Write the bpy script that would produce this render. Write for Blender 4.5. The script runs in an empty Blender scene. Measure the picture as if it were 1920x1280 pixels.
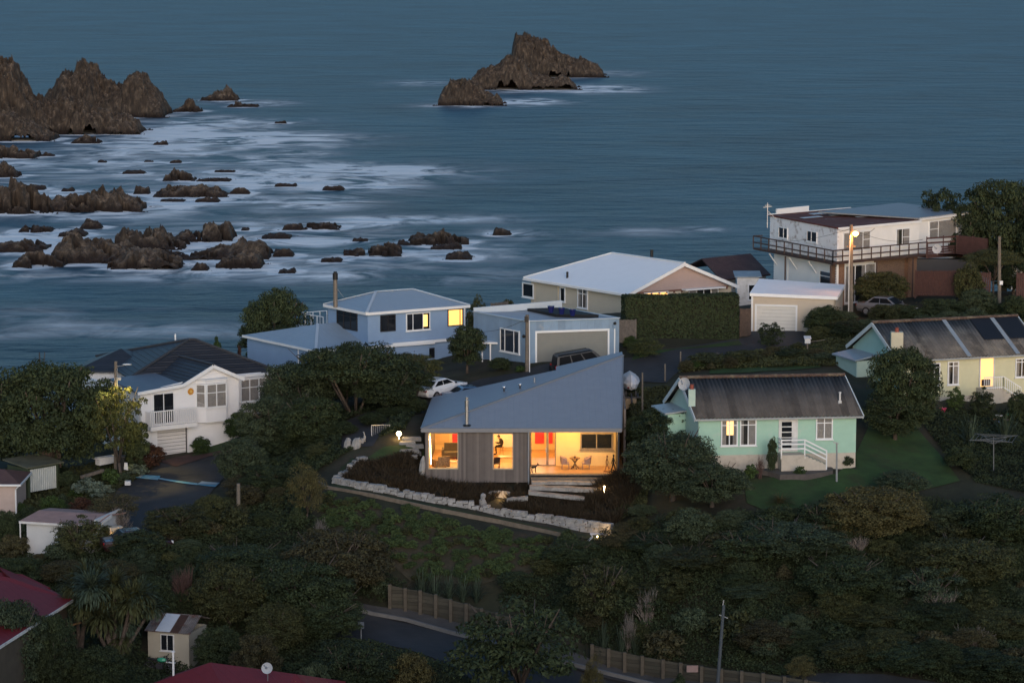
import bpy, bmesh, math, random
import numpy as np
from mathutils import Vector, Matrix
from mathutils.geometry import delaunay_2d_cdt

S = bpy.context.scene
COL = S.collection
R = math.radians
random.seed(7)

# ------------------------------------------------------------------ camera
F = 5444.0                       # focal length in photograph pixels (1920 wide)
PITCH = math.atan(750 / F)
CAMZ = 35.0
cp, sp = math.cos(PITCH), math.sin(PITCH)
cam_d = bpy.data.cameras.new('camera')
cam = bpy.data.objects.new('camera', cam_d)
COL.objects.link(cam)
cam.location = (0, 0, CAMZ)
cam.rotation_euler = (math.pi / 2 - PITCH, 0, 0)
cam_d.sensor_width = 36
cam_d.lens = F / 1920 * 36
cam_d.clip_start = 1
cam_d.clip_end = 60000
S.camera = cam

# ------------------------------------------------------------------ sky, afterglow, exposure
w = bpy.data.worlds.new('World')
S.world = w
w.use_nodes = True
nt = w.node_tree
sky = nt.nodes.new('ShaderNodeTexSky')
sky.sky_type = 'NISHITA'
sky.sun_disc = False
SUN_EL, SUN_AZ = R(7), R(172)     # low afterglow from behind the camera
sky.sun_elevation = SUN_EL
sky.sun_rotation = SUN_AZ
sky.ozone_density = 3.0
hsv = nt.nodes.new('ShaderNodeHueSaturation'); hsv.inputs['Saturation'].default_value = 1.0; hsv.inputs['Hue'].default_value = .497   # slight hue shift of the sky colour, saturation unchanged
nt.links.new(sky.outputs['Color'], hsv.inputs['Color'])
nt.links.new(hsv.outputs['Color'], nt.nodes['Background'].inputs['Color'])
nt.nodes['Background'].inputs['Strength'].default_value = 0.10
sd = bpy.data.lights.new('sun', 'SUN')
sd.energy = .62
sd.angle = R(35)
sd.color = (1.0, 0.86, 0.80)
sun = bpy.data.objects.new('sun', sd)
COL.objects.link(sun)
dirv = Vector((math.sin(SUN_AZ) * math.cos(SUN_EL), math.cos(SUN_AZ) * math.cos(SUN_EL), math.sin(SUN_EL + R(8))))
sun.rotation_euler = dirv.to_track_quat('Z', 'Y').to_euler()
vs = S.view_settings
vs.view_transform = 'Standard'
vs.look = 'None'
vs.gamma = 1
vs.exposure = 1.22
S.cycles.use_denoising = True
S.cycles.denoiser = 'OPENIMAGEDENOISE'
S.cycles.denoising_prefilter = 'ACCURATE'
S.cycles.denoising_input_passes = 'RGB_ALBEDO_NORMAL'
S.cycles.adaptive_threshold = .005
S.cycles.max_bounces = 6
S.cycles.transparent_max_bounces = 8
S.cycles.sample_clamp_indirect = 4

# ------------------------------------------------------------------ surveying helpers: picture point + distance -> place in the world
def ray(px, py):
    u = (px - 960) / F
    v = (py - 640) / F
    return Vector((u, cp - v * sp, -sp - v * cp))
def P(px, py, d):
    D = ray(px, py)
    t = d / D.y
    return Vector((D.x * t, d, CAMZ + D.z * t))
def Pz(px, py, z):
    D = ray(px, py)
    t = (z - CAMZ) / D.z
    return Vector((D.x * t, D.y * t, z))
def proj(p):
    x, y, z = p[0], p[1], p[2] - CAMZ
    f = y * cp - z * sp
    v = y * sp + z * cp
    return (960 + F * x / f, 640 - F * v / f)

# ------------------------------------------------------------------ custom properties
def tag(o, label, cat, group=None, kind=None):
    o['label'] = label
    o['category'] = cat
    if group: o['group'] = group
    if kind: o['kind'] = kind
    return o
ORG = {}
def thing(name, label, cat, loc=(0, 0, 0), rotz=0, group=None):
    o = bpy.data.objects.new(name, None)
    o.empty_display_size = 0.3
    COL.objects.link(o)
    o.location = loc
    o.rotation_euler = (0, 0, rotz)
    ORG[o.name] = Vector((0, 0, 0))
    return tag(o, label, cat, group)
def wthing(name, label, cat, loc, group=None):
    """a thing whose parts are given in world coordinates"""
    o = thing(name, label, cat, loc, 0, group)
    ORG[o.name] = Vector(loc)
    return o

# ------------------------------------------------------------------ mesh builder
class MB:
    def __init__(s):
        s.v = []; s.f = []; s.m = []; s.mi = 0; s.lap = None
    def add(s, verts, faces):
        b = len(s.v)
        s.v += [tuple(q) for q in verts]
        for f in faces:
            s.f.append([b + i for i in f]); s.m.append(s.mi)
        return s
    def poly(s, pts): return s.add(pts, [list(range(len(pts)))])
    def box(s, x0, x1, y0, y1, z0, z1):
        return s.hexa([(x0, y0, z0), (x1, y0, z0), (x1, y1, z0), (x0, y1, z0)], [(x0, y0, z1), (x1, y0, z1), (x1, y1, z1), (x0, y1, z1)])
    def hexa(s, lo, hi):
        return s.add(list(lo) + list(hi), [[3, 2, 1, 0], [4, 5, 6, 7], [0, 1, 5, 4], [1, 2, 6, 5], [2, 3, 7, 6], [3, 0, 4, 7]])
    def slab(s, pts, t):
        """planar polygon (top) with thickness t downwards"""
        n = len(pts)
        pts = [Vector(p) for p in pts]
        lo = [p - Vector((0, 0, t)) for p in pts]
        return s.add(pts + lo, [list(range(n)), list(range(2 * n - 1, n - 1, -1))] + [[i, n + i, n + (i + 1) % n, (i + 1) % n] for i in range(n)])
    def prism(s, pts2, z0, z1):
        return s.slab([(p[0], p[1], z1) for p in pts2], z1 - z0)
    def tube(s, pts, rad, n=8, cap=True):
        pts = [Vector(p) for p in pts]
        if not isinstance(rad, (list, tuple)): rad = [rad] * len(pts)
        vs_, fs = [], []
        prev = None
        for i, p in enumerate(pts):
            d = (pts[min(i + 1, len(pts) - 1)] - pts[max(i - 1, 0)]).normalized()
            if prev is None:
                a = d.orthogonal().normalized()
            else:
                a = prev - d * prev.dot(d)
                a = a.normalized() if a.length > 1e-5 else d.orthogonal().normalized()
            prev = a
            b = d.cross(a)
            for k in range(n):
                t = 2 * math.pi * k / n
                vs_.append(p + (a * math.cos(t) + b * math.sin(t)) * rad[i])
        for i in range(len(pts) - 1):
            for k in range(n):
                fs.append([i * n + k, i * n + (k + 1) % n, (i + 1) * n + (k + 1) % n, (i + 1) * n + k])
        if cap:
            fs.append(list(range(n - 1, -1, -1)))
            fs.append([(len(pts) - 1) * n + k for k in range(n)])
        return s.add(vs_, fs)
    def bar(s, a, b, wd, h=None, up=(0, 0, 1)):
        a = Vector(a); b = Vector(b); h = wd if h is None else h
        d = (b - a).normalized()
        upv = Vector(up)
        if abs(d.dot(upv)) > 0.99: upv = Vector((1, 0, 0))
        x = d.cross(upv).normalized() * wd / 2
        y = x.cross(d).normalized() * h / 2
        return s.hexa([a - x - y, a + x - y, a + x + y, a - x + y], [b - x - y, b + x - y, b + x + y, b - x + y])
    def ball(s, c, r, n=10, m=6, sq=(1, 1, 1)):
        c = Vector(c); vs_ = []; fs = []
        for j in range(m + 1):
            ph = math.pi * j / m
            for i in range(n):
                t = 2 * math.pi * i / n
                vs_.append(c + Vector((math.sin(ph) * math.cos(t) * sq[0], math.sin(ph) * math.sin(t) * sq[1], -math.cos(ph) * sq[2])) * r)
        for j in range(m):
            for i in range(n):
                fs.append([j * n + i, j * n + (i + 1) % n, (j + 1) * n + (i + 1) % n, (j + 1) * n + i])
        return s.add(vs_, fs)
    def lathe(s, c, prof, n=14):
        c = Vector(c); vs_ = []; fs = []
        for r, z in prof:
            for i in range(n):
                t = 2 * math.pi * i / n
                vs_.append(c + Vector((r * math.cos(t), r * math.sin(t), z)))
        for j in range(len(prof) - 1):
            for i in range(n):
                fs.append([j * n + i, j * n + (i + 1) % n, (j + 1) * n + (i + 1) % n, (j + 1) * n + i])
        fs.append(list(range(n - 1, -1, -1))); fs.append([(len(prof) - 1) * n + i for i in range(n)])
        return s.add(vs_, fs)
    def loft(s, rings, cap=True):
        n = len(rings[0]); vs_ = [q for r_ in rings for q in r_]; fs = []
        for j in range(len(rings) - 1):
            for i in range(n):
                fs.append([j * n + i, j * n + (i + 1) % n, (j + 1) * n + (i + 1) % n, (j + 1) * n + i])
        if cap:
            fs.append(list(range(n - 1, -1, -1))); fs.append([(len(rings) - 1) * n + i for i in range(n)])
        return s.add(vs_, fs)
    def corr(s, p00, p10, p11, p01, pitch=0.25, amp=0.03, t=0.02):
        """corrugated sheet: corrugations run from edge p00-p10 (eave) to edge p01-p11 (ridge)"""
        p00, p10, p11, p01 = map(Vector, (p00, p10, p11, p01))
        nrm = (p10 - p00).cross(p01 - p00).normalized()
        if nrm.z < 0: nrm = -nrm
        L = (p10 - p00).length
        n = max(4, int(L / pitch) * 6)
        vs_ = []
        for i in range(n + 1):
            u = i / n
            o = nrm * amp * math.cos(2 * math.pi * u * L / pitch)
            a = p00.lerp(p10, u) + o; b = p01.lerp(p11, u) + o
            vs_ += [a, b, a - nrm * t, b - nrm * t]
        fs = []
        for i in range(n):
            k = 4 * i
            fs += [[k, k + 4, k + 5, k + 1], [k + 2, k + 3, k + 7, k + 6], [k, k + 2, k + 6, k + 4], [k + 1, k + 5, k + 7, k + 3]]
        fs += [[0, 1, 3, 2], [4 * n, 4 * n + 2, 4 * n + 3, 4 * n + 1]]
        return s.add(vs_, fs)
    def build(s, name, mats, parent=None, smooth=False, world=True, loc=None):
        off = Vector((0, 0, 0))
        if parent is not None and world: off = ORG[parent.name]
        if loc is not None: off = Vector(loc)
        me = bpy.data.meshes.new(name)
        me.from_pydata([(a - off.x, b - off.y, c - off.z) for a, b, c in s.v], [], s.f)
        if not isinstance(mats, (list, tuple)): mats = [mats]
        for m in mats: me.materials.append(m)
        if len(mats) > 1: me.polygons.foreach_set('material_index', s.m)
        bm = bmesh.new(); bm.from_mesh(me); bmesh.ops.recalc_face_normals(bm, faces=bm.faces); bm.to_mesh(me); bm.free()
        if smooth: me.polygons.foreach_set('use_smooth', [True] * len(me.polygons))
        me.update()
        o = bpy.data.objects.new(name, me)
        COL.objects.link(o)
        if parent is not None:
            o.parent = parent
            ORG[o.name] = ORG[parent.name]
        else:
            o.location = off
            ORG[o.name] = off
        return o

class Face:
    """a vertical wall plane seen left (a) to right (b); z0 its foot"""
    def __init__(s, a, b, z0, z1):
        s.a = Vector((a[0], a[1])); s.b = Vector((b[0], b[1]))
        s.L = (s.b - s.a).length
        s.e = (s.b - s.a) / s.L
        s.n = Vector((s.e.y, -s.e.x))
        s.z0 = z0; s.z1 = z1
    def pt(s, q, z, o=0.0):
        k = s.a + s.e * q + s.n * o
        return Vector((k.x, k.y, z))
    def on(s, px, py):
        D = ray(px, py)
        t = (s.a.x * s.n.x + s.a.y * s.n.y) / (D.x * s.n.x + D.y * s.n.y)
        p = Vector((D.x * t, D.y * t))
        return (p - s.a).dot(s.e), CAMZ + D.z * t
    def rect(s, x0, x1, y0, y1):
        ym = (y0 + y1) / 2; xm = (x0 + x1) / 2
        return s.on(x0, ym)[0], s.on(x1, ym)[0], s.on(xm, y1)[1], s.on(xm, y0)[1]
    def box(s, mb, q0, q1, z0, z1, o0, o1):
        lo = [s.pt(q0, z0, o1), s.pt(q1, z0, o1), s.pt(q1, z0, o0), s.pt(q0, z0, o0)]
        hi = [s.pt(q0, z1, o1), s.pt(q1, z1, o1), s.pt(q1, z1, o0), s.pt(q0, z1, o0)]
        return mb.hexa(lo, hi)
    def wall(s, mb, q0, q1, z0, z1, holes=(), th=0.15):
        qs = sorted({q0, q1, *[h[0] for h in holes], *[h[1] for h in holes]})
        zs = sorted({z0, z1, *[h[2] for h in holes], *[h[3] for h in holes]})
        for i in range(len(qs) - 1):
            for j in range(len(zs) - 1):
                qc = (qs[i] + qs[i + 1]) / 2; zc = (zs[j] + zs[j + 1]) / 2
                if not any(h[0] < qc < h[1] and h[2] < zc < h[3] for h in holes):
                    s.box(mb, qs[i], qs[i + 1], zs[j], zs[j + 1], -th, 0)
                    if mb.lap:                       # real lapped boards: each one a thin wedge proud of the wall
                        k = math.floor(zs[j] / mb.lap)
                        while k * mb.lap < zs[j + 1]:
                            a, b = max(k * mb.lap, zs[j]), min((k + 1) * mb.lap, zs[j + 1]); k += 1
                            if b - a > .03:
                                lo = [s.pt(qs[i], a, .036), s.pt(qs[i + 1], a, .036), s.pt(qs[i + 1], a, .001), s.pt(qs[i], a, .001)]
                                hi = [s.pt(qs[i], b, .004), s.pt(qs[i + 1], b, .004), s.pt(qs[i + 1], b, .001), s.pt(qs[i], b, .001)]
                                mb.hexa(lo, hi)

# ------------------------------------------------------------------ materials
MATS = {}
def nm(name):
    m = bpy.data.materials.new(name); m.use_nodes = True
    t = m.node_tree
    return m, t, t.nodes, t.links, t.nodes['Principled BSDF']
def M(name, col, rough=.65, var=.18, scale=1.5, metal=0.0, bump=0.0, bscale=20, spec=.35, dirt=None, dscale=.7, damt=.5):
    if name in MATS: return MATS[name]
    m, t, N, L, B = nm(name)
    B.inputs['Roughness'].default_value = rough
    B.inputs['Metallic'].default_value = metal
    B.inputs['Specular IOR Level'].default_value = spec
    tc = N.new('ShaderNodeTexCoord')
    n1 = N.new('ShaderNodeTexNoise'); n1.inputs['Scale'].default_value = scale; n1.inputs['Detail'].default_value = 8; n1.inputs['Roughness'].default_value = .65
    L.new(tc.outputs['Object'], n1.inputs['Vector'])
    rp = N.new('ShaderNodeValToRGB')
    rp.color_ramp.elements[0].position = .3; rp.color_ramp.elements[1].position = .72
    rp.color_ramp.elements[0].color = (*[c * (1 - var) for c in col], 1)
    rp.color_ramp.elements[1].color = (*[min(1, c * (1 + var)) for c in col], 1)
    L.new(n1.outputs['Fac'], rp.inputs['Fac'])
    out = rp.outputs['Color']
    if dirt:
        n2 = N.new('ShaderNodeTexNoise'); n2.inputs['Scale'].default_value = dscale; n2.inputs['Detail'].default_value = 10; n2.inputs['Roughness'].default_value = .7
        L.new(tc.outputs['Object'], n2.inputs['Vector'])
        r2 = N.new('ShaderNodeValToRGB'); r2.color_ramp.elements[0].position = .62 - damt * .25; r2.color_ramp.elements[1].position = .74 - damt * .12
        L.new(n2.outputs['Fac'], r2.inputs['Fac'])
        mx = N.new('ShaderNodeMixRGB'); mx.inputs[2].default_value = (*dirt, 1)
        L.new(r2.outputs['Color'], mx.inputs[0]); L.new(out, mx.inputs[1])
        out = mx.outputs[0]
    L.new(out, B.inputs['Base Color'])
    if bump:
        n3 = N.new('ShaderNodeTexNoise'); n3.inputs['Scale'].default_value = bscale; n3.inputs['Detail'].default_value = 6
        L.new(tc.outputs['Object'], n3.inputs['Vector'])
        b = N.new('ShaderNodeBump'); b.inputs['Strength'].default_value = bump; b.inputs['Distance'].default_value = .05
        L.new(n3.outputs['Fac'], b.inputs['Height']); L.new(b.outputs['Normal'], B.inputs['Normal'])
    MATS[name] = m
    return m
def RIB(name, col, axis=(0, 0, 1), pitch=.2, kind='lap', rough=.6, var=.12, pervar=.0, strength=.6, dist=.03, spec=.35, metal=0.0, dirt=None, dscale=.5, damt=.4):
    """boards, ribs or courses at a pitch along an axis (object space): lap = weatherboard, rib = standing seam, groove = board joints"""
    if name in MATS: return MATS[name]
    m, t, N, L, B = nm(name)
    B.inputs['Roughness'].default_value = rough; B.inputs['Specular IOR Level'].default_value = spec; B.inputs['Metallic'].default_value = metal
    tc = N.new('ShaderNodeTexCoord')
    dt = N.new('ShaderNodeVectorMath'); dt.operation = 'DOT_PRODUCT'; dt.inputs[1].default_value = Vector(axis) / pitch
    L.new(tc.outputs['Object'], dt.inputs[0])
    fr = N.new('ShaderNodeMath'); fr.operation = 'FRACT'; L.new(dt.outputs['Value'], fr.inputs[0])
    rp = N.new('ShaderNodeValToRGB')
    E = rp.color_ramp.elements
    if kind == 'lap':
        E[0].position = 0; E[0].color = (1, 1, 1, 1); E[1].position = .93; E[1].color = (.25, .25, .25, 1)
        e = E.new(.985); e.color = (0, 0, 0, 1)
    elif kind == 'rib':
        E[0].position = .0; E[0].color = (0, 0, 0, 1); E[1].position = 1; E[1].color = (0, 0, 0, 1)
        for p_, c_ in ((.40, 0), (.45, 1), (.55, 1), (.60, 0)):
            e = E.new(p_); e.color = (c_, c_, c_, 1)
    else:
        E[0].position = 0; E[0].color = (0, 0, 0, 1); E[1].position = .08; E[1].color = (1, 1, 1, 1)
        e = E.new(.92); e.color = (1, 1, 1, 1); e = E.new(1.0); e.color = (0, 0, 0, 1)
    L.new(fr.outputs[0], rp.inputs['Fac'])
    b = N.new('ShaderNodeBump'); b.inputs['Strength'].default_value = strength; b.inputs['Distance'].default_value = dist
    L.new(rp.outputs['Color'], b.inputs['Height']); L.new(b.outputs['Normal'], B.inputs['Normal'])
    n1 = N.new('ShaderNodeTexNoise'); n1.inputs['Scale'].default_value = 1.2; n1.inputs['Detail'].default_value = 8; n1.inputs['Roughness'].default_value = .7
    L.new(tc.outputs['Object'], n1.inputs['Vector'])
    fac = n1.outputs['Fac']
    if pervar:
        fl = N.new('ShaderNodeMath'); fl.operation = 'FLOOR'; L.new(dt.outputs['Value'], fl.inputs[0])
        wn = N.new('ShaderNodeTexWhiteNoise'); wn.noise_dimensions = '1D'; L.new(fl.outputs[0], wn.inputs['W'])
        mx = N.new('ShaderNodeMixRGB'); mx.inputs[0].default_value = pervar
        L.new(fac, mx.inputs[1]); L.new(wn.outputs['Value'], mx.inputs[2]); fac = mx.outputs[0]
    r2 = N.new('ShaderNodeValToRGB'); r2.color_ramp.elements[0].position = .25; r2.color_ramp.elements[1].position = .75
    r2.color_ramp.elements[0].color = (*[c * (1 - var) for c in col], 1); r2.color_ramp.elements[1].color = (*[min(1, c * (1 + var)) for c in col], 1)
    L.new(fac, r2.inputs['Fac'])
    out = r2.outputs['Color']
    if dirt:
        n2 = N.new('ShaderNodeTexNoise'); n2.inputs['Scale'].default_value = dscale; n2.inputs['Detail'].default_value = 10; n2.inputs['Roughness'].default_value = .72
        mp = N.new('ShaderNodeMapping'); mp.inputs['Location'].default_value = (3.1, 7.7, 1.3)
        L.new(tc.outputs['Object'], mp.inputs['Vector']); L.new(mp.outputs['Vector'], n2.inputs['Vector'])
        r3 = N.new('ShaderNodeValToRGB'); r3.color_ramp.elements[0].position = .66 - damt * .3; r3.color_ramp.elements[1].position = .76 - damt * .15
        L.new(n2.outputs['Fac'], r3.inputs['Fac'])
        mx = N.new('ShaderNodeMixRGB'); mx.inputs[2].default_value = (*dirt, 1)
        L.new(r3.outputs['Color'], mx.inputs[0]); L.new(out, mx.inputs[1]); out = mx.outputs[0]
    L.new(out, B.inputs['Base Color'])
    MATS[name] = m
    return m
def EMI(name, col, st):
    if name in MATS: return MATS[name]
    m, t, N, L, B = nm(name)
    B.inputs['Base Color'].default_value = (*col, 1)
    B.inputs['Emission Color'].default_value = (*col, 1)
    B.inputs['Emission Strength'].default_value = st
    MATS[name] = m
    return m
def glass_dark():
    m, t, N, L, B = nm('dark_window_glass')
    B.inputs['Base Color'].default_value = (.012, .014, .018, 1)
    B.inputs['Roughness'].default_value = .06
    B.inputs['Specular IOR Level'].default_value = .6
    return m
def glass_clear(name='clear_window_glass', refl=.12):
    m, t, N, L, B = nm(name)
    out = N['Material Output']
    tr = N.new('ShaderNodeBsdfTransparent'); gl = N.new('ShaderNodeBsdfGlossy'); gl.inputs['Roughness'].default_value = .03
    mx = N.new('ShaderNodeMixShader'); mx.inputs[0].default_value = refl
    L.new(tr.outputs[0], mx.inputs[1]); L.new(gl.outputs[0], mx.inputs[2]); L.new(mx.outputs[0], out.inputs['Surface'])
    return m
GD = glass_dark()
GC = glass_clear()
WHITE = M('white_paint', (.72, .71, .70), .5, .06, 3)
WHITE2 = M('weathered_white_paint', (.60, .59, .58), .6, .15, 2, dirt=(.35, .33, .30), dscale=1.2, damt=.2)
DKWOOD = M('dark_stained_timber', (.055, .032, .026), .7, .3, 3, bump=.2)
GREYWOOD = M('grey_weathered_timber', (.17, .145, .12), .8, .3, 4, bump=.3)
BLACK = M('black_paint', (.012, .012, .013), .5, .2, 4)
STEEL = M('stainless_steel', (.55, .55, .56), .3, .1, 3, metal=.9)
GALV = M('galvanised_steel', (.33, .34, .36), .45, .15, 4, metal=.6)
CURT = M('pale_curtain_fabric', (.33, .31, .29), .9, .15, 3)
CONC = M('concrete', (.26, .25, .24), .85, .2, 2, bump=.3, dirt=(.12, .115, .10), dscale=.8, damt=.5)
ASPH = M('asphalt', (.036, .037, .041), .85, .3, .5, bump=.3, bscale=30, dirt=(.052, .050, .050), dscale=.18, damt=.6)

def light(kind, loc, energy, col=(1, .62, .26), size=.15, **k):
    ld = bpy.data.lights.new('lamp_light', kind); ld.energy = energy; ld.color = col
    if kind == 'AREA': ld.size = size
    else: ld.shadow_soft_size = size
    for a_, b_ in k.items(): setattr(ld, a_, b_)
    o = bpy.data.objects.new('lamp_light', ld); COL.objects.link(o); o.location = loc
    return o

# ------------------------------------------------------------------ noise
def vnoise(x, y, seed=0):
    xi = np.floor(x).astype(np.int64); yi = np.floor(y).astype(np.int64)
    xf = x - xi; yf = y - yi
    def h(a, b):
        n = (a * 374761393 + b * 668265263 + seed * 982451653) & 0x7fffffff
        n = ((n ^ (n >> 13)) * 1274126177) & 0x7fffffff
        return ((n ^ (n >> 16)) & 0xffff) / 65535.0
    u = xf * xf * (3 - 2 * xf); v = yf * yf * (3 - 2 * yf)
    return (h(xi, yi) * (1 - u) + h(xi + 1, yi) * u) * (1 - v) + (h(xi, yi + 1) * (1 - u) + h(xi + 1, yi + 1) * u) * v
def fbm(x, y, seed=0, oct=4):
    s_ = 0; a = .5
    for i in range(oct):
        s_ = s_ + a * vnoise(x * 2 ** i, y * 2 ** i, seed + i * 17); a *= .5
    return s_
def worley(x, y, seed=0):
    """random value of the nearest jittered cell: blocky facets"""
    xi = np.floor(x); yi = np.floor(y); best = np.full(x.shape, 1e9); val = np.zeros(x.shape)
    for dx in (-1, 0, 1):
        for dy in (-1, 0, 1):
            cx, cy = xi + dx, yi + dy
            h = np.sin(cx * 127.1 + cy * 311.7 + seed * 17.3) * 43758.5453; h = h - np.floor(h)
            k = np.sin(cx * 269.5 + cy * 183.3 + seed * 7.9) * 28001.83; k = k - np.floor(k)
            d = (cx + h - x) ** 2 + (cy + k - y) ** 2
            m = d < best; best = np.where(m, d, best); val = np.where(m, np.abs(h * 7.31 + k * 3.7) % 1.0, val)
    return val
def ridged(x, y, seed=0, oct=4):
    s_ = 0; a = .5
    for i in range(oct):
        s_ = s_ + a * (1 - np.abs(2 * vnoise(x * 2 ** i, y * 2 ** i, seed + i * 29) - 1)); a *= .5
    return s_
# ------------------------------------------------------------------ terrain
SEA = -15.0
CTRL = [(325, 856, 202.3), (250, 905, 195), (410, 905, 196), (230, 965, 185), (330, 970, 184), (100, 935, 193), (30, 1000, 184), (20, 1080, 175), (50, 1050, 178), (300, 1060, 173), (450, 1000, 180), (560, 930, 186),
        (320, 1250, 165), (200, 1280, 160), (630, 908, 187), (1145, 1000, 180), (890, 950, 184), (980, 918, 188), (610, 915, 185.3), (830, 960, 181), (1050, 1005, 177.5), (700, 1080, 175), (900, 1090, 174), (600, 1040, 178),
        (800, 1175, 170.5), (720, 1150, 172.5), (820, 1225, 165), (1150, 1258, 166), (1290, 1282, 164), (900, 1175, 170.7), (700, 1205, 166.5),
        (830, 745, 205), (870, 725, 207.5), (884, 764, 204.2), (850, 762, 204), (920, 756, 204.4), (1015, 700, 207), (1150, 690, 209), (1220, 690, 209), (1290, 670, 212), (1440, 650, 216), (1440, 628, 219), (715, 790, 195.5), (690, 830, 192), (700, 765, 201), (800, 695, 215), (470, 705, 214),
        (440, 835, 205), (500, 815, 205.5), (1280, 635, 217), (1250, 660, 213), (1470, 565, 228), (1590, 590, 223), (1660, 580, 224), (1800, 560, 227), (1700, 612, 218), (1100, 590, 226), (1650, 640, 212),
        (1185, 755, 202), (1205, 775, 199), (1190, 885, 188), (1230, 960, 180), (1290, 700, 206), (1430, 690, 207), (1450, 885, 184.5), (1590, 862, 186.5), (1500, 920, 181), (1480, 960, 177.5), (1750, 900, 185), (1750, 850, 190), (1850, 762, 201), (1800, 775, 199),
        (1300, 1100, 170), (1600, 1100, 170), (1900, 1100, 172), (1600, 1290, 158), (1900, 1290, 158), (1650, 740, 199), (1900, 930, 183), (1700, 1000, 177)]
XYZ = [tuple(P(*c)) for c in CTRL]
XYZ += [(-60, 190, -3), (-60, 165, -6), (60, 190, 1.5), (60, 165, -4), (60, 215, 6), (-60, 210, -3), (-38, 225, -4), (-60, 240, -12), (-38, 245, -14), (-15, 238, -4), (10, 246, -2), (40, 250, 3), (60, 250, 2), (-15, 258, -17), (10, 265, -16), (35, 272, -15), (60, 272, -15),
        (-60, 280, -22), (0, 290, -22), (60, 290, -22), (-30, 300, -22), (30, 305, -22), (-60, 140, -9), (0, 145, -9.5), (60, 140, -9), (-60, 110, -4), (0, 115, -5), (60, 110, -4), (-60, 70, 6), (0, 70, 6), (60, 70, 6), (-30, 128, -9), (30, 128, -9)]
XYZ = np.array(XYZ)
def _mq(a, b): return np.sqrt(((a[:, None, :] - b[None, :, :]) ** 2).sum(-1) + 9.0)
_A = _mq(XYZ[:, :2], XYZ[:, :2]); _n = len(XYZ)
_K = np.zeros((_n + 1, _n + 1)); _K[:_n, :_n] = _A; _K[:_n, _n] = 1; _K[_n, :_n] = 1
_W = np.linalg.solve(_K + np.diag([-.3] * _n + [0]), np.append(XYZ[:, 2], 0))
TX = np.arange(-60, 60.01, .75); TY = np.arange(62, 306, .75)
_gx, _gy = np.meshgrid(TX, TY)
_q = np.stack([_gx.ravel(), _gy.ravel()], 1)
TZ = np.concatenate([_mq(_q[i:i + 8000], XYZ[:, :2]) @ _W[:_n] + _W[_n] for i in range(0, len(_q), 8000)]).reshape(_gx.shape)
TZ += (fbm(_gx / 3.0, _gy / 3.0, 3) - .5) * .22
PADS = []
def inpoly(x, y, poly):
    r_ = np.zeros(x.shape, bool); n = len(poly)
    for i in range(n):
        x0, y0 = poly[i][0], poly[i][1]; x1, y1 = poly[(i + 1) % n][0], poly[(i + 1) % n][1]
        c = ((y0 > y) != (y1 > y)) & (x < (x1 - x0) * (y - y0) / (y1 - y0 + 1e-12) + x0)
        r_ ^= c
    return r_
def pad(poly, z, grow=.6):
    c = sum((Vector((p[0], p[1])) for p in poly), Vector((0, 0))) / len(poly)
    pl = []
    for p in poly:
        d = Vector((p[0], p[1])) - c
        pl.append(tuple(c + d * (1 + grow / d.length)))
    m = inpoly(_gx, _gy, pl)
    TZ[m] = np.minimum(TZ[m], z)
def ground(x, y):
    i = min(max((x - TX[0]) / .75, 0), len(TX) - 1.001); j = min(max((y - TY[0]) / .75, 0), len(TY) - 1.001)
    a, b = int(i), int(j); u, v = i - a, j - b
    return float((TZ[b, a] * (1 - u) + TZ[b, a + 1] * u) * (1 - v) + (TZ[b + 1, a] * (1 - u) + TZ[b + 1, a + 1] * u) * v)
def G(px, py, d0=130):
    D = ray(px, py); d = d0
    while d < 300:
        t = d / D.y
        if CAMZ + D.z * t < ground(D.x * t, d): return Vector((D.x * t, d, ground(D.x * t, d)))
        d += .25
    return P(px, py, 200)
def gp(px, d):
    """ground point at picture column px and distance d"""
    x = (px - 960) / F * d * 1.0
    for _ in range(3):
        z = ground(x, d); f = d * cp - (z - CAMZ) * sp; x = (px - 960) / F * f
    return Vector((x, d, ground(x, d)))

def drape(name, pts, mat, off=.06, res=.6, label=None, cat=None, kind='structure', zf=None):
    """a sheet that follows the ground inside a polygon of world points"""
    poly = [Vector((p[0], p[1])) for p in pts]
    # densify the outline
    out = []
    for i, p in enumerate(poly):
        q = poly[(i + 1) % len(poly)]; n = max(1, int((q - p).length / res))
        out += [p.lerp(q, k / n) for k in range(n)]
    xs = [p.x for p in out]; ys = [p.y for p in out]
    gx, gy = np.meshgrid(np.arange(min(xs), max(xs), res), np.arange(min(ys), max(ys), res))
    m = inpoly(gx, gy, [tuple(p) for p in poly])
    inner = [Vector((a, b)) for a, b in zip(gx[m], gy[m])]
    n = len(out)
    v, e, f, *_ = delaunay_2d_cdt(out + inner, [(i, (i + 1) % n) for i in range(n)], [], 1, .01)
    mb = MB()
    mb.add([(p.x, p.y, (zf or ground)(p.x, p.y) + off) for p in v], [list(q) for q in f])
    o = mb.build(name, mat)
    if kind: o['kind'] = kind
    if label: tag(o, label, cat)
    return o

def smooth_region(pts, k=1.0, it=30):
    """grade the ground inside a polygon smooth (roads)"""
    global TZ
    m = inpoly(_gx, _gy, [(p[0], p[1]) for p in pts])
    for _ in range(it):
        av = (np.roll(TZ, 1, 0) + np.roll(TZ, -1, 0) + np.roll(TZ, 1, 1) + np.roll(TZ, -1, 1)) / 4
        TZ = np.where(m, av, TZ)
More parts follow.
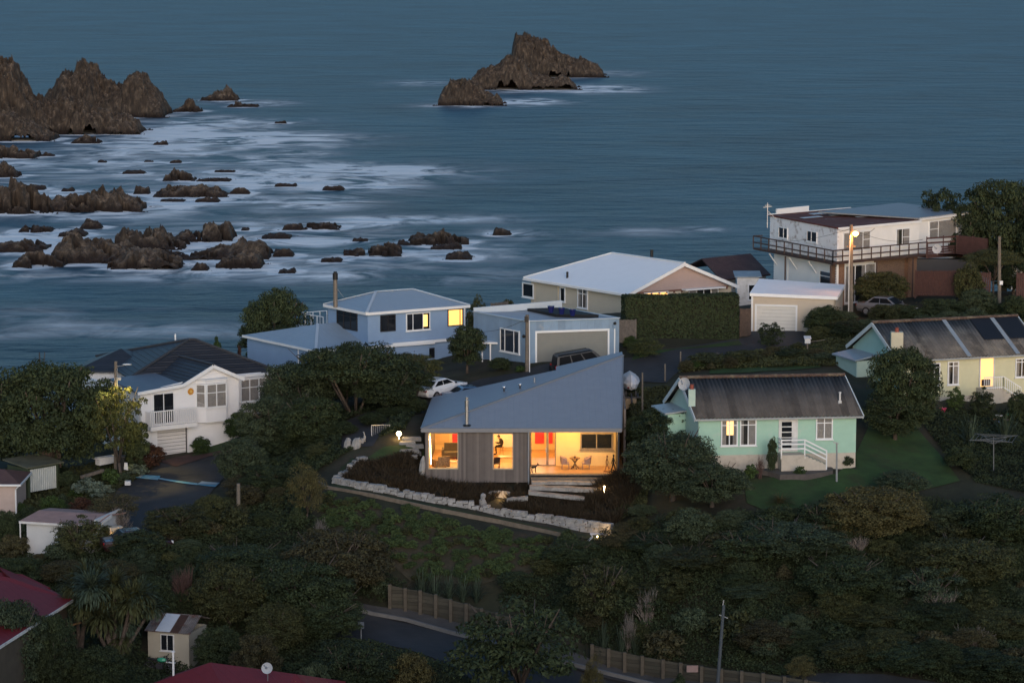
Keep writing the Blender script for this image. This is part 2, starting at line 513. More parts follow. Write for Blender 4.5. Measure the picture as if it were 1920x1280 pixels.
# ------------------------------------------------------------------ surveyed house plots
class Plot:
    """eave corners: A far left, B near, C right (picture points); walls stand back from the eaves by over"""
    def __init__(s, A, B, C, d, over=.4, base=None):
        s.B = P(*B, d); s.ze = s.B.z
        s.A = Pz(*A, s.ze); s.C = Pz(*C, s.ze)
        s.D = s.A + s.C - s.B
        s.e1 = (s.C - s.B).normalized(); s.e2 = (s.A - s.B).normalized()
        s.w1 = (s.C - s.B).length; s.w2 = (s.A - s.B).length
        o1, o2 = s.e1 * over, s.e2 * over
        s.wB = s.B + o1 + o2; s.wC = s.C - o1 + o2; s.wA = s.A + o1 - o2; s.wD = s.D - o1 - o2
        s.base = base
    def uv(s, u, v, z=None):
        p = s.B + s.e1 * u + s.e2 * v
        if z is not None: p.z = z
        return p
    def faces(s, z0=None, z1=None):
        z0 = s.base if z0 is None else z0; z1 = s.ze if z1 is None else z1
        return (Face(s.wA, s.wB, z0, z1), Face(s.wB, s.wC, z0, z1), Face(s.wC, s.wD, z0, z1), Face(s.wD, s.wA, z0, z1))
    def foot(s): return [s.wA, s.wB, s.wC, s.wD]

blue_p = Plot((607, 570), (687.8, 586), (880.5, 571.6), 216, .25, 3.0)
wing_p = Plot((455, 628), (592, 657), (815, 640), 214, .2, 2.6)
gar_p = Plot((888, 583), (992, 602), (1161, 596.5), 210.5, 0, 4.25)
cream_p = Plot((981, 520), (1178, 551), (1386, 536), 226, .45, 5.6)
white_p = Plot((1441, 405), (1570, 427), (1727, 413), 226, .12, 6.2)
mint_p = Plot((1243.6, 751.5), (1303, 784.5), (1619, 778.5), 184, .35, .9)
yel_p = Plot((1586.6, 647.5), (1683, 675.5), (1960, 661.5), 200, .35, 2.5)
lh_p = Plot((246, 688), (343, 719.5), (457, 708.5), 203, .3, -2.0)   # gabled front of the white house by the turning place
# modern house footprint
mz = P(960, 803, 188).z
mFL, mFR = Pz(790, 803, mz), Pz(1165.5, 803, mz)
mBL = Pz(812, 744, mz)
mBR = P(1168, 666, mBL.y)
M_F = 188.0
m_floor = P(960, 888, 188.2).z
m_bot = P(960, 904, 188.2).z
M_FOOT = [(mFL.x + .2, 188.2), (mFR.x - .1, 188.2), (mBR.x - .1, mBR.y - .3), (mBL.x + .2, mBL.y - .3)]
pad(M_FOOT, m_floor - .55, .5)
for q in (blue_p, wing_p, gar_p, cream_p, white_p, mint_p, yel_p): pad(q.foot(), q.base + .15, .3)

# roads
ROAD_L = [P(*q) for q in ((354, 853, 202.4), (300, 868, 200.5), (255, 893, 196), (222, 918, 193.5), (190, 960, 186), (180, 1010, 178), (290, 1010, 178.5), (340, 975, 183), (385, 945, 188), (412, 910, 195), (440, 878, 200), (520, 848, 203), (560, 825, 205), (440, 838, 206.2))]
ROAD_U = [P(*q) for q in ((640, 835, 199), (735, 778, 202), (822, 735, 206.5), (900, 721, 208.5), (985, 706, 208.5), (1004, 692, 209.4), (1145, 689, 211.6), (1185, 681, 211.6), (1270, 664, 214.3), (1405, 643, 218.5), (1408, 628, 219.8), (1500, 628, 219.8), (1525, 640, 217), (1520, 655, 213), (1440, 664, 212.6), (1300, 682, 209.5), (1262, 700, 206), (1250, 712, 204.5), (1180, 712, 206), (1080, 720, 206), (990, 728, 205), (900, 745, 204), (820, 765, 202), (735, 815, 196), (700, 850, 191.5), (640, 860, 192))]
ROAD_D = [P(*q) for q in ((560, 1120, 173), (640, 1140, 172.8), (700, 1156, 172.2), (800, 1178, 170.4), (900, 1201, 168.8), (1000, 1229, 167), (1150, 1264, 165.8), (1290, 1293, 163.8), (1600, 1340, 160), (1900, 1390, 157), (1900, 1480, 150), (1600, 1440, 153), (1290, 1375, 156.5), (1000, 1298, 160), (900, 1262, 162), (810, 1229, 164.7), (690, 1192, 167), (560, 1165, 168.5))]
for rd in (ROAD_L, ROAD_U, ROAD_D): smooth_region(rd)
LAWNS = {'lawn by mint house': [P(*q) for q in ((1395, 905, 183), (1570, 895, 184), (1605, 850, 188), (1640, 800, 196), (1700, 800, 196), (1760, 850, 190), (1800, 905, 185), (1690, 935, 182), (1560, 960, 178.5), (1480, 985, 176), (1400, 960, 179))]}

pad([P(862, 748, 203), P(910, 748, 203), P(910, 735, 206), P(862, 735, 206)], P(884, 759, 204.2).z, .8)      # sunken parking bay
# ground sheet
ter = MB()
nx, ny = len(TX), len(TY)
ter.v = list(zip(_gx.ravel().tolist(), _gy.ravel().tolist(), TZ.ravel().tolist()))
ter.f = [[j * nx + i, j * nx + i + 1, (j + 1) * nx + i + 1, (j + 1) * nx + i] for j in range(ny - 1) for i in range(nx - 1)]
ter.m = [0] * len(ter.f)
SOIL = M('hillside_soil_and_rough_grass', (.030, .030, .016), .95, .5, .35, bump=.6, bscale=6, dirt=(.055, .040, .028), dscale=.25, damt=.5)
GRASS = M('mown_grass', (.034, .068, .018), .95, .4, .6, bump=.7, bscale=18, dirt=(.040, .045, .018), dscale=.4, damt=.5)
o = ter.build('ground', SOIL, smooth=True); o['kind'] = 'structure'
# ------------------------------------------------------------------ sea and rocks
def axis_pts(lo, hi, step, far, k=1.18):
    a = list(np.arange(lo, hi, step)); s_ = step; x = a[-1]
    while x < far: s_ *= k; x += s_; a.append(x)
    s_ = step; x = a[0]
    while x > -far and lo < 0: s_ *= k; x -= s_; a.insert(0, x)
    return np.array(a)
def seapt(px, py):
    p = Pz(px, py, SEA); return p.x, p.y
ROCKMAT, t_, N_, L_, B_ = nm('sea_rock')
B_.inputs['Roughness'].default_value = .8; B_.inputs['Specular IOR Level'].default_value = .3
tc = N_.new('ShaderNodeTexCoord'); ge = N_.new('ShaderNodeNewGeometry'); sx = N_.new('ShaderNodeSeparateXYZ')
L_.new(ge.outputs['Position'], sx.inputs[0])
n1 = N_.new('ShaderNodeTexNoise'); n1.inputs['Scale'].default_value = .30; n1.inputs['Detail'].default_value = 10; n1.inputs['Roughness'].default_value = .7
mp = N_.new('ShaderNodeMapping'); mp.inputs['Rotation'].default_value = (0, R(25), 0); mp.inputs['Scale'].default_value = (1.6, 1.6, .6)
L_.new(tc.outputs['Object'], mp.inputs['Vector']); L_.new(mp.outputs['Vector'], n1.inputs['Vector'])
# the weed and barnacle belt follows the tide height, ragged by noise
ad = N_.new('ShaderNodeMath'); ad.operation = 'MULTIPLY_ADD'; ad.inputs[1].default_value = 3.4; L_.new(n1.outputs['Fac'], ad.inputs[0]); L_.new(sx.outputs['Z'], ad.inputs[2])
mr = N_.new('ShaderNodeMapRange'); mr.inputs['From Min'].default_value = SEA + 2.2; mr.inputs['From Max'].default_value = SEA + 3.5
L_.new(ad.outputs[0], mr.inputs['Value'])
wet = N_.new('ShaderNodeMixRGB'); wet.inputs[1].default_value = (.030, .018, .013, 1); L_.new(mr.outputs[0], wet.inputs[0])
dry = N_.new('ShaderNodeValToRGB'); E_ = dry.color_ramp.elements
E_[0].position = .30; E_[0].color = (.042, .030, .023, 1); E_[1].position = .70; E_[1].color = (.26, .195, .14, 1)
e_ = E_.new(.52); e_.color = (.105, .077, .056, 1)
n2 = N_.new('ShaderNodeTexNoise'); n2.inputs['Scale'].default_value = .55; n2.inputs['Detail'].default_value = 12; n2.inputs['Roughness'].default_value = .62
L_.new(mp.outputs['Vector'], n2.inputs['Vector']); L_.new(n2.outputs['Fac'], dry.inputs['Fac']); L_.new(dry.outputs['Color'], wet.inputs[2])
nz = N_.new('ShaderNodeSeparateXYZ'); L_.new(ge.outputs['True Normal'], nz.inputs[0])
nr = N_.new('ShaderNodeMapRange'); nr.inputs['From Min'].default_value = .35; nr.inputs['From Max'].default_value = .95; nr.inputs['To Min'].default_value = .55; nr.inputs['To Max'].default_value = 1.35; L_.new(nz.outputs['Z'], nr.inputs['Value'])   # sky light put into the colour: dry ledges lighter, sheer faces darker
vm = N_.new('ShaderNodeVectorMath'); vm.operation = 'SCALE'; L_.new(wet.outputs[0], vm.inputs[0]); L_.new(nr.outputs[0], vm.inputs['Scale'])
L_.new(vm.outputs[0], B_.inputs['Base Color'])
vo = N_.new('ShaderNodeTexVoronoi'); vo.inputs['Scale'].default_value = .45; L_.new(mp.outputs['Vector'], vo.inputs['Vector'])
n3 = N_.new('ShaderNodeTexNoise'); n3.inputs['Scale'].default_value = .9; n3.inputs['Detail'].default_value = 10; n3.inputs['Roughness'].default_value = .7; L_.new(mp.outputs['Vector'], n3.inputs['Vector'])
sm = N_.new('ShaderNodeMath'); sm.operation = 'MULTIPLY_ADD'; sm.inputs[1].default_value = .35; L_.new(vo.outputs['Distance'], sm.inputs[0]); L_.new(n3.outputs['Fac'], sm.inputs[2])
bp = N_.new('ShaderNodeBump'); bp.inputs['Strength'].default_value = .8; bp.inputs['Distance'].default_value = .9
L_.new(sm.outputs[0], bp.inputs['Height']); L_.new(bp.outputs['Normal'], B_.inputs['Normal'])

RFOOT = []
def rock(prof, base, label, thick=None, seed=1, group=None, rough=.45, back=None):
    """prof: skyline points (picture), base: picture row of the near waterline"""
    x0, x1 = prof[0][0], prof[-1][0]
    dn = SEA_D(base)
    Wm = (x1 - x0) / F * dn
    th = thick if thick else max(1.2, min(.42 * Wm, 16))
    dc = dn + th * .62
    sc = F / dc
    xs = np.array([(q[0] - 960) / F * dc for q in prof]); zs = np.array([max(P(q[0], q[1], dc).z, SEA + .25) for q in prof])
    step = max(.24, Wm / 150)
    m_ = 1.0 + Wm * .03
    X = np.arange(xs[0] - m_, xs[-1] + m_, step); T = np.arange(-th - .3, th * 1.15, step * 1.1)
    xx, tt = np.meshgrid(X, T)
    wx = xx + (fbm(xx / (Wm * .12 + .6), tt / (Wm * .12 + .6), seed) - .5) * Wm * .05
    top = np.interp(wx, xs, zs, left=SEA - 1.2, right=SEA - 1.2) - SEA
    H = max(zs) - SEA
    s1 = Wm * .09 + 1.0
    tn = tt / th + (fbm(xx / s1, tt / s1, seed + 5) - .5) * .7
    shp = np.clip(1 - np.abs(tn) ** 3.6, -0.4, 1)
    front = np.where(tn < 0, shp, shp)
    r_ = ridged((xx + tt * .5) / (Wm * .07 + .9), tt / (Wm * .16 + 1.5), seed + 9, 5)
    r2 = ridged((xx - tt * .3) / (Wm * .025 + .45), tt / (Wm * .05 + .7), seed + 19, 4)
    r3 = ridged((xx + tt) / (Wm * .012 + .30), tt / (Wm * .03 + .5), seed + 39, 3)
    z = top * 1.12 * front * np.minimum(1 - rough + rough * 1.5 * r_, 1.0) + ((r2 - .5) * min(2.2, .20 * H + .30) + (r3 - .5) * min(1.2, .10 * H + .22)) * (front > -.2)
    w1 = worley(xx / (Wm * .055 + .8) + r2, tt / (Wm * .075 + 1.0), seed); w2 = worley((xx + tt * .4) / (Wm * .018 + .45), tt / (Wm * .03 + .6), seed + 3)
    z = z * (.74 + .26 * w1 ** .5 + .10 * (w2 - .5))
    if H < 6: z = z * (.42 + 1.02 * fbm(xx / (Wm * .08 + .7), tt / (th * .30 + .5), seed + 51, 3))
    z = np.where((front > .04) & (top > .3), np.maximum(z, .12 + .5 * (r2 - .4)), z)
    if H < 6 and Wm > 5:      # reefs are broken by water-filled gaps
        gap = fbm(xx / (Wm * .07 + .6) + tt * .25, tt / (th * .28 + .6), seed + 77, 3)
        z = z - np.clip((.40 - gap) * 14, 0, 1) * (H + 1)
    z = np.where(front < 0, np.minimum(z, -.2) - .6, z)
    z = np.maximum(z, -1.2)
    mb = MB(); n = len(X); k = len(T)
    ox, oy = float(xs.mean()), dc
    mb.v = list(zip(xx.ravel().tolist(), (tt + dc).ravel().tolist(), (z + SEA).ravel().tolist()))
    zz = z.ravel()
    for j in range(k - 1):
        for i in range(n - 1):
            q = [j * n + i, j * n + i + 1, (j + 1) * n + i + 1, (j + 1) * n + i]
            if max(zz[a] for a in q) > -1.15:
                mb.f.append(q); mb.m.append(0)
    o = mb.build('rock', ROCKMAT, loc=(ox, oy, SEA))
    bm = bmesh.new(); bm.from_mesh(o.data)
    bmesh.ops.delete(bm, geom=[v for v in bm.verts if not v.link_faces], context='VERTS'); bm.to_mesh(o.data); bm.free()
    tag(o, label, 'rock', group)
    RFOOT.append((ox, dc, Wm / 2, th))
def SEA_D(py): return Pz(960, py, SEA).y
BIG = [
 ([(-80, 150), (-40, 136), (0, 132), (15, 125), (35, 131), (43, 147), (47, 163), (57, 178), (73, 188), (87, 200), (97, 215), (108, 240)], 252, 'tall tan grey headland rock at the far left edge', 15),
 ([(86, 205), (88, 193), (93, 180), (110, 160), (117, 147), (143, 135), (147, 125), (157, 120), (167, 128), (180, 135), (193, 147), (203, 158), (217, 160), (230, 168), (236, 165), (239, 150), (257, 143), (273, 149), (283, 163), (297, 177), (307, 193), (315, 212)], 219, 'large dark twin peaked rock stack beside the headland', 14),
 ([(66, 236), (73, 226), (90, 200), (113, 193), (127, 187), (143, 197), (163, 197), (177, 209), (213, 217), (240, 219), (260, 231), (268, 247)], 251, 'broad grey brown rock mound in front of the twin peaked stack', 9),
 ([(-60, 210), (0, 212), (40, 224), (62, 236), (102, 256)], 264, 'low brown rock ledge at the foot of the headland', 7),
 ([(326, 207), (336, 204), (350, 193), (355, 183), (362, 188), (370, 198), (380, 206)], 210, 'small pointed dark rock standing right of the twin peaked stack', 4),
 ([(378, 186), (400, 176), (425, 165), (436, 170), (448, 186)], 189, 'wedge shaped brown rock farthest out on the left', 5),
 ([(428, 199), (438, 194), (448, 189), (460, 194), (486, 198)], 201, 'low dark rock just in front of the wedge shaped rock', 3),
 ([(135, 267), (150, 258), (160, 252), (178, 257), (190, 266)], 269, 'small dark brown rock in the foam below the broad grey mound', 3),
 ([(-40, 275), (20, 274), (45, 279), (69, 284)], 297, 'flat dark rock at the left edge below the headland', 5),
 ([(-30, 305), (10, 309), (24, 316), (37, 328)], 332, 'rounded dark brown rock at the left edge above the tan slab', 4),
 ([(-60, 350), (0, 348), (30, 346), (55, 358), (82, 366), (105, 394)], 399, 'large tan and brown rock slab at the left edge amid the reef', 8),
 ([(40, 350), (60, 344), (84, 351)], 356, 'small dark rock just behind the tan slab', 2),
 ([(94, 376), (130, 366), (160, 354), (200, 361), (225, 354), (242, 367), (268, 382)], 396, 'long dark black brown rock in the middle of the left reef', 6),
 ([(308, 328), (325, 319), (345, 322), (366, 335)], 339, 'dark humped rock on the edge of the brightest foam', 3),
 ([(290, 362), (310, 348), (350, 350), (385, 349), (410, 352), (426, 362)], 369, 'long low brown rock below the humped rock', 4),
 ([(216, 440), (235, 428), (295, 426), (320, 443), (348, 455)], 466, 'brown domed rock at the back of the big near reef', 6),
 ([(322, 446), (345, 432), (370, 423), (430, 420), (435, 434)], 452, 'dark ridge rock behind the right half of the big near reef', 5),
 ([(98, 470), (112, 452), (130, 440), (165, 446), (205, 458), (260, 468), (300, 474), (336, 484)], 491, 'widest tan brown slab of the big near reef', 8),
 ([(200, 494), (240, 472), (300, 474), (338, 486)], 503, 'dark edged front ledge of the big near reef', 4),
 ([(332, 482), (360, 474), (400, 466), (430, 462), (446, 455), (470, 452), (492, 453), (506, 470)], 485, 'long dark knobbly rock at the right end of the big near reef', 5),
 ([(404, 495), (425, 477), (455, 474), (482, 478), (490, 490)], 503, 'dark blocky rock in front of the knobbly reef end', 4),
 ([(-40, 462), (20, 454), (45, 447), (62, 453), (84, 463)], 471, 'tan rock slab at the left edge beside the big near reef', 5),
 ([(24, 490), (45, 475), (80, 477), (100, 480), (117, 491)], 501, 'dark oval rock with a pale top below the tan left slab', 4),
 ([(643, 474), (680, 464), (715, 459), (738, 454), (752, 466)], 479, 'long dark wedge rock right of the big near reef', 4),
 ([(745, 455), (775, 441), (800, 440), (832, 436), (855, 441), (880, 446)], 458, 'flat dark reef rock out in the middle of the bay', 4),
 ([(952, 120), (958, 106), (961, 88), (966, 67), (986, 72), (1000, 81), (1006, 78), (1022, 84), (1045, 99), (1070, 113), (1092, 111), (1120, 124), (1130, 141)], 145, 'high jagged ridge of the rocky islet with a sheer left face', 12),
 ([(880, 158), (890, 146), (905, 132), (935, 126), (950, 112), (985, 116), (1000, 138), (1040, 152), (1052, 146), (1066, 149), (1080, 164)], 168, 'dark lower shoulder of the islet in front of its jagged ridge', 9),
 ([(822, 190), (834, 168), (845, 154), (856, 157), (878, 153), (895, 160), (905, 172), (925, 184), (932, 179), (942, 192)], 198, 'separate dark humped rock on the near left of the islet', 7),
]
for i, b in enumerate(BIG): rock(b[0], b[1], b[2], b[3], seed=i * 7 + 3)
SMALL = [(230, 319, 272, 326), (368, 333, 432, 340), (430, 350, 468, 364), (365, 369, 410, 379), (250, 348, 280, 364), (114, 350, 138, 359), (148, 411, 188, 429), (35, 423, 95, 435), (108, 429, 160, 443), (510, 465, 550, 481), (529, 418, 567, 431), (567, 415, 638, 430),
         (600, 481, 640, 491), (807, 456, 866, 467), (835, 470, 885, 486), (924, 425, 959, 441), (604, 347, 645, 357), (356, 493, 389, 507), (490, 437, 545, 447), (288, 263, 315, 272), (515, 342, 556, 350), (402, 318, 440, 323), (515, 227, 538, 232), (76, 286, 102, 293),
         (0, 300, 12, 308), (182, 300, 200, 305), (300, 373, 345, 378), (520, 503, 552, 512), (450, 427, 466, 432), (270, 300, 288, 304), (318, 300, 340, 306), (660, 445, 690, 452)]
for i, (x0, y0, x1, y1) in enumerate(SMALL):
    n = 5; rr = random.Random(i)
    pr = [(x0, y1 - 2)] + [(x0 + (x1 - x0) * (k + .5 + rr.uniform(-.2, .2)) / n, y0 + (y1 - y0) * rr.uniform(0, .35) * (1.6 if k in (0, n - 1) else 1)) for k in range(n)] + [(x1, y1 - 2)]
    rock(pr, y1, 'small low dark rock awash in the foam of the bay', max(1.2, (x1 - x0) / 22), seed=200 + i * 3, group='small rocks awash off the left shore')

STREAK = [(335, 246, 90, 11, .9), (430, 263, 170, 9, .9), (395, 232, 120, 7, .7), (500, 262, 110, 6, .6), (300, 278, 130, 12, .6), (450, 305, 130, 9, .35), (570, 289, 60, 4, .5), (640, 326, 170, 11, 1.0), (740, 317, 80, 5, .8), (500, 337, 140, 12, .8), (640, 348, 120, 9, .7),
          (370, 372, 120, 10, .7), (310, 388, 90, 8, .6), (560, 378, 120, 10, .5), (200, 310, 160, 16, .35), (470, 194, 60, 4, .5), (1105, 168, 75, 4, .9), (1000, 169, 80, 3, .7), (965, 192, 80, 4, .8), (875, 198, 70, 3, .5), (790, 157, 60, 3, .3), (1150, 138, 60, 3, .3),
          (760, 412, 130, 6, .55), (650, 420, 110, 8, .45), (810, 410, 60, 4, .5), (480, 507, 260, 14, .4), (780, 472, 160, 14, .35), (250, 520, 260, 6, .3), (1180, 435, 80, 4, .35), (1310, 430, 40, 3, .4), (650, 512, 100, 9, .35), (950, 437, 50, 6, .45), (100, 360, 200, 22, .3), (60, 450, 160, 14, .3),
          (60, 300, 120, 16, .3), (20, 520, 60, 6, .4), (560, 455, 150, 14, .3), (150, 400, 200, 10, .35), (880, 520, 80, 8, .2), (300, 340, 200, 30, .25), (420, 430, 200, 20, .2)]
SX = axis_pts(-175, 120, 1.6, 30000); SY = axis_pts(240, 960, 2.2, 40000)
sxg, syg = np.meshgrid(SX, SY)
foam = np.zeros(sxg.shape)
for (a, b, ra, rb, st) in STREAK:
    cx, cy = seapt(a, b); d = cy
    rx = ra * 1.1 / F * d; ry = rb * 1.5 * d / (b + 110)
    wob = (fbm(sxg / 14, syg / 30, 11) - .5) * .9
    q = ((sxg - cx) / rx) ** 2 + ((syg - cy) / ry + wob) ** 2
    foam = np.maximum(foam, st * np.exp(-q * 1.0))
for (cx, cy, rx, ry) in RFOOT:
    far = cx > -20 and cy > 700
    ex, ey = 2 + rx * .14, 3 + ry * .30
    q = np.maximum(((sxg - cx) / (rx + ex)) ** 2 + ((syg - cy) / (ry + ey)) ** 2, .0)
    foam = np.maximum(foam, .85 * np.exp(-np.maximum(q - .55, 0) * 3.4))
n1_ = fbm(sxg / 9, syg / 16, 41, 5)
foam = foam * np.clip(.1 + 2.4 * n1_, 0, 2)
foam += np.clip((fbm(sxg / 34, syg / 22, 61) - .40) * 1.0, 0, .24) * np.clip((640 - syg) / 200, 0, 1) * np.clip((25 - sxg) / 50, .15, 1)
foam = np.clip(foam, 0, 1)
sm_ = MB(); n = len(SX); k = len(SY)
sm_.v = list(zip(sxg.ravel().tolist(), syg.ravel().tolist(), [SEA] * (n * k)))
sm_.f = [[j * n + i, j * n + i + 1, (j + 1) * n + i + 1, (j + 1) * n + i] for j in range(k - 1) for i in range(n - 1)]
sm_.m = [0] * len(sm_.f)
SEAMAT, t_, N_, L_, B_ = nm('sea_water')
at = N_.new('ShaderNodeAttribute'); at.attribute_name = 'foam'
tc = N_.new('ShaderNodeTexCoord')
nf = N_.new('ShaderNodeTexNoise'); nf.inputs['Scale'].default_value = .075; nf.inputs['Detail'].default_value = 10; nf.inputs['Roughness'].default_value = .6; nf.inputs['Distortion'].default_value = 1.6
mpf = N_.new('ShaderNodeMapping'); mpf.inputs['Scale'].default_value = (.8, .8, 1); L_.new(tc.outputs['Object'], mpf.inputs['Vector']); L_.new(mpf.outputs['Vector'], nf.inputs['Vector'])
m1 = N_.new('ShaderNodeMapRange'); m1.inputs['From Min'].default_value = .28; m1.inputs['From Max'].default_value = .72; m1.inputs['To Min'].default_value = -.9; m1.inputs['To Max'].default_value = 3.4; L_.new(nf.outputs['Fac'], m1.inputs['Value'])
mm = N_.new('ShaderNodeMath'); mm.operation = 'MULTIPLY'; mm.use_clamp = True; L_.new(at.outputs['Fac'], mm.inputs[0]); L_.new(m1.outputs[0], mm.inputs[1])
nw = N_.new('ShaderNodeTexNoise'); nw.inputs['Scale'].default_value = .020; nw.inputs['Detail'].default_value = 10; nw.inputs['Roughness'].default_value = .68; nw.inputs['Distortion'].default_value = .6
L_.new(tc.outputs['Object'], nw.inputs['Vector'])
deep = N_.new('ShaderNodeValToRGB'); E_ = deep.color_ramp.elements
E_[0].position = .34; E_[0].color = (.005, .019, .038, 1); E_[1].position = .66; E_[1].color = (.018, .068, .104, 1)
L_.new(nw.outputs['Fac'], deep.inputs['Fac'])
mxs = N_.new('ShaderNodeMixRGB'); mxs.inputs[2].default_value = (.86, .85, .84, 1); L_.new(mm.outputs[0], mxs.inputs[0]); L_.new(deep.outputs['Color'], mxs.inputs[1])
L_.new(mxs.outputs[0], B_.inputs['Base Color'])
rr_ = N_.new('ShaderNodeMapRange'); rr_.inputs['To Min'].default_value = .42; rr_.inputs['To Max'].default_value = .9; L_.new(mm.outputs[0], rr_.inputs['Value']); L_.new(rr_.outputs[0], B_.inputs['Roughness'])
B_.inputs['IOR'].default_value = 1.33; B_.inputs['Specular IOR Level'].default_value = .17
nb = N_.new('ShaderNodeTexNoise'); nb.inputs['Scale'].default_value = .10; nb.inputs['Detail'].default_value = 6; nb.inputs['Roughness'].default_value = .6
mpb = N_.new('ShaderNodeMapping'); mpb.inputs['Scale'].default_value = (.5, 1, 1); L_.new(tc.outputs['Object'], mpb.inputs['Vector']); L_.new(mpb.outputs['Vector'], nb.inputs['Vector'])
bp = N_.new('ShaderNodeBump'); bp.inputs['Strength'].default_value = 1.0; bp.inputs['Distance'].default_value = 2.6; L_.new(nb.outputs['Fac'], bp.inputs['Height']); L_.new(bp.outputs['Normal'], B_.inputs['Normal'])
o = sm_.build('sea', SEAMAT); o['kind'] = 'structure'
at_ = o.data.attributes.new('foam', 'FLOAT', 'POINT'); at_.data.foreach_set('value', foam.ravel().astype(np.float32))
# ------------------------------------------------------------------ building kit
def lapmat(name, col, pitch=.19, **k): return RIB(name, col, (0, 0, 1), pitch, 'lap', **k)
def slabroof(name, polys, mats, parent, t=.12):
    mb = MB()
    for p in polys: mb.slab(p, t)
    return mb.build(name, mats, parent)
def window(face, px, parent, frame=WHITE, cols=2, transom=None, look='dark', split=None, sill=True, fw=.07, name='window', depth=.06, litcol=None, s=None, leftof=(0, 1)):
    """px: picture rectangle of the window on that wall (or s = metres on the wall)"""
    q0, q1, z0, z1 = s if s else face.rect(*px)
    if q0 > q1: q0, q1 = q1, q0
    mb = MB()
    B0_ = .038                       # stands clear of the lapped boards
    o0, o1 = .002, depth + B0_
    face.box(mb, q0, q1, z1 - fw, z1, o0, o1); face.box(mb, q0, q1, z0, z0 + fw, o0, o1)
    face.box(mb, q0, q0 + fw, z0 + fw, z1 - fw, o0, o1); face.box(mb, q1 - fw, q1, z0 + fw, z1 - fw, o0, o1)
    for i in range(1, cols):
        c = q0 + (q1 - q0) * (split[i - 1] if split else i / cols)
        face.box(mb, c - fw * .4, c + fw * .4, z0 + fw, z1 - fw, o0, o1 - .004)
    if transom:
        zt = z1 - (z1 - z0) * transom
        a, b = (q0 + (q1 - q0) * leftof[0], q0 + (q1 - q0) * leftof[1])
        face.box(mb, max(a, q0 + fw), min(b, q1 - fw), zt - fw * .35, zt + fw * .35, o0, o1 - .007)
    w_ = mb.build(name, frame, parent)
    if sill:
        sb = MB(); face.box(sb, q0 - .06, q1 + .06, z0 - .055, z0 - .002, .002, depth + .09); sb.build('sill', frame, w_)
    gb = MB()
    a0, a1, b0, b1 = q0 + fw, q1 - fw, z0 + fw, z1 - fw
    if look == 'dark':
        face.box(gb, a0, a1, b0, b1, .003, .022 + B0_); gb.build('pane', GD, w_)
    elif look == 'lit':
        face.box(gb, a0, a1, b0, b1, .003, .01 + B0_)
        gb.build('lit_interior', EMI('lit_room_glow', litcol or (1, .55, .16), .75), w_)
        g2 = MB(); face.box(g2, a0, a1, b0, b1, .026 + B0_, .032 + B0_); g2.build('pane', GC, w_)
    else:
        face.box(gb, a0, a1, b0, b1, .003, .008 + B0_); gb.build('room_shade', BLACK, w_)  # black backing sheet painted as the dark of the unlit room
        cb = MB()
        spans = {'curtain': [(0, .28), (.74, 1)], 'net': [(0, 1)], 'left': [(0, .4)], 'right': [(.6, 1)], 'half': [(0, .18), (.55, 1)]}[look]
        for f0, f1 in spans:
            c0, c1 = a0 + (a1 - a0) * f0, a0 + (a1 - a0) * f1
            n = max(4, int((c1 - c0) / .07)); vs_ = []; fs = []
            for i in range(n + 1):
                c = c0 + (c1 - c0) * i / n; o = B0_ + .017 + .006 * (i % 2)
                vs_ += [face.pt(c, b0, o), face.pt(c, b1, o)]
            fs = [[2 * i, 2 * i + 2, 2 * i + 3, 2 * i + 1] for i in range(n)]
            cb.add(vs_, fs)
        cb.build('curtain', CURT, w_)
        g2 = MB(); face.box(g2, a0, a1, b0, b1, .028 + B0_, .033 + B0_); g2.build('pane', GC, w_)
    return w_
def gutter_line(mb, pts, wd=.12, h=.14):
    for a, b in zip(pts[:-1], pts[1:]): mb.bar(a, b, wd, h)
def V2(a, z): return Vector((a[0], a[1], z))

# ------------------------------------------------------------------ the modern house
MR = wthing('modern_house', 'low grey timber house with folded grey metal roof and glowing open deck', 'house', (mFL.x, M_F, m_floor))
CLAD = RIB('grey_cedar_boards', (.135, .115, .106), (1, 0, 0), .145, 'groove', rough=.75, var=.26, pervar=.5, strength=.5, dist=.012)
CLADY = RIB('grey_cedar_boards_side', (.135, .115, .106), (0, 1, 0), .145, 'groove', rough=.75, var=.34, pervar=.5, strength=.5, dist=.012)
MROOF = RIB('grey_folded_roof_metal', (.25, .265, .30), (1, 0, 0), .42, 'rib', rough=.5, var=.07, strength=.35, dist=.04, spec=.4)
MROOF2 = RIB('grey_folded_roof_metal_cross', (.235, .245, .28), (0, 1, 0), .42, 'rib', rough=.5, var=.06, strength=.5, dist=.04, spec=.4)
FASC = M('grey_metal_flashing', (.19, .195, .21), .5, .08, 3)
DKTRIM = M('charcoal_metal_trim', (.035, .035, .04), .5, .1, 3)
INW = M('warm_painted_plaster', (.62, .46, .22), .8, .05, 2)
PLYW = M('honey_plywood', (.50, .33, .15), .6, .12, 2)
FLOORW = RIB('timber_floor_boards', (.42, .24, .11), (0, 1, 0), .14, 'groove', rough=.4, var=.25, pervar=.5, strength=.3, dist=.006)
REDP = M('red_painted_panel', (.62, .035, .05), .5, .05, 2)
xl = P(797, 850, 188.2).x; xr = P(1161, 850, 188.2).x
xb = P(812, 744, mBL.y).x
fw_ = Face((xl, 188.2), (xr, 188.2), m_bot, mz)
def mq(px): return fw_.on(px, 850)[0]
def mzf(py): return fw_.on(960, py)[1]
zt = mz - .10
h1 = (mq(803), mq(859), mzf(878), mzf(811)); h2 = (mq(924), mq(962), mzf(878.5), mzf(812)); h3 = (mq(994), mq(1158), m_bot - .1, mzf(812))
mb = MB()
fw_.wall(mb, 0, mq(992.5), m_bot, zt, [h1, h2], .18)
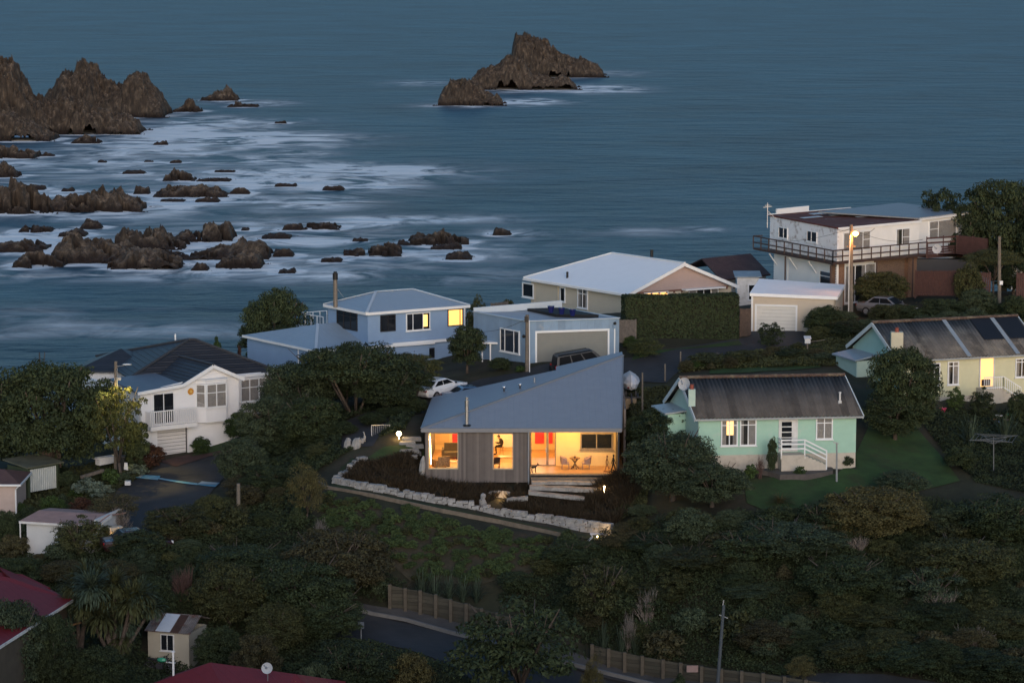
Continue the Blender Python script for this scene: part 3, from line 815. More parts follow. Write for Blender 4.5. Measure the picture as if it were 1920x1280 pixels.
mb.build('cladding', CLAD, MR)
# deck end post and side walls
mb = MB(); fw_.box(mb, mq(1158), fw_.L, m_bot, zt, -3.4, 0); mb.build('deck_side_wall', DKTRIM, MR); mb = MB(); fw_.box(mb, mq(992.5) + .002, mq(994.5), m_bot + .01, zt - .003, -3.0, .012); mb.build('deck_side_wall', DKTRIM, MR)
yb = mBL.y - .35
xbr = mBR.x - .15
# back and side walls run up to the folded roof
def roofz(x, y):
    """underside of the folded roof: two planes meeting on the diagonal crease"""
    u = (y - M_F) / (mBL.y - M_F); s_ = (x - mFL.x) / (mFR.x - mFL.x)
    rise = mBR.z - mz
    return mz + rise * min(u, s_) if True else mz
mb = MB()
def rwall(a, b, n=8, th=.15):
    a = Vector(a); b = Vector(b); e = (b - a).normalized(); nn = Vector((e.y, -e.x)) * th
    for i in range(n):
        p = a.lerp(b, i / n); q = a.lerp(b, (i + 1) / n)
        lo = [V2(p, m_bot), V2(q, m_bot), V2(q - nn, m_bot), V2(p - nn, m_bot)]
        hi = [V2(p, roofz(*p) - .12), V2(q, roofz(*q) - .12), V2(q - nn, roofz(*q) - .12), V2(p - nn, roofz(*p) - .12)]
        mb.hexa(lo, hi)
rwall((xbr, 191.65), (xbr, yb)); rwall((xbr - .16, yb), (xb + .3, yb)); rwall((xb + .15, yb), (xl + .02, 188.4))
mb.build('side_wall', CLADY, MR)
# roof: two folded planes with a crease flashing, tray ribs run up the slope
nA = mFL; nB = mFR; nC = mBR; nD = mBL
ext = Vector((.1, 1.75, 0))
step0 = mBL.lerp(mBR, (1043 - 812) / 356.0)
mb = MB(); mb.slab([nA, nB, nC], .10); mb.build('front_roof_plane', MROOF, MR)
mb = MB(); mb.slab([nA - Vector((0, 0, .004)), nC - Vector((0, 0, .004)), nC + Vector((.0, 1.7, .02)), step0 + Vector((0, 1.5, .02)), step0, nD], .10); mb.build('rear_roof_plane', MROOF2, MR)
mb = MB()
mb.bar(nA + Vector((0, 0, .02)), nC + Vector((0, 0, .02)), .22, .07)
mb.build('crease_flashing', FASC, MR)
mb = MB()
mb.box(mFL.x, mFR.x, M_F - .10, M_F + .04, mz - .24, mz + .03)
mb.bar(nA + Vector((0, .1, -.10)), nD + Vector((0, 0, -.1)), .1, .26); mb.bar(nB + Vector((0, .1, -.10)), nC + Vector((0, 0, -.1)), .1, .26)
mb.build('fascia', FASC, MR)
# flue
f0 = P(875.5, 797, 189.0)
def roofpoint(px, py):
    # meet the roof planes
    D = ray(px, py); d = 186.0
    while d < 206:
        t = d / D.y; x = D.x * t; z = CAMZ + D.z * t
        if d >= M_F and z <= roofz(x, d): return Vector((x, d, roofz(x, d)))
        d += .02
    return P(px, py, 195)
fl = roofpoint(875.5, 797)
ftop = P(875.5, 743, fl.y).z
mb = MB(); mb.lathe(fl, [(.13, -.1), (.13, .9), (.145, .91), (.145, .96), (.13, .97), (.13, ftop - fl.z - .35), (.16, ftop - fl.z - .34), (.16, ftop - fl.z - .24), (.10, ftop - fl.z - .22), (.10, ftop - fl.z - .04), (.05, ftop - fl.z)])
flo = mb.build('flue', STEEL, MR, smooth=False)
mb = MB(); mb.lathe(fl, [(.30, -.06), (.27, .02), (.17, .07)]); mb.build('flashing_collar', BLACK, flo)
for q in ((945, 732), (975, 727)):
    c = roofpoint(*q); mb = MB(); mb.lathe(c, [(.07, -.05), (.07, .18), (.15, .19), (.17, .25), (.10, .34), (.02, .37)]); mb.build('roof_vent', STEEL, MR, smooth=True)
c = roofpoint(1002, 716); mb = MB(); mb.lathe(c, [(.06, -.05), (.06, .32), (.02, .34)]); mb.build('roof_vent', GALV, MR)
# skylight strip low on the rear plane
# floor, ceiling, partitions
mb = MB(); mb.box(xl + .2, xbr - .2, 188.4, 197.6, m_floor - .25, m_floor); mb.build('floor', FLOORW, MR)
mb = MB(); mb.box(mq(994) + xl, mq(1158) + xl, 187.95, 188.395, m_floor - .16, m_floor - .004); mb.build('deck_edge', GREYWOOD, MR)
zc = mzf(811.5) + .02
mb = MB(); mb.box(xl + .2, mq(992) + xl, 188.42, 197.5, zc + .02, zc + .08); mb.box(mq(994.6) + xl, mq(1157.5) + xl, 188.42, 191.3, zc + .02, zc + .09); mb.build('ceiling', INW, MR)
xg = P(1043, 850, 191.2).x; xd0 = mq(994.6) + xl; xd1 = mq(1157.5) + xl
rb = Face((xg, 191.2), (xd1, 191.2), m_floor, zc + .3)
mb = MB()
wq = rb.rect(1088, 1149, 811, 842)
rb.wall(mb, 0, rb.L, m_floor, zc + .02, [], .12)
mb.box(xl + .2, xd0, 197.4, 197.5, m_floor, zc + .02)                      # far wall of the living room
mb.box(xg + .002, xg + .1, 191.33, 197.4, m_floor, zc + .02)
mb.box(xd0, xg, 197.4, 197.5, m_floor, zc + .02)
mb.box(xl + .19, xl + .25, 188.42, 197.4, m_floor, zc + .02)
xpt = P(905, 850, 192).x
mb.box(xpt, xpt + .1, 193.6, 197.4, m_floor, zc + .02)                       # partition between the two rooms
mb.build('interior_wall', INW, MR)
w_ = window(rb, None, MR, frame=GREYWOOD, cols=2, look='dark', s=(wq[0], wq[1], wq[2], min(wq[3], zc - .05)), fw=.09, name='deck_window')
# glazed sliding doors at the back left of the deck
gf = Face((xd0 + .02, 191.2), (xg - .02, 191.2), m_floor, zc)
mb = MB(); gf.box(mb, 0, gf.L, zc - .1, zc, -.06, 0); gf.box(mb, 0, gf.L, m_floor, m_floor + .06, -.06, 0)
for q in (0, gf.L * .62, gf.L - .07): gf.box(mb, q, q + (.07 if q != gf.L * .62 else .16), m_floor + .06, zc - .1, -.06, .002)
sd_ = mb.build('sliding_door', GREYWOOD, MR)
mb = MB(); gf.box(mb, .07, gf.L - .07, m_floor + .06, zc - .1, -.036, -.03); mb.build('pane', GC, sd_)
mb = MB(); gf.box(mb, gf.L * .60, gf.L * .60 + .04, m_floor + .9, m_floor + 1.2, .003, .05); mb.build('handle', STEEL, sd_)
# big openings: frames and panes of the two front windows
for h in (h1, h2):
    mb = MB()
    for a, b, c_, d_ in ((h[0], h[1], h[2] - .05, h[2] + .03), (h[0], h[1], h[3] - .05, h[3] + .01), (h[0] - .02, h[0] + .05, h[2] + .03, h[3] - .05), (h[1] - .05, h[1] + .02, h[2] + .03, h[3] - .05)):
        fw_.box(mb, a, b, c_, d_, -.16, .03)
    w_ = mb.build('window', M('pale_window_joinery', (.42, .33, .22), .6, .1), MR)
    mb = MB(); fw_.box(mb, h[0] + .05, h[1] - .05, h[2] + .03, h[3] - .05, -.09, -.083); mb.build('pane', GC, w_)
# downpipe
dp = P(991, 850, 188.05); mb = MB(); mb.tube([(dp.x, 188.06, mz - .2), (dp.x, 188.06, m_bot - .1), (dp.x + .25, 188.1, m_bot - .3)], .05, 8); mb.build('downpipe', M('grey_downpipe', (.25, .27, .30), .5), MR)
# piles, and a black sheet painted as the shade under the floor
mb = MB()
for px in (812, 850, 890, 930, 970): mb.box(P(px, 900, 188.7).x - .06, P(px, 900, 188.7).x + .06, 188.6, 188.72, m_bot - 1.2, m_bot)
mb.build('pile', GREYWOOD, MR)
mb = MB(); mb.box(xl + .3, xd0, 190.2, 190.3, m_bot - 1.2, m_bot); mb.build('subfloor_dark_sheet', BLACK, MR)
# deck steps
for i, (ya, z_) in enumerate(((187.62, m_floor - .20), (187.28, m_floor - .40))):
    mb = MB(); mb.box(xd0 + .02, xd1 - .02, ya, ya + .33, z_ - .07, z_); mb.box(xd0 + .03, xd1 - .03, ya + .33, ya + .36, z_ - .2, z_ + .128); mb.build('deck_step', GREYWOOD, MR)
# panels on the living-room walls
fz = Face((xl + .26, 197.38), (xg, 197.38), m_floor, zc)
def wallpanel(px, mat, nmz='wall_panel', o=(.003, .03)):
    q = fz.rect(*px); mb = MB(); fz.box(mb, q[0], q[1], q[2], min(q[3], zc - .03), *o); return mb.build(nmz, mat, MR)
wallpanel((813, 842, 803, 833), PLYW); wallpanel((848, 861, 803, 833), REDP); wallpanel((925, 963, 812, 838), M('white_kitchen_cupboard', (.66, .62, .52), .5, .04))
wallpanel((1003, 1020, 800, 831), REDP); wallpanel((1026, 1036, 800, 831), REDP)
# lamps of the house
DL = EMI('lit_downlight', (1, .66, .30), 14)
def downlight(x, y, en):
    mb = MB(); mb.lathe((x, y, zc - .02), [(.06, 0), (.07, .03)]); o_ = mb.build('downlight', DL, MR)
    light('POINT', (x, y, zc - .25), en, (1, .58, .20), .1)
for px, y, en in ((815, 191.0, 150), (850, 195.0, 210), (935, 191.5, 120), (945, 195.8, 150), (1005, 195, 130)):
    downlight(P(px, 820, y).x, y, en)
for px, y, en in ((1030, 189.6, 56), (1075, 189.8, 56), (1125, 189.6, 56)):
    downlight(P(px, 820, y).x, y, en)
mb = MB(); a = P(925, 814, 193.6); mb.box(a.x, a.x + 1.0, 193.5, 193.62, zc - .28, zc - .20); mb.build('linear_lamp', EMI('lit_tube', (1, .8, .5), 6), MR)
mb = MB(); mb.tube([P(806, 818, 188.9), P(807, 835, 188.9), P(808, 870, 188.9)], .04, 6); mb.ball(P(806, 823, 188.9), .07); mb.build('corner_lamp', EMI('lit_corner_lamp', (1, .7, .35), 5), MR)

# ------------------------------------------------------------------ blue weatherboard house
BLUELAP = lapmat('blue_weatherboard', (.215, .315, .47), .2, rough=.6, var=.06)
def ribmat(name, col, e, pitch=.4, **k): return RIB(name, col, (e.x, e.y, 0), pitch, 'rib', **k)
GW = M('glossy_white_trim', (.74, .75, .76), .45, .04)
DKFR = M('dark_window_joinery', (.02, .018, .02), .5, .1)
BH = wthing('weatherboard_house', 'two storey pale blue weatherboard house with steel pipe chimney', 'house', tuple(V2(blue_p.wB, 3.0)))
L1, R1, K1, J1 = blue_p.faces(2.6)
mb = MB(); mb.lap = 0.2
for f in (L1, R1, K1, J1): f.wall(mb, 0, f.L, 2.6, blue_p.ze - .02, [], .15)
lw, rw, kw, jw = wing_p.faces(1.4)
for f in (lw, rw, kw, jw): f.wall(mb, 0.16, f.L - .16, 1.4, wing_p.ze - .02, [], .15)
mb.build('wall', BLUELAP, BH)
p = blue_p; hz = P(700, 544, (p.B.y + p.D.y) / 2).z
r0 = p.uv(p.w1 * .30, p.w2 * .5, hz); r1 = p.uv(p.w1 * .66, p.w2 * .5, hz)
BR1 = ribmat('blue_grey_roof', (.25, .32, .40), p.e1, .38, rough=.42, var=.06, strength=.5, dist=.04)
roof_b = slabroof('roof', [[p.B, p.C, r1, r0], [p.C, p.D, r1], [p.D, p.A, r0, r1], [p.A, p.B, r0]], BR1, BH, .1)
mb = MB()
for a, b in ((p.B, r0), (p.A, r0), (p.C, r1), (p.D, r1), (r0, r1)): mb.bar(a + Vector((0, 0, .03)), b + Vector((0, 0, .03)), .22, .06)
mb.build('ridge_capping', M('pale_ridge_metal', (.42, .47, .53), .4, .05), roof_b)
mb = MB(); gutter_line(mb, [p.A - Vector((0, 0, .1)), p.B - Vector((0, 0, .1)), p.C - Vector((0, 0, .1)), p.D - Vector((0, 0, .1)), p.A - Vector((0, 0, .1))], .14, .2); mb.build('fascia', GW, BH)
q = wing_p; hz2 = P(640, 614, 217).z
s0 = q.uv(q.w1 * .28, q.w2 * .42, hz2); s1 = q.uv(q.w1 * .9, q.w2 * .5, hz2); s2 = q.uv(q.w1 * .28, q.w2 * .97, q.ze + .25)
roof_w = slabroof('lower_roof', [[q.B, q.C, s1, s0], [q.C, q.D, s1], [q.A, q.B, s0, s2], [q.D, q.A, s2, s0, s1]], BR1, BH, .1)
mb = MB()
mb.bar(q.B + Vector((0, 0, .03)), s0 + Vector((0, 0, .03)), .22, .06); mb.build('ridge_capping', M('pale_ridge_metal', (.42, .47, .53)), roof_w)
mb = MB(); gutter_line(mb, [q.A - Vector((0, 0, .08)), q.B - Vector((0, 0, .08)), q.C - Vector((0, 0, .08))], .14, .18)
bl0, bl1 = R1.on(735, 645), R1.on(872, 634)
R1.box(mb, 2.0, R1.L + .02, bl0[1] - .1, bl0[1] + .1, .003, .25)
mb.build('lower_fascia', GW, BH)
window(L1, (633, 671, 582, 617), BH, DKFR, 3, .3, 'dark', sill=False, fw=.06)
window(R1, (712.5, 741, 590, 621), BH, DKFR, 2, .25, 'dark', sill=False, fw=.06)
window(R1, (760.7, 805.7, 586, 619), BH, GW, 3, None, 'dark', split=[.28, .7], fw=.07)
window(R1, (838.8, 867.4, 579, 610.7), BH, DKFR, 2, None, 'lit', split=[.8], sill=False, fw=.06)
a = R1.rect(790, 803, 587, 618); mb = MB(); R1.box(mb, a[0] + .1, a[1] - .1, a[2] + .25, a[3] - .1, .062, .066); mb.build('lit_blind', EMI('lit_room_glow', (1, .55, .16), .75), BH)
window(R1, (775, 814, 653, 672), BH, DKFR, 2, None, 'dark', sill=False)
for f, px in ((L1, None), (R1, None)):
    mb = MB(); f.box(mb, f.L - .06, f.L + .02, 2.7, p.ze - .15, .002, .045) if f is L1 else f.box(mb, f.L - .1, f.L, 2.7, p.ze - .15, .003, .05)
    mb.build('corner_board', BLUELAP if f is L1 else GW, BH)
c = P(629, 566, 219.5); t = P(629, 512, 219.5).z
mb = MB(); mb.lathe((c.x, c.y, c.z - .4), [(.17, 0), (.16, t - c.z - .2), (.16, t - c.z - .1)]); cho = mb.build('chimney_pipe', M('rusty_grey_flue', (.20, .17, .14), .6, .3, 3, metal=.3), BH)
mb = MB(); mb.lathe((c.x, c.y, t - .5), [(.20, 0), (.20, .5), (.13, .52), (.13, .62)]); mb.build('cowl', BLACK, cho)
mb = MB(); mb.bar((c.x, c.y, t - 1.0), (c.x + .6, c.y + .4, c.z + .3), .03); mb.build('stay', GALV, cho)
# roof deck balustrade beyond the upper storey
za = P(590, 612, 220).z; a, b = P(560, 600, 221), P(613, 597, 220)
bl = wing_p.uv(.4, 5.2, 0)
mb = MB(); gb = MB()
A0 = Pz(561, 610, q.ze + .25); A1 = Pz(613, 606, q.ze + .25); A2 = Pz(606, 618, q.ze + .25)
for u, v in ((A0, A1), (A0, A2)):
    n = 4
    for i in range(n + 1):
        k = u.lerp(v, i / n); mb.bar(k, k + Vector((0, 0, 1.0)), .05)
    mb.bar(u + Vector((0, 0, 1.0)), v + Vector((0, 0, 1.0)), .06, .05); gb.hexa([u + Vector((0, 0, .1)), v + Vector((0, 0, .1)), v + Vector((0, .02, .1)), u + Vector((0, .02, .1))], [u + Vector((0, 0, .95)), v + Vector((0, 0, .95)), v + Vector((0, .02, .95)), u + Vector((0, .02, .95))])
bo = mb.build('balustrade', GW, BH); gb.build('glass_panel', GC, bo)
mb = MB(); k = lw.on(560, 650); lw.box(mb, k[0] - .04, k[0] + .04, 1.8, q.ze - .15, .003, .07); mb.build('downpipe', GW, BH)

# ------------------------------------------------------------------ blue flat-roofed garage
GH = wthing('garage', 'blue flat roofed double garage with wide grey roller door', 'garage', tuple(V2(gar_p.wB, 4.25)))
p = gar_p; eR = p.e1; eL = p.e2
GBL = RIB('blue_garage_panel_front', (.20, .29, .40), (eR.x, eR.y, 0), .55, 'groove', rough=.6, var=.22, pervar=.3, strength=.6, dist=.02, dirt=(.30, .33, .36), dscale=.9, damt=.25)
GBL2 = RIB('blue_garage_panel_side', (.22, .31, .42), (eL.x, eL.y, 0), .55, 'groove', rough=.6, var=.15, pervar=.25, strength=.6, dist=.02)
gl, gr, gk, gj = p.faces(3.6)
zb = gr.on(1072, 690)[1]
dq = gr.rect(1005, 1141, 620, 690)
zp = p.ze
mb = MB(); gr.wall(mb, 0, gr.L, 3.6, zp, [(dq[0], dq[1], 3.5, dq[3])], .18); mb.build('front_wall', GBL, GH)
mb = MB()
ln = Face(gl.a, gl.b, 3.6, zp)
ln.wall(mb, 0, ln.L - .19, 3.6, zp - .05, [], .18)
gk.wall(mb, .19, gk.L, 3.6, zp, [], .18)
mb.build('side_wall', GBL2, GH)
far = p.A.copy(); farD = p.D.copy()
mb = MB(); mb.slab([V2(p.wB + p.e1 * .19 + p.e2 * .19, zp - .35), V2(p.wC - p.e1 * .2 + p.e2 * .2, zp - .35), V2(farD - p.e1 * .2, zp - .1), V2(far + p.e1 * .2, zp - .1)], .12)
mb.build('roof', M('pale_grey_membrane_roof', (.33, .36, .40), .6, .1, 1), GH)
mb = MB(); mb.bar(V2(p.wB, zp + .02), V2(p.wC, zp + .02), .24, .06); mb.bar(V2(p.wB, zp - .02), V2(far, zp - .02), .24, .06); mb.bar(V2(far, zp + .0), V2(farD, zp + .35), .14, .5); mb.bar(V2(p.wC, zp + .02), V2(farD, zp + .02), .2, .06); mb.build('parapet_capping', M('pale_blue_capping', (.42, .48, .54), .45, .06), GH)
mb = MB(); mb.slab([V2(p.uv(4.2, 3.6), zp + .02), V2(p.uv(6.7, 2.2), zp + .02), V2(p.uv(6.7, 6.9), zp + .10), V2(p.uv(4.0, 6.9), zp + .10)], .2); mb.build('roof_terrace', M('black_terrace_membrane', (.015, .016, .018), .8), GH)
mb = MB(); n = 22
for i in range(n):
    z0_ = zb + (dq[3] - .08 - zb) * i / n; z1_ = zb + (dq[3] - .08 - zb) * (i + 1) / n
    gr.box(mb, dq[0] + .07, dq[1] - .07, z0_ + .004, z1_ - .02, -.12, -.08); gr.box(mb, dq[0] + .07, dq[1] - .07, z1_ - .02, z1_ + .004, -.12, -.10)
mb.build('roller_door', M('grey_green_roller_door', (.20, .205, .19), .5, .05, 2), GH)
mb = MB()
for a, b, c_, d_ in ((dq[0] - .06, dq[0] + .07, 3.7, dq[3] + .07), (dq[1] - .07, dq[1] + .06, 3.7, dq[3] + .07), (dq[0] + .07, dq[1] - .07, dq[3] - .08, dq[3] + .07)): gr.box(mb, a, b, c_, d_, -.07, .035)
mb.build('door_frame', GW, GH)
window(gl, (939, 975, 617, 661), GH, GW, 3, None, 'dark', split=[.25, .72], fw=.09)
mb = MB(); k = gr.on(1152, 640)[0]; gr.box(mb, k - .04, k + .04, 3.8, zp - .45, .003, .08); mb.build('downpipe', GW, GH)
mb = MB(); gr.box(mb, k - .12, k + .12, zp - .75, zp - .45, .003, .12); mb.build('rainhead', GBL, GH)
mb = MB(); mb.ball(gr.pt(k, zp - .35, .12), .12); mb.build('wall_lamp', BLACK, GH)
mb = MB(); a = P(922, 642, 214); mb.box(a.x - 1.0, a.x + .6, a.y - .2, a.y + 1.2, a.z - .08, a.z + .04); mb.bar((a.x - .7, a.y, 4.0), (a.x - .7, a.y, a.z - .1), .1); mb.bar((a.x - .1, a.y, 4.0), (a.x - .1, a.y, a.z - .1), .1); mb.build('entry_canopy', GW, GH)
for i, (px, py) in enumerate(((1033, 586), (1053, 589), (1073.5, 592))):
    c = P(px, py, p.uv(4.4 + .75 * i, 6.2).y); c = P(px, py, 214.5 + .6 * 0 - i * .55); c.z = zp + .11
    c = Pz(px, py, zp + .12)
    mb = MB(); mb.lathe(c, [(.16, 0), (.24, .42), (.27, .44), (.27, .50), (.21, .50), (.2, .42)], 14)
    o = mb.build('plant_pot', M('glazed_cobalt_blue', (.012, .015, .09), .25, .2), loc=tuple(c)); tag(o, ['cobalt blue pot farthest from the pole end of the garage terrace with a thin plant', 'middle cobalt blue pot of the three on the garage terrace', 'cobalt blue pot nearest the roller door side of the garage terrace'][i], 'plant pot', 'blue pots on the garage roof')

# ------------------------------------------------------------------ cream house with a white roof
CH = wthing('cream_house', 'cream weatherboard house with broad white metal roof and pink gable', 'house', tuple(V2(cream_p.wB, 5.6)))
p = cream_p; CREAM = lapmat('cream_weatherboard', (.50, .44, .345), .18, var=.05)
fl_, fr_, fk_, fj_ = p.faces(4.6)
mb = MB(); mb.lap = 0.18
for f in (fl_, fr_, fk_, fj_): f.wall(mb, 0, f.L, 4.6, p.ze + .05, [], .15)
mb.build('wall', CREAM, CH)
apz = P(1282, 493, p.uv(p.w1 / 2, 0).y).z
ap = p.uv(p.w1 / 2, 0, apz); apb = p.uv(p.w1 / 2, p.w2 - 4.6, apz)
WROOF = ribmat('white_roof_metal', (.84, .84, .86), p.e2, .4, rough=.4, var=.03, strength=.15, dist=.02, spec=.4)
ro = slabroof('roof', [[p.B, ap, apb, p.A], [ap, p.C, p.D, apb], [p.A, apb, p.D]], WROOF, CH, .1)
mb = MB(); mb.bar(ap + Vector((0, 0, .03)), apb + Vector((0, 0, .03)), .25, .06); mb.bar(apb + Vector((0, 0, .03)), p.A + Vector((0, 0, .03)), .2, .05); mb.build('ridge_capping', GW, ro)
mb = MB(); mb.bar(p.B + Vector((0, 0, -.12)), ap + Vector((0, 0, -.12)), .08, .26); mb.bar(p.C + Vector((0, 0, -.12)), ap + Vector((0, 0, -.12)), .08, .26); mb.bar(p.A - Vector((0, 0, .14)), p.B - Vector((0, 0, .14)), .12, .16); mb.build('bargeboard', GW, CH)
mb = MB(); a, b = fr_.a, fr_.b
g0, g1 = p.B + p.e2 * .35, p.C + p.e2 * .35; gz = p.ze
k = .8
mb.slab([V2(g0, gz + .0), V2(g1, gz + .0), V2(p.uv(p.w1 / 2, .35), apz - .1)], .02) if False else None
tri = [fr_.pt(.2, gz + .02, .02), fr_.pt(fr_.L - .2, gz + .02, .02), V2(p.uv(p.w1 / 2, .42), apz - .16)]
tri2 = [q_ + Vector((p.e2.x, p.e2.y, 0)) * .12 for q_ in tri]
mb.add(tri + tri2, [[0, 1, 2], [5, 4, 3], [0, 3, 4, 1], [1, 4, 5, 2], [2, 5, 3, 0]])
mb.build('gable_panel', lapmat('pink_gable_board', (.40, .30, .27), .16, var=.05), CH)
mb = MB(); fr_.box(mb, .3, fr_.L - .3, gz - .10, gz + .02, .025, .09)
for i in range(14): fr_.box(mb, .5 + i * .72, .62 + i * .72, gz - .22, gz - .10, .025, .12)
mb.build('gable_dentils', M('rust_brown_paint', (.16, .08, .06), .6), CH)
window(fl_, (980.5, 1002, 530, 558), CH, GW, 1, None, 'dark', fw=.12)
window(fl_, (1005, 1036, 525.5, 531), CH, GW, 3, None, 'dark', sill=False, fw=.04)
window(fl_, (1051, 1061, 538, 566), CH, GW, 1, None, 'dark', fw=.1)
window(fl_, (1084, 1103, 539, 578), CH, GW, 2, .3, 'curtain', fw=.09)
window(fr_, (1206, 1252, 547, 562), CH, GW, 3, None, 'lit', fw=.07)
window(fr_, (1291, 1346, 541, 558), CH, GW, 4, None, 'curtain', fw=.07)
mb = MB(); k = fr_.rect(1277, 1352, 534, 541); fr_.box(mb, k[0], k[1], k[2], k[2] + .10, .003, .7); mb.build('window_hood', GW, CH)
mb = MB(); k = fl_.on(1047, 550)[0]; fl_.box(mb, k - .05, k + .05, 5, p.ze - .2, .003, .1); fl_.box(mb, fl_.on(1003, 540)[0] - .05, fl_.on(1003, 540)[0] + .05, 5, p.ze - .2, .003, .06); mb.build('downpipe', CREAM, CH)
c = p.uv(.9, p.w2 * .66); c.z = p.ze + .3; mb = MB(); mb.lathe(c, [(.09, -.2), (.09, .45), (.12, .5), (.05, .56)]); mb.build('roof_vent', BLACK, CH)
c = p.uv(p.w1 * .62, p.w2 * .42); cz = apz - .8; mb = MB(); mb.lathe((c.x, c.y, cz), [(.13, 0), (.13, P(1216, 468, c.y).z - cz), (.16, P(1216, 468, c.y).z - cz)]); mb.build('flue', BLACK, CH)

# ------------------------------------------------------------------ house with a rusty roof behind
RH = wthing('rusty_roof_house', 'low house with rust red iron roof behind the cream house', 'house', tuple(P(1400, 520, 240)))
zr = P(1360, 522, 238).z
A, B_, C = P(1280, 487, 246), P(1352, 534, 237), P(1445, 506, 241)
A.z = B_.z = C.z = zr
D_ = A + C - B_
apz_ = P(1315, 474, 246).z
m1_, m2_ = (A + B_) / 2, (C + D_) / 2; m1_.z = m2_.z = apz_
RUST = ribmat('rusty_iron_roof', (.075, .035, .030), (C - B_).normalized(), .3, rough=.8, var=.35, strength=.5, dist=.03, dirt=(.13, .07, .05), dscale=.6, damt=.5)
slabroof('roof', [[B_, C, m2_, m1_], [A, m1_, m2_, D_]], RUST, RH, .1)
f = Face((B_ + (A - B_) * .08 + (C - B_) * .03).to_2d(), (C + (A - B_) * .08 - (C - B_) * .03).to_2d(), 4, zr); mb = MB(); f.wall(mb, 0, f.L, 4, zr - .02, [], .15)
f2 = Face((A - (A - B_) * .08 + (C - B_) * .03).to_2d(), f.a, 4, zr); f2.wall(mb, 0, f2.L, 4, zr - .02)
mb.build('wall', WHITE2, RH)
mb = MB(); a = P(1400, 522, 236); mb.box(a.x - .9, a.x + .9, a.y - 1.5, a.y, 5, a.z + .35); mb.build('porch', WHITE2, RH)
mb = MB(); mb.slab([(a.x - 1.1, a.y - 1.7, a.z + .36), (a.x + 1.1, a.y - 1.7, a.z + .36), (a.x + 1.1, a.y + .3, a.z + .6), (a.x - 1.1, a.y + .3, a.z + .6)], .08); mb.build('porch_roof', M('blue_grey_porch_iron', (.2, .25, .3), .5), RH)
f3 = Face((a.x - .9, a.y - 1.5), (a.x + .9, a.y - 1.5), 5, a.z); window(f3, None, RH, GW, 1, None, 'dark', s=(.9, 1.5, a.z - 1.6, a.z - .3))

# ------------------------------------------------------------------ white two-storey house with wrap-round balcony
WH = wthing('two_storey_house', 'white two storey house with peeling paint and dark brown wraparound balcony', 'house', tuple(V2(white_p.wB, 6.2)))
p = white_p
PEEL = RIB('peeling_white_weatherboard', (.73, .73, .74), (0, 0, 1), .2, 'lap', var=.07, strength=.5, dist=.02, dirt=(.22, .15, .12), dscale=1.5, damt=.48)
CLEANW = lapmat('clean_white_weatherboard', (.74, .73, .71), .2, var=.05)
wl, wr, wk, wj = p.faces(5.5)
dz = wl.on(1500, 492)[1]
zdk = P(1570, 490, p.wB.y).z                       # deck level
mb = MB(); mb.lap = 0.2; wl.wall(mb, 0, wl.L, zdk - .1, p.ze - .02, [], .15); mb.build('left_wall', PEEL, WH)
mb = MB(); mb.lap = 0.2
wr.wall(mb, .16, wr.L, zdk - .1, p.ze - .02, [], .15); wk.wall(mb, .16, wk.L, zdk - .1, p.ze - .02, [], .15); wj.wall(mb, .16, wj.L - .16, zdk - .1, p.ze - .02, [], .15)
# right wing set back a little
wgA = p.wC + p.e2 * .5; wgB = Pz(1815, 398, p.ze + .1); wgB = wgA + (wgB - wgA).normalized() * (wgB - wgA).length
wing = Face(wgA.to_2d(), wgB.to_2d(), zdk, p.ze + .15)
wing.wall(mb, 0, wing.L, 6.2, p.ze + .1, [], .15)
we = Face(wing.b, wing.pt(wing.L, 0, -6).to_2d(), zdk, p.ze); we.wall(mb, .0, we.L, 6.2, p.ze + .1, [], .15)
mb.build('front_wall', CLEANW, WH)
lin = .5
lo1 = Face(wl.pt(.35, 0, -lin).to_2d(), wl.pt(wl.L + lin - lin, 0, -lin).to_2d(), 5.5, zdk)
mb = MB(); mb.lap = 0.2; wl.wall(mb, .7, wl.L - .0, 5.0, zdk - .25, [], .15); mb.build('lower_wall', CLEANW, WH)
mb = MB()
BRICK = M('brown_brick', (.20, .115, .075), .85, .35, 9, bump=.4, bscale=30)
for q0, q1 in ((.02, .85), (wr.L - 1.2, wr.L - .1)): mb = MB(); wr.box(mb, q0, q1, 5.0, zdk - .25, -.6, .0); mb.build('brick_pier', BRICK, WH)
mb = MB(); wr.wall(mb, .86, wr.L - 1.21, 5.0, zdk - .25, [], .1) if False else wr.box(mb, .86, 4.6, 5, zdk - .25, -.5, -.4); mb.build('recess_wall', CLEANW, WH); mb = MB(); wr.box(mb, 4.6, wr.L - 1.21, 5, zdk - .25, -.5, -.38); mb.build('recess_wall', M('dull_brown_brick', (.16, .105, .075), .85, .35, 9), WH)
rf = Face(wr.pt(.86, 0, -.398).to_2d(), wr.pt(wr.L - 1.21, 0, -.398).to_2d(), 5, zdk)
window(rf, None, WH, GW, 3, None, 'half', s=(.35, 3.9, 6.7, zdk - .45), fw=.10)
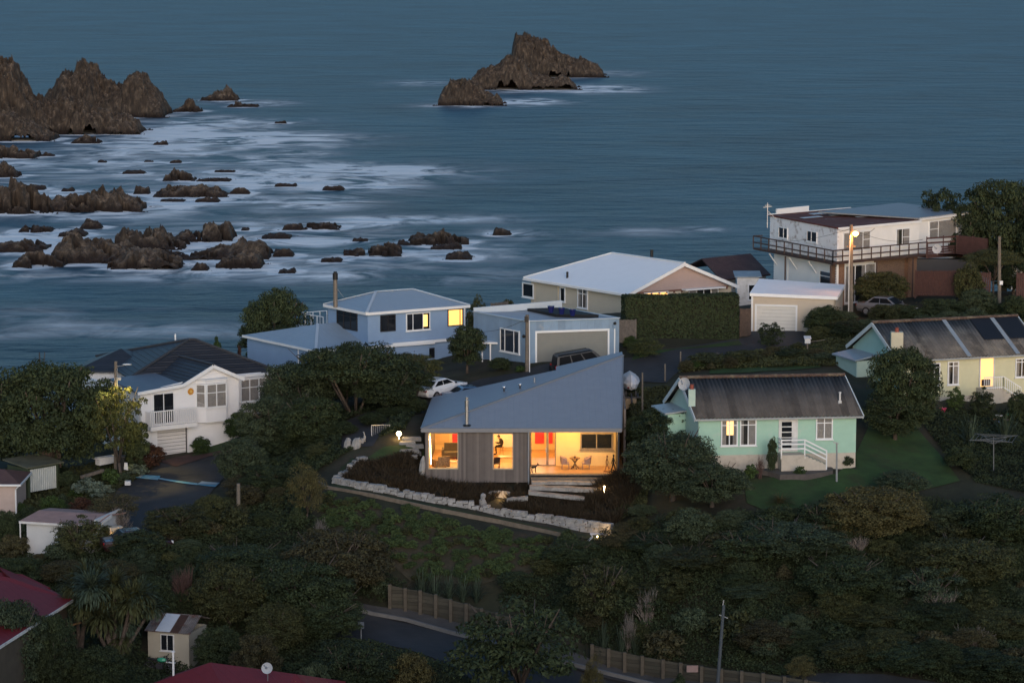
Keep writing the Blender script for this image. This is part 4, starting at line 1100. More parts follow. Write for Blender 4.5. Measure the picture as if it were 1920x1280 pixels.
# roofs: rusty membrane and grey steel
RB = M('rusty_brown_membrane', (.12, .036, .028), .95, .4, 1.2, bump=.3, dirt=(.30, .26, .25), dscale=.7, damt=.12)
z1 = p.ze
mb = MB(); mb.slab([V2(p.B, z1), V2(p.C, z1), V2(p.D, z1 + .10), V2(p.A, z1 + .10)], .10); roo = mb.build('roof', RB, WH)
for (u, v, a_, b_) in ((1.0, 6.5, 2.2, .7), (3.5, 8.4, 3.0, .9), (5.6, 4.4, 1.2, .4), (4.3, 6.7, 2.4, .5), (7.0, 6.2, 1.6, .4)):
    mb = MB(); c = p.uv(u, v, z1 + .115); mb.slab([c, c + p.e1 * a_ + Vector((0, 0, .004)), c + p.e1 * a_ + p.e2 * b_ + Vector((0, 0, .01)), c + p.e2 * b_ + Vector((0, 0, .006))], .012); mb.build('roof_patch', M('silver_roof_patch', (.45, .45, .47), .5, .15, 4), roo)
mb = MB(); mb.bar(V2(p.A, z1 + .12), V2(p.D, z1 + .12), .12, .08); mb.bar(V2(p.uv(.9, p.w2), z1 + .3), V2(p.uv(4.6, p.w2), z1 + .35), .14, .45)
mb.bar(V2(p.B + p.e1 * .1, z1 - .1), V2(p.C, z1 - .1), .10, .2); mb.bar(V2(wing.a, z1 + .06) - V2(wing.n * -.3, 0), V2(wing.b, z1 + .06) + V2(wing.n * .3 + wing.e * .3, 0), .1, .2)
mb.build('fascia', GW, WH)
GR = ribmat('grey_steel_roof', (.19, .20, .22), wing.e, .45, rough=.5, var=.08, strength=.5, dist=.04)
a = wing.pt(-.2, z1 + .17, .35); b = wing.pt(wing.L + .35, z1 + .17, .35); c = wing.pt(wing.L + .35, z1 + .42, -7.2); d = wing.pt(-3.4, z1 + .42, -7.2)
slabroof('wing_roof', [[a, b, c, d]], GR, WH, .1)
window(wl, (1461, 1478, 426, 447), WH, GW, 2, None, 'dark', split=[.55])
window(wl, (1514, 1533, 433, 454), WH, GW, 2, None, 'dark', split=[.45])
window(wr, (1580, 1631, 434, 470), WH, GW, 2, .45, 'net', split=[.72], leftof=(.72, 1))
window(wr, (1679, 1705, 428, 461), WH, GW, 2, .5, 'half', split=[.45], leftof=(.45, 1))
window(wing, (1741, 1792, 412, 446), WH, GW, 2, .45, 'net', split=[.33], leftof=(0, .33))
k = lo1
window(wl, (1538, 1560, 508, 536), WH, GW, 1, .35, 'dark')
mb = MB(); wl.box(mb, 2.9, 3.0, 5.5, zdk - .3, .003, .07); mb.build('downpipe', CLEANW, WH)
# balcony
bw = .85
ba = wl.pt(-1.25, zdk, bw); bb = p.wB - p.e2 * 0; bcorner = Vector((wl.pt(wl.L, 0, bw) + (wl.pt(0, 0, 0) - wl.pt(0, 0, 0))))
bcn = p.wB - p.e1 * bw / max(.5, abs((p.e1.x * wl.n.x + p.e1.y * wl.n.y))) * 1.0 - p.e2 * bw; bcn.z = zdk
bcn = V2(wl.pt(wl.L, 0, bw) + Vector((-p.e2.x, -p.e2.y, 0)) * bw * .9, zdk)
bd = wr.pt(wr.L + .1, zdk, bw)
mb = MB(); mb.slab([ba, bcn, bd, wr.pt(wr.L + .1, zdk, -.05), wr.pt(.1, zdk, -.05), wl.pt(wl.L - .1, zdk, -.05), wl.pt(-1.25, zdk, -.05)], .16); bal = mb.build('balcony', DKWOOD, WH)
mb = MB()
for u, v, n in ((ba, bcn, 10), (bcn, bd, 10)):
    for i in range(n + 1):
        k = u.lerp(v, i / n); mb.bar(k, k + Vector((0, 0, .95)), .09)
    for h in (.45, .95): mb.bar(u + Vector((0, 0, h)), v + Vector((0, 0, h)), .07, .09)
mb.bar(ba + Vector((0, 0, .95)), wl.pt(-1.25, zdk + .95, 0), .07, .09)
mb.build('railing', DKWOOD, bal)
mb = MB()
for k in (wl.pt(3.8, 0, bw - .1), wl.pt(wl.L + .3, 0, bw - .1), wr.pt(3.7, 0, bw - .1), wr.pt(7.9, 0, bw - .1)): mb.bar(V2(k, 5.2), V2(k, zdk - .22), .12)
mb.build('balcony_post', DKWOOD, bal)
mb = MB()
for q0 in (1.2, 4.4, 7.4): mb = MB(); mb.bar(wl.pt(q0, zdk - 1.25, .02), wl.pt(q0, zdk - .26, bw - .1), .08); mb.build('balcony_brace', GW, bal)
# slatted screen of the wing deck
sA = wr.pt(wr.L - .1, zdk, bw + .1); sB = sA + V2(wing.e, 0) * 3.3 - V2(wing.n, 0) * -.9; sC = Pz(1853, 445, zdk + 1.45); sC.z = zdk
sD = sC - V2(wing.n, 0) * 3
mb = MB()
for u, v, solid in ((sA, sB, False), (sB, sC, True), (sC, sD, True)):
    u = V2(u, zdk); v = V2(v, zdk); n = 9
    for i in range(n):
        z_ = -.25 + i * .19
        if not solid and i in (5, 7): continue
        mb.bar(u + Vector((0, 0, z_)), v + Vector((0, 0, z_)), .03, .17 if solid else .14)
    m_ = max(2, int((v - u).length / 1.2))
    for i in range(m_ + 1): k = u.lerp(v, i / m_); mb.bar(k + Vector((0, .04, -.3)), k + Vector((0, .04, 1.42)), .08)
mb.build('deck_screen', M('red_brown_stained_slats', (.075, .035, .030), .7, .25, 3), WH)
mb = MB(); mb.slab([V2(sA, zdk - .1), V2(sB, zdk - .1), V2(sC, zdk - .1), V2(sD, zdk - .1), V2(wing.a, zdk - .1)], .2); mb.build('wing_deck', DKWOOD, WH)
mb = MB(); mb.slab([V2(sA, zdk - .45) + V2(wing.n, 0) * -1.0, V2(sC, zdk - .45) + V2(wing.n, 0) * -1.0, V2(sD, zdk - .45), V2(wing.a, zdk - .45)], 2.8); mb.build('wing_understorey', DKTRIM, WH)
mb = MB(); k = P(1439, 405, 232); mb.bar((k.x, k.y, z1 - .6), (k.x, k.y, P(1439, 380, 232).z), .05); mb.bar((k.x - .35, k.y, P(1439, 389, 232).z), (k.x + .35, k.y, P(1439, 387, 232).z), .04); mb.bar((k.x - .2, k.y, P(1439, 385, 232).z), (k.x + .2, k.y, P(1439, 385, 232).z), .04); mb.bar((k.x, k.y, P(1439, 395, 232).z), (k.x + .7, k.y, z1 + .1), .03); mb.build('aerial', GALV, WH)

def dish(name, label, c, r, aim, stand, mat=None):
    t = wthing(name, label, 'satellite dish', tuple(c))
    aim = Vector(aim).normalized(); a = aim.orthogonal().normalized(); b = aim.cross(a); vs_ = []; fs = []; n = 16
    for side in (0, .02):
        for j in range(4):
            rr_ = r * j / 3
            for i in range(n):
                th = 2 * math.pi * i / n
                vs_.append(Vector(c) + (a * math.cos(th) + b * math.sin(th)) * rr_ + aim * (.25 * r * (j / 3) ** 2 - side))
    for s_ in (0, 4 * n):
        for j in range(3):
            for i in range(n): fs.append([s_ + j * n + i, s_ + j * n + (i + 1) % n, s_ + (j + 1) * n + (i + 1) % n, s_ + (j + 1) * n + i])
    mb = MB(); mb.add(vs_, fs); mb.build('reflector', mat or M('pale_grey_dish', (.42, .43, .45), .5, .06), t)
    mb = MB(); k = Vector(c) + aim * r * .9; mb.bar(Vector(c) - b * r * .8 + aim * .1, k, .03); mb.ball(k, .06, 8, 5); mb.build('receiver_arm', GALV, t)
    mb = MB(); mb.tube([Vector(c) - aim * .03, Vector(c) - aim * .15, Vector(stand)], .03, 6); mb.build('mount', GALV, t)
    return t
k = P(1757, 467, 221.0); dish('satellite_dish', 'round grey satellite dish fixed to the dark deck screen of the white two storey house', k, .36, (-.35, -1, .25), k + Vector((.1, .5, -.5)))

# ------------------------------------------------------------------ small cream garage
SG = wthing('small_garage', 'small cream garage with flat white roof and single roller door', 'garage', tuple(P(1487, 628, 219)))
g0 = P(1409, 627, 220); g1 = P(1566, 625, 218.6)
g1.z = g0.z = 5.2
sf = Face(g0.to_2d(), g1.to_2d(), 4.8, 8); zl = sf.on(1409, 560)[1]; zr_ = sf.on(1566, 557)[1]
zt_ = sf.on(1480, 556)[1]
dep = 5.0
mb = MB(); dq = sf.rect(1417, 1493, 573, 628)
sf.wall(mb, 0, sf.L, 4.6, zt_, [(dq[0], dq[1], 4.5, dq[3])], .15)
s2_ = Face(sf.pt(sf.L, 0).to_2d(), sf.pt(sf.L, 0, -dep).to_2d(), 4.6, zt_); s2_.wall(mb, 0, dep, 4.6, zt_)
s3_ = Face(sf.pt(0, 0, -dep).to_2d(), sf.pt(0, 0).to_2d(), 4.6, zt_); s3_.wall(mb, 0, dep - .16, 4.6, zt_)
mb.build('wall', lapmat('cream_garage_board', (.50, .42, .33), .2, var=.05), SG)
mb = MB(); mb.slab([sf.pt(-.15, zt_ + .22, .2), sf.pt(sf.L + .15, zt_ + .12, .2), sf.pt(sf.L + .15, zt_ + .42, -dep - .2), sf.pt(-.15, zt_ + .72, -dep - .2)], .24); mb.build('roof', M('white_membrane_roof', (.84, .84, .85), .5, .04), SG)
mb = MB()
for i in range(8): zz0 = 5.25 + (dq[3] - 5.3) * i / 8; sf.box(mb, dq[0] + .06, dq[1] - .06, zz0, zz0 + (dq[3] - 5.3) / 8 - .015, -.12, -.08)
mb.build('garage_door', M('off_white_door', (.60, .585, .55), .5, .04), SG)
mb = MB()
for a_, b_, c_, d_ in ((dq[0] - .08, dq[0] + .06, 5, dq[3] + .08), (dq[1] - .06, dq[1] + .08, 5, dq[3] + .08), (dq[0] + .06, dq[1] - .06, dq[3] - .05, dq[3] + .08)): sf.box(mb, a_, b_, c_, d_, -.07, .03)
sf.box(mb, -.04, .1, 4.8, zt_ - .01, .002, .04)
mb.build('door_frame', GW, SG)

# ------------------------------------------------------------------ corrugated-roof cottages
def cottage(p, name, label, wallmat, gablemat, roofmat, zapex_px, basemat, zfoot):
    t = wthing(name, label, 'house', tuple(V2(p.wB, p.base)))
    f0, f1, f2, f3 = p.faces(zfoot)
    zpl = zfoot
    return t, f0, f1, f2, f3
def cottage_shell(p, t, wallmat, gablemat, apz, plinth, zpl, zlow, roofmats):
    f0, f1, f2, f3 = p.faces(zpl)
    mb = MB()
    for f in (f1, f3): f.wall(mb, 0, f.L, zpl, p.ze - .02, [], .12)
    mb.build('wall', wallmat, t)
    for f in (f0, f2):
        mb = MB()
        f.wall(mb, .121, f.L - .121, zpl, p.ze - .02, [], .12)
        a, b = f.pt(.0, p.ze - .02), f.pt(f.L, p.ze - .02); c = (a + b) / 2; c.z = apz - .12
        k = [a, b, c]; n = V2(f.n, 0) * -.12
        mb.add(k + [q + n for q in k], [[0, 1, 2], [5, 4, 3], [0, 3, 4, 1], [1, 4, 5, 2], [2, 5, 3, 0]])
        mb.build('gable_wall', gablemat, t)
    mb = MB()
    for f in (f0, f1, f2, f3): f.wall(mb, .03, f.L - .03, zlow, zpl - .002, [], .14)
    mb.build('plinth', plinth, t)
    ra, rc = (p.A + p.B) / 2, (p.C + p.D) / 2; ra.z = rc.z = apz
    mb = MB(); mb.corr(p.B, p.C, rc, ra, .26, .038); mb.corr(p.D, p.A, ra, rc, .26, .038); ro = mb.build('roof', roofmats, t, smooth=True)
    mb = MB(); mb.tube([ra + Vector((0, 0, .04)), rc + Vector((0, 0, .04))], .12, 8); mb.build('ridge_tiles', M('lichened_red_ridge', (.095, .062, .050), .9, .5, 6, dirt=(.2, .17, .12), dscale=2), ro)
    for ea, eb, rr_ in ((p.A, p.B, ra), (p.C, p.D, rc)):
        mb = MB()
        for e0 in (ea, eb): mb.bar(V2(e0, p.ze - .1), V2(rr_, apz - .1), .06, .26)
        mb.build('bargeboard', M('pale_blue_white_trim', (.55, .60, .62), .5, .08), t)
    mb = MB(); mb.bar(p.B - Vector((0, 0, .1)), p.C - Vector((0, 0, .1)), .12, .12); mb.build('gutter', M('grey_gutter', (.30, .32, .33), .5), t)
    return f0, f1, f2, f3, ra, rc
MINTM = M('mint_green_paint', (.33, .53, .43), .6, .05, 2, dirt=(.40, .50, .43), dscale=1, damt=.2)
MINTG = M('pale_mint_paint', (.40, .52, .46), .6, .06, 2)
PLIN = M('cream_plinth_render', (.50, .45, .38), .8, .12, 2, dirt=(.33, .29, .24), dscale=1.0, damt=.35)
CORR = RIB('weathered_corrugated_cement', (.082, .074, .070), (mint_p.e1.x, mint_p.e1.y, 0), .52, 'groove', rough=.85, var=.45, pervar=.28, strength=.1, dist=.005, dirt=(.12, .115, .11), dscale=.8, damt=.35)
MH = wthing('mint_cottage', 'mint green cottage with dark corrugated roof and white steps', 'house', tuple(V2(mint_p.wB, .9)))
p = mint_p
apz = P(1430, 706, p.uv(p.w1 * .45, p.w2 / 2).y).z
zpl = P(1315, 854, p.wB.y).z
f0, f1, f2, f3, ra, rc = cottage_shell(p, MH, MINTM, MINTG, apz, PLIN, zpl, -.2, CORR)
window(f1, (1351.5, 1383, 786, 835.5), MH, GW, 2, .22, 'curtain', fw=.08)
window(f1, (1387, 1418, 785, 835), MH, GW, 2, .22, 'half', fw=.08)
mb = MB(); k = f1.rect(1362, 1375, 786, 815); f1.box(mb, k[0], k[1], k[2], k[3] - .1, .0625, .0645); mb.build('lit_lampshade', EMI('lit_cottage_lamp', (1, .58, .22), .9), MH)
window(f1, (1529.5, 1561, 782, 823), MH, GW, 2, .25, 'net', fw=.08)
dr = f1.rect(1462, 1487, 787, 846)
mb = MB(); f1.box(mb, dr[0] - .08, dr[0] + .0, dr[2], dr[3] + .08, .003, .06); f1.box(mb, dr[1], dr[1] + .3, dr[2], dr[3] + .08, .003, .06); f1.box(mb, dr[0], dr[1], dr[3], dr[3] + .08, .003, .06)
f1.box(mb, dr[0], dr[1], dr[2], dr[3], .003, .04); do = mb.build('door', WHITE2, MH)
mb = MB()
for i in range(5): z_ = dr[2] + .25 + i * (dr[3] - dr[2] - .3) / 5; f1.box(mb, dr[0] + .12, dr[1] - .1, z_, z_ + (dr[3] - dr[2] - .3) / 5 - .07, .041, .05)
mb.build('door_pane', GD, do)
mb = MB(); f1.box(mb, dr[1] - .08, dr[1] - .04, dr[2] + .95, dr[2] + 1.1, .04, .09); mb.build('handle', STEEL, do)
# landing, steps and white rails
q0, q1 = dr[0] - .1, dr[1] + .55
mb = MB(); f1.box(mb, q0, q1, -.2, dr[2] - .05, .02, 1.1)
ns = 6; zs_ = dr[2] - .05; zb_ = P(1520, 872, p.wB.y).z
for i in range(ns): f1.box(mb, q1 + i * .24, q1 + (i + 1) * .24, -.2, zs_ - (zs_ - zb_) * (i + 1) / (ns + 1), .1, 1.08)
mb.build('steps', PLIN, MH)
mb = MB()
pts = [f1.pt(q0, dr[2], 1.05), f1.pt(q1, dr[2], 1.05), f1.pt(q1 + ns * .24, zb_ + .05, 1.05)]
for k in pts: mb.bar(k - Vector((0, 0, .3)), k + Vector((0, 0, .95)), .08)
for h in (.35, .65, .92):
    for a, b in zip(pts[:-1], pts[1:]): mb.bar(a + Vector((0, 0, h)), b + Vector((0, 0, h)), .05, .09)
    mb.bar(pts[0] + Vector((0, 0, h)), f1.pt(q0, dr[2] + h, .05), .05, .09)
mb.build('handrail', GW, MH)
# porch at the gable end
pa = f0.pt(f0.L * .12, p.ze, 1.2); pb = f0.pt(f0.L * .55, p.ze, 1.2); pc = f0.pt(f0.L * .55, p.ze, 0); pd = f0.pt(f0.L * .12, p.ze, 0)
zz_ = P(1250, 762, pa.y).z
mb = MB(); mb.prism([pa, pb, pc, pd], .5, zz_ - .05); mb.build('porch', MINTM, MH)
g = V2(f0.n, 0) * .25 ; e = V2(f0.e, 0) * .25
mb = MB(); mb.slab([V2(pa, zz_ + .05) + g - e, V2(pb, zz_ + .05) + g + e, V2(pc, zz_ + .2) + e, V2(pd, zz_ + .2) - e], .1); mb.build('porch_roof', M('pale_grey_blue_iron', (.32, .36, .38), .5, .1), MH)
ch = Pz(1297, 752, p.ze + 1.0); ch = P(1297, 752, p.wB.y + .9); mb = MB(); mb.box(ch.x - .22, ch.x + .22, ch.y - .25, ch.y + .25, ch.z - .3, P(1297, 729, ch.y).z); cho = mb.build('chimney', MINTG, MH)
mb = MB(); zc_ = P(1297, 729, ch.y).z; mb.lathe((ch.x, ch.y, zc_), [(.14, 0), (.12, .3), (.14, .32)]); mb.build('chimney_pot', M('red_clay', (.25, .07, .05), .8), cho)
v_ = p.uv(p.w1 * .895, 1.2); vz = p.ze + (apz - p.ze) * 1.2 / (p.w2 / 2); mb = MB(); mb.lathe((v_.x, v_.y, vz), [(.12, -.1), (.12, .12), (.06, .14), (.06, .6), (.09, .62), (.09, .7)]); mb.build('roof_vent', WHITE2, MH)
k = P(1284, 720, p.wB.y + 1.9); dish('satellite_dish', 'round pale satellite dish beside the mint cottage chimney', k, .42, (-.6, -1, .3), Vector((ch.x, ch.y, zc_ - .4)))

YEL = M('pale_yellow_paint', (.56, .545, .37), .6, .05, 2)
p = yel_p
YH = wthing('yellow_cottage', 'pale yellow cottage with patched corrugated roof and lit doorway', 'house', tuple(V2(p.wB, 2.5)))
apz = P(1642, 605, p.uv(0, p.w2 / 2).y).z
zpl = P(1800, 742, p.wB.y + 1.5).z
f0, f1, f2, f3, ra, rc = cottage_shell(p, YH, YEL, M('aqua_mint_paint', (.34, .52, .48), .6, .05, 2), apz, PLIN, zpl, 1.6, RIB('patchy_corrugated_cement', (.10, .093, .088), (yel_p.e1.x, yel_p.e1.y, 0), .52, 'groove', rough=.85, var=.5, pervar=.3, strength=.1, dist=.005, dirt=(.22, .20, .17), dscale=.45, damt=.5))
def roofstrip(u0, u1, v0, v1, mat, nmz):
    a = p.B.lerp(p.C, u0); b = p.B.lerp(p.C, u1); c = ra.lerp(rc, u1); d = ra.lerp(rc, u0); up = Vector((0, 0, .06))
    mb = MB(); mb.slab([a.lerp(d, v0) + up, b.lerp(c, v0) + up, b.lerp(c, v1) + up, a.lerp(d, v1) + up], .02); mb.build(nmz, mat, YH)
up_ = lambda px, py=640: (Pz(px, 661.5, p.ze) - p.B).length / p.w1
roofstrip(.470, .498, 0, 1, M('pale_blue_flashing_strip', (.26, .30, .34), .5, .1), 'roof_flashing')
roofstrip(.80, .828, 0, 1, M('pale_blue_flashing_strip', (.26, .30, .34)), 'roof_flashing')
roofstrip(.66, .795, .40, .985, M('black_roof_sheet', (.012, .012, .015), .5, .2), 'roof_patch')
roofstrip(.835, .98, .40, .985, M('black_roof_sheet', (.012, .012, .015)), 'roof_patch')
window(f1, (1776, 1797, 677, 721), YH, GW, 2, .2, 'half', fw=.08)
window(f1, (1740, 1762, 680, 722), YH, GW, 2, .2, 'dark', fw=.08)
window(f1, (1903, 1927, 671, 707), YH, GW, 2, .2, 'curtain', fw=.08)
dr = f1.rect(1838, 1862, 668, 724)
mb = MB(); f1.box(mb, dr[0] - .1, dr[0], dr[2], dr[3] + .1, .003, .07); f1.box(mb, dr[1], dr[1] + .1, dr[2], dr[3] + .1, .003, .07); f1.box(mb, dr[0], dr[1], dr[3], dr[3] + .1, .003, .07); do = mb.build('doorway', WHITE2, YH)
mb = MB(); f1.box(mb, dr[0], dr[1], dr[2], dr[3], .003, .012); mb.build('lit_hall', EMI('lit_yellow_hall', (1, .58, .20), .5), do)
mb = MB(); k = dr; f1.box(mb, k[0] + .1, k[1] - .2, k[2] + .05, k[2] + .5, .013, .05); mb.build('hall_table', DKWOOD, do)
mb = MB(); la, lb = f1.pt(dr[0] - .3, dr[2] - .02, 1.2), f1.pt(dr[1] + .2, dr[2] - .02, 1.2); f1.box(mb, dr[0] - .3, dr[1] + .2, 1.8, dr[2] - .03, .02, 1.2)
ns = 5
for i in range(ns): f1.box(mb, dr[1] + .2 + i * .28, dr[1] + .48 + i * .28, 1.8, dr[2] - .03 - (i + 1) * .17, .1, 1.15)
mb.build('steps', PLIN, YH)
mb = MB(); lc = f1.pt(dr[1] + .2 + ns * .28, dr[2] - .02 - ns * .17, 1.2)
for h in (.1, .85):
    mb.bar(la + Vector((0, 0, h)), lb + Vector((0, 0, h)), .06); mb.bar(lb + Vector((0, 0, h)), lc + Vector((0, 0, h)), .06)
for u, v, n in ((la, lb, 10), (lb, lc, 9)):
    for i in range(n + 1): k = u.lerp(v, i / n); mb.bar(k, k + Vector((0, 0, .85)), .035)
mb.build('handrail', GW, YH)
ch = P(1681, 655, p.uv(.9, 1.2).y); mb = MB(); mb.box(ch.x - .42, ch.x + .42, ch.y - .3, ch.y + .3, ch.z - 1.2, P(1681, 622, ch.y).z); cho = mb.build('chimney', M('cream_chimney', (.52, .48, .36), .7, .1), YH)
mb = MB(); zc_ = P(1681, 622, ch.y).z; mb.lathe((ch.x, ch.y, zc_), [(.16, 0), (.13, .28), (.16, .3)]); mb.build('chimney_pot', M('red_clay', (.25, .07, .05), .8), cho)
pa = f0.pt(f0.L * .05, 0, 1.5); pb = f0.pt(f0.L * .5, 0, 1.5); pc = f0.pt(f0.L * .5, 0, 0); pd = f0.pt(f0.L * .05, 0, 0)
zz_ = P(1612, 664, pa.y).z
mb = MB(); mb.prism([pa, pb, pc, pd], 1.6, zz_ - .06); mb.build('porch', MINTG, YH)
g = V2(f0.n, 0) * .25; e = V2(f0.e, 0) * .2
mb = MB(); mb.slab([V2(pa, zz_ + .05) + g - e, V2(pb, zz_ + .05) + g + e, V2(pc, zz_ + .35) + e, V2(pd, zz_ + .35) - e], .1); mb.build('porch_roof', M('blue_grey_painted_iron', (.26, .31, .36), .5, .1), YH)

# ------------------------------------------------------------------ white weatherboard house with dark tiled roof
LH = wthing('bay_window_house', 'white weatherboard house with dark tiled roof, bay window and garage under', 'house', tuple(V2(lh_p.wB, -2)))
p = lh_p
LAPW = lapmat('warm_white_weatherboard', (.74, .735, .74), .19, var=.04)
TILE = RIB('charcoal_roof_tile', (.030, .033, .042), (0, 0, 1), .105, 'lap', rough=.55, var=.25, pervar=.2, strength=.9, dist=.05)
e = p.e1.to_2d(); zl_ = -2.2
fr = Face((p.wB + p.e1 * 0).to_2d(), p.wC.to_2d(), zl_, p.ze)
apz = P(400, 684, p.uv(p.w1 / 2, 0).y).z
# lean-to left of the gable
lt0 = fr.on(262, 740)[0]
ltz = fr.on(258, 735)[1]
FF = Face(fr.pt(lt0, 0).to_2d(), fr.b, zl_, p.ze)
def fx(px, py=760): return FF.on(px, py)[0]
mb = MB(); mb.lap = 0.19
gq = FF.rect(295, 352, 797, 853)
FF.wall(mb, 0, -lt0, zl_, ltz - .02, [(gq[0], min(gq[1], -lt0), zl_ - .1, gq[3])], .14)
FF.wall(mb, -lt0, FF.L, zl_, p.ze - .02, [(-lt0 - .01, gq[1], zl_ - .1, gq[3])] if gq[1] > -lt0 else [], .14)
k = [FF.pt(-lt0 - .3, p.ze - .02), FF.pt(FF.L, p.ze - .02), V2(p.uv(p.w1 / 2, .3), apz - .12)]; n = V2(FF.n, 0) * -.14
mb.add(k + [q + n for q in k], [[0, 1, 2], [5, 4, 3], [0, 3, 4, 1], [1, 4, 5, 2], [2, 5, 3, 0]])
k = [FF.pt(0, ltz - .02), FF.pt(-lt0, ltz - .02), FF.pt(-lt0, p.ze + .1)]
mb.add(k + [q + n for q in k], [[0, 1, 2], [5, 4, 3], [0, 3, 4, 1], [1, 4, 5, 2], [2, 5, 3, 0]])
mb.build('front_wall', LAPW, LH)
mb = MB(); mb.lap = 0.19; ls = Face(FF.pt(0, 0, -9).to_2d(), FF.a, zl_, ltz); ls.wall(mb, 0, ls.L - .15, zl_, ltz - .02, [], .14)
rs = Face(FF.b, FF.pt(FF.L, 0, -1.6).to_2d(), zl_, p.ze); rs.wall(mb, 0.0, rs.L, zl_, p.ze - .02, [], .14)
rg = Face(FF.pt(FF.L, 0, -1.6).to_2d(), FF.pt(FF.L + 3.6, 0, -1.6).to_2d(), zl_, p.ze); rg.wall(mb, 0, rg.L, zl_, p.ze - .02, [], .14)
re_ = Face(rg.b, FF.pt(FF.L + 3.6, 0, -10).to_2d(), zl_, p.ze); re_.wall(mb, 0, re_.L, zl_, p.ze - .02)
mb.build('side_wall', LAPW, LH)
# roof: gable running back into a big hip
def lp(u, v, z): return FF.pt(u, z, -v)
uL = -lt0 - .3; uR = FF.L + .3; um = (uL + uR) / 2
ap0 = V2(p.uv(p.w1 / 2, -.05), apz); ap1 = lp(um, 6.0, apz)
B0 = lp(uL, -.35, p.ze); C0 = lp(uR, -.35, p.ze); B1 = lp(uL, 6.0, p.ze); C1 = lp(uR, 6.0, p.ze)
hA = Pz(243, 709, p.ze); hB = lp(FF.L + 4.0, 1.25, p.ze); hC = lp(FF.L + 4.0, 12.0, p.ze); hD = Pz(180, 668, p.ze)
pkz = P(354, 637, 210.5).z
pk0 = P(354, 637, 210.5); pk1 = P(366, 639, 210.5); pk1.z = pkz
roo = slabroof('roof', [[B0, ap0, ap1, B1], [ap0, C0, C1, ap1], [hA, hB, pk1], [hA, pk1, pk0], [hB, hC, pk1], [hC, hD, pk0, pk1], [hD, hA, pk0]], TILE, LH, .1)
mb = MB()
for a, b in ((hA, pk0), (hB, pk1), (pk0, pk1), (ap0, ap1), (hD, pk0)): mb.tube([a + Vector((0, 0, .05)), b + Vector((0, 0, .05))], .09, 6)
mb.build('ridge_tiles', M('charcoal_ridge_tile', (.045, .048, .056), .5, .1), roo)
def courses(polys, dz, up=.0, t=.035):
    mb = MB()
    for pl in polys:
        zs = [q.z for q in pl]; z = min(zs) + dz * .6
        while z < max(zs):
            hit = []
            for a, b in zip(pl, pl[1:] + pl[:1]):
                if (a.z - z) * (b.z - z) < 0: hit.append(a.lerp(b, (z - a.z) / (b.z - a.z)))
            if len(hit) == 2 and (hit[0] - hit[1]).length > .3: mb.bar(hit[0], hit[1], .09, t)
            z += dz
    return mb
courses([[B0, ap0, ap1, B1], [ap0, C0, C1, ap1], [hA, hB, pk1], [hA, pk1, pk0], [hB, hC, pk1], [hD, hA, pk0]], .155).build('tile_course', TILE, roo)
# far left hip
qz = P(227, 653, 212).z; q0 = Pz(182, 663, qz - 1.3); c_ = P(227, 653, 213)
mb = MB(); zz = qz - 1.5; a1, a2, a3, a4 = c_ + Vector((-3.2, -2.2, 0)), c_ + Vector((2.6, -2.6, 0)), c_ + Vector((3.2, 3, 0)), c_ + Vector((-3, 3, 0))
for k in (a1, a2, a3, a4): k.z = zz
mb.slab([a1, a2, c_], .1); mb.slab([a2, a3, c_], .1); mb.slab([a3, a4, c_], .1); mb.slab([a4, a1, c_], .1); mb.build('rear_roof', TILE, LH)
mb = MB(); mb.prism([a1 + Vector((.4, .4, 0)), a2 + Vector((-.4, .4, 0)), a3 + Vector((-.4, -.4, 0)), a4 + Vector((.4, -.4, 0))], -3, zz - .1); mb.build('rear_wall', LAPW, LH)
mb = MB(); mb.slab([lp(-.3, -.3, ltz), lp(-lt0 - .25, -.3, p.ze - .02), lp(-lt0 - .25, 4.2, p.ze + .25), lp(-.3, 4.2, ltz + .45)], .1); mb.build('lean_to_roof', M('blue_grey_lean_to_iron', (.10, .125, .16), .5, .1), LH)
mb = MB(); mb.bar(lp(-.35, -.36, ltz - .06), lp(-lt0 - .3, -.36, p.ze - .10), .08, .22); mb.build('fascia', GW, LH); mb = MB(); mb.bar(B0 + Vector((0, 0, -.1)), ap0 + Vector((0, 0, -.1)), .08, .24); mb.build('bargeboard', GW, LH); mb = MB(); mb.bar(C0 + Vector((0, 0, -.1)), ap0 + Vector((0, 0, -.1)), .08, .24)
mb.build('bargeboard', GW, LH); mb = MB(); mb.bar(lp(FF.L + .2, 1.2, p.ze - .1), lp(FF.L + 4.0, 1.2, p.ze - .1), .1, .18); mb.build('fascia', GW, LH)
mb = MB(); m_ = P(329, 641, 213); mb.bar((m_.x, m_.y, m_.z - .8), (m_.x, m_.y, P(329, 626, 213).z), .1); mb.build('roof_mast', GW, LH)
# garage door
mb = MB(); zg = FF.on(323, 853)[1]
for i in range(9): z0_ = zg - .1 + (gq[3] - zg + .1) * i / 9; FF.box(mb, gq[0] + .06, gq[1] - .06, z0_, z0_ + (gq[3] - zg + .02) / 9 - .02, -.24, -.19)
mb.build('garage_door', M('white_garage_door', (.62, .60, .59), .5, .03), LH)
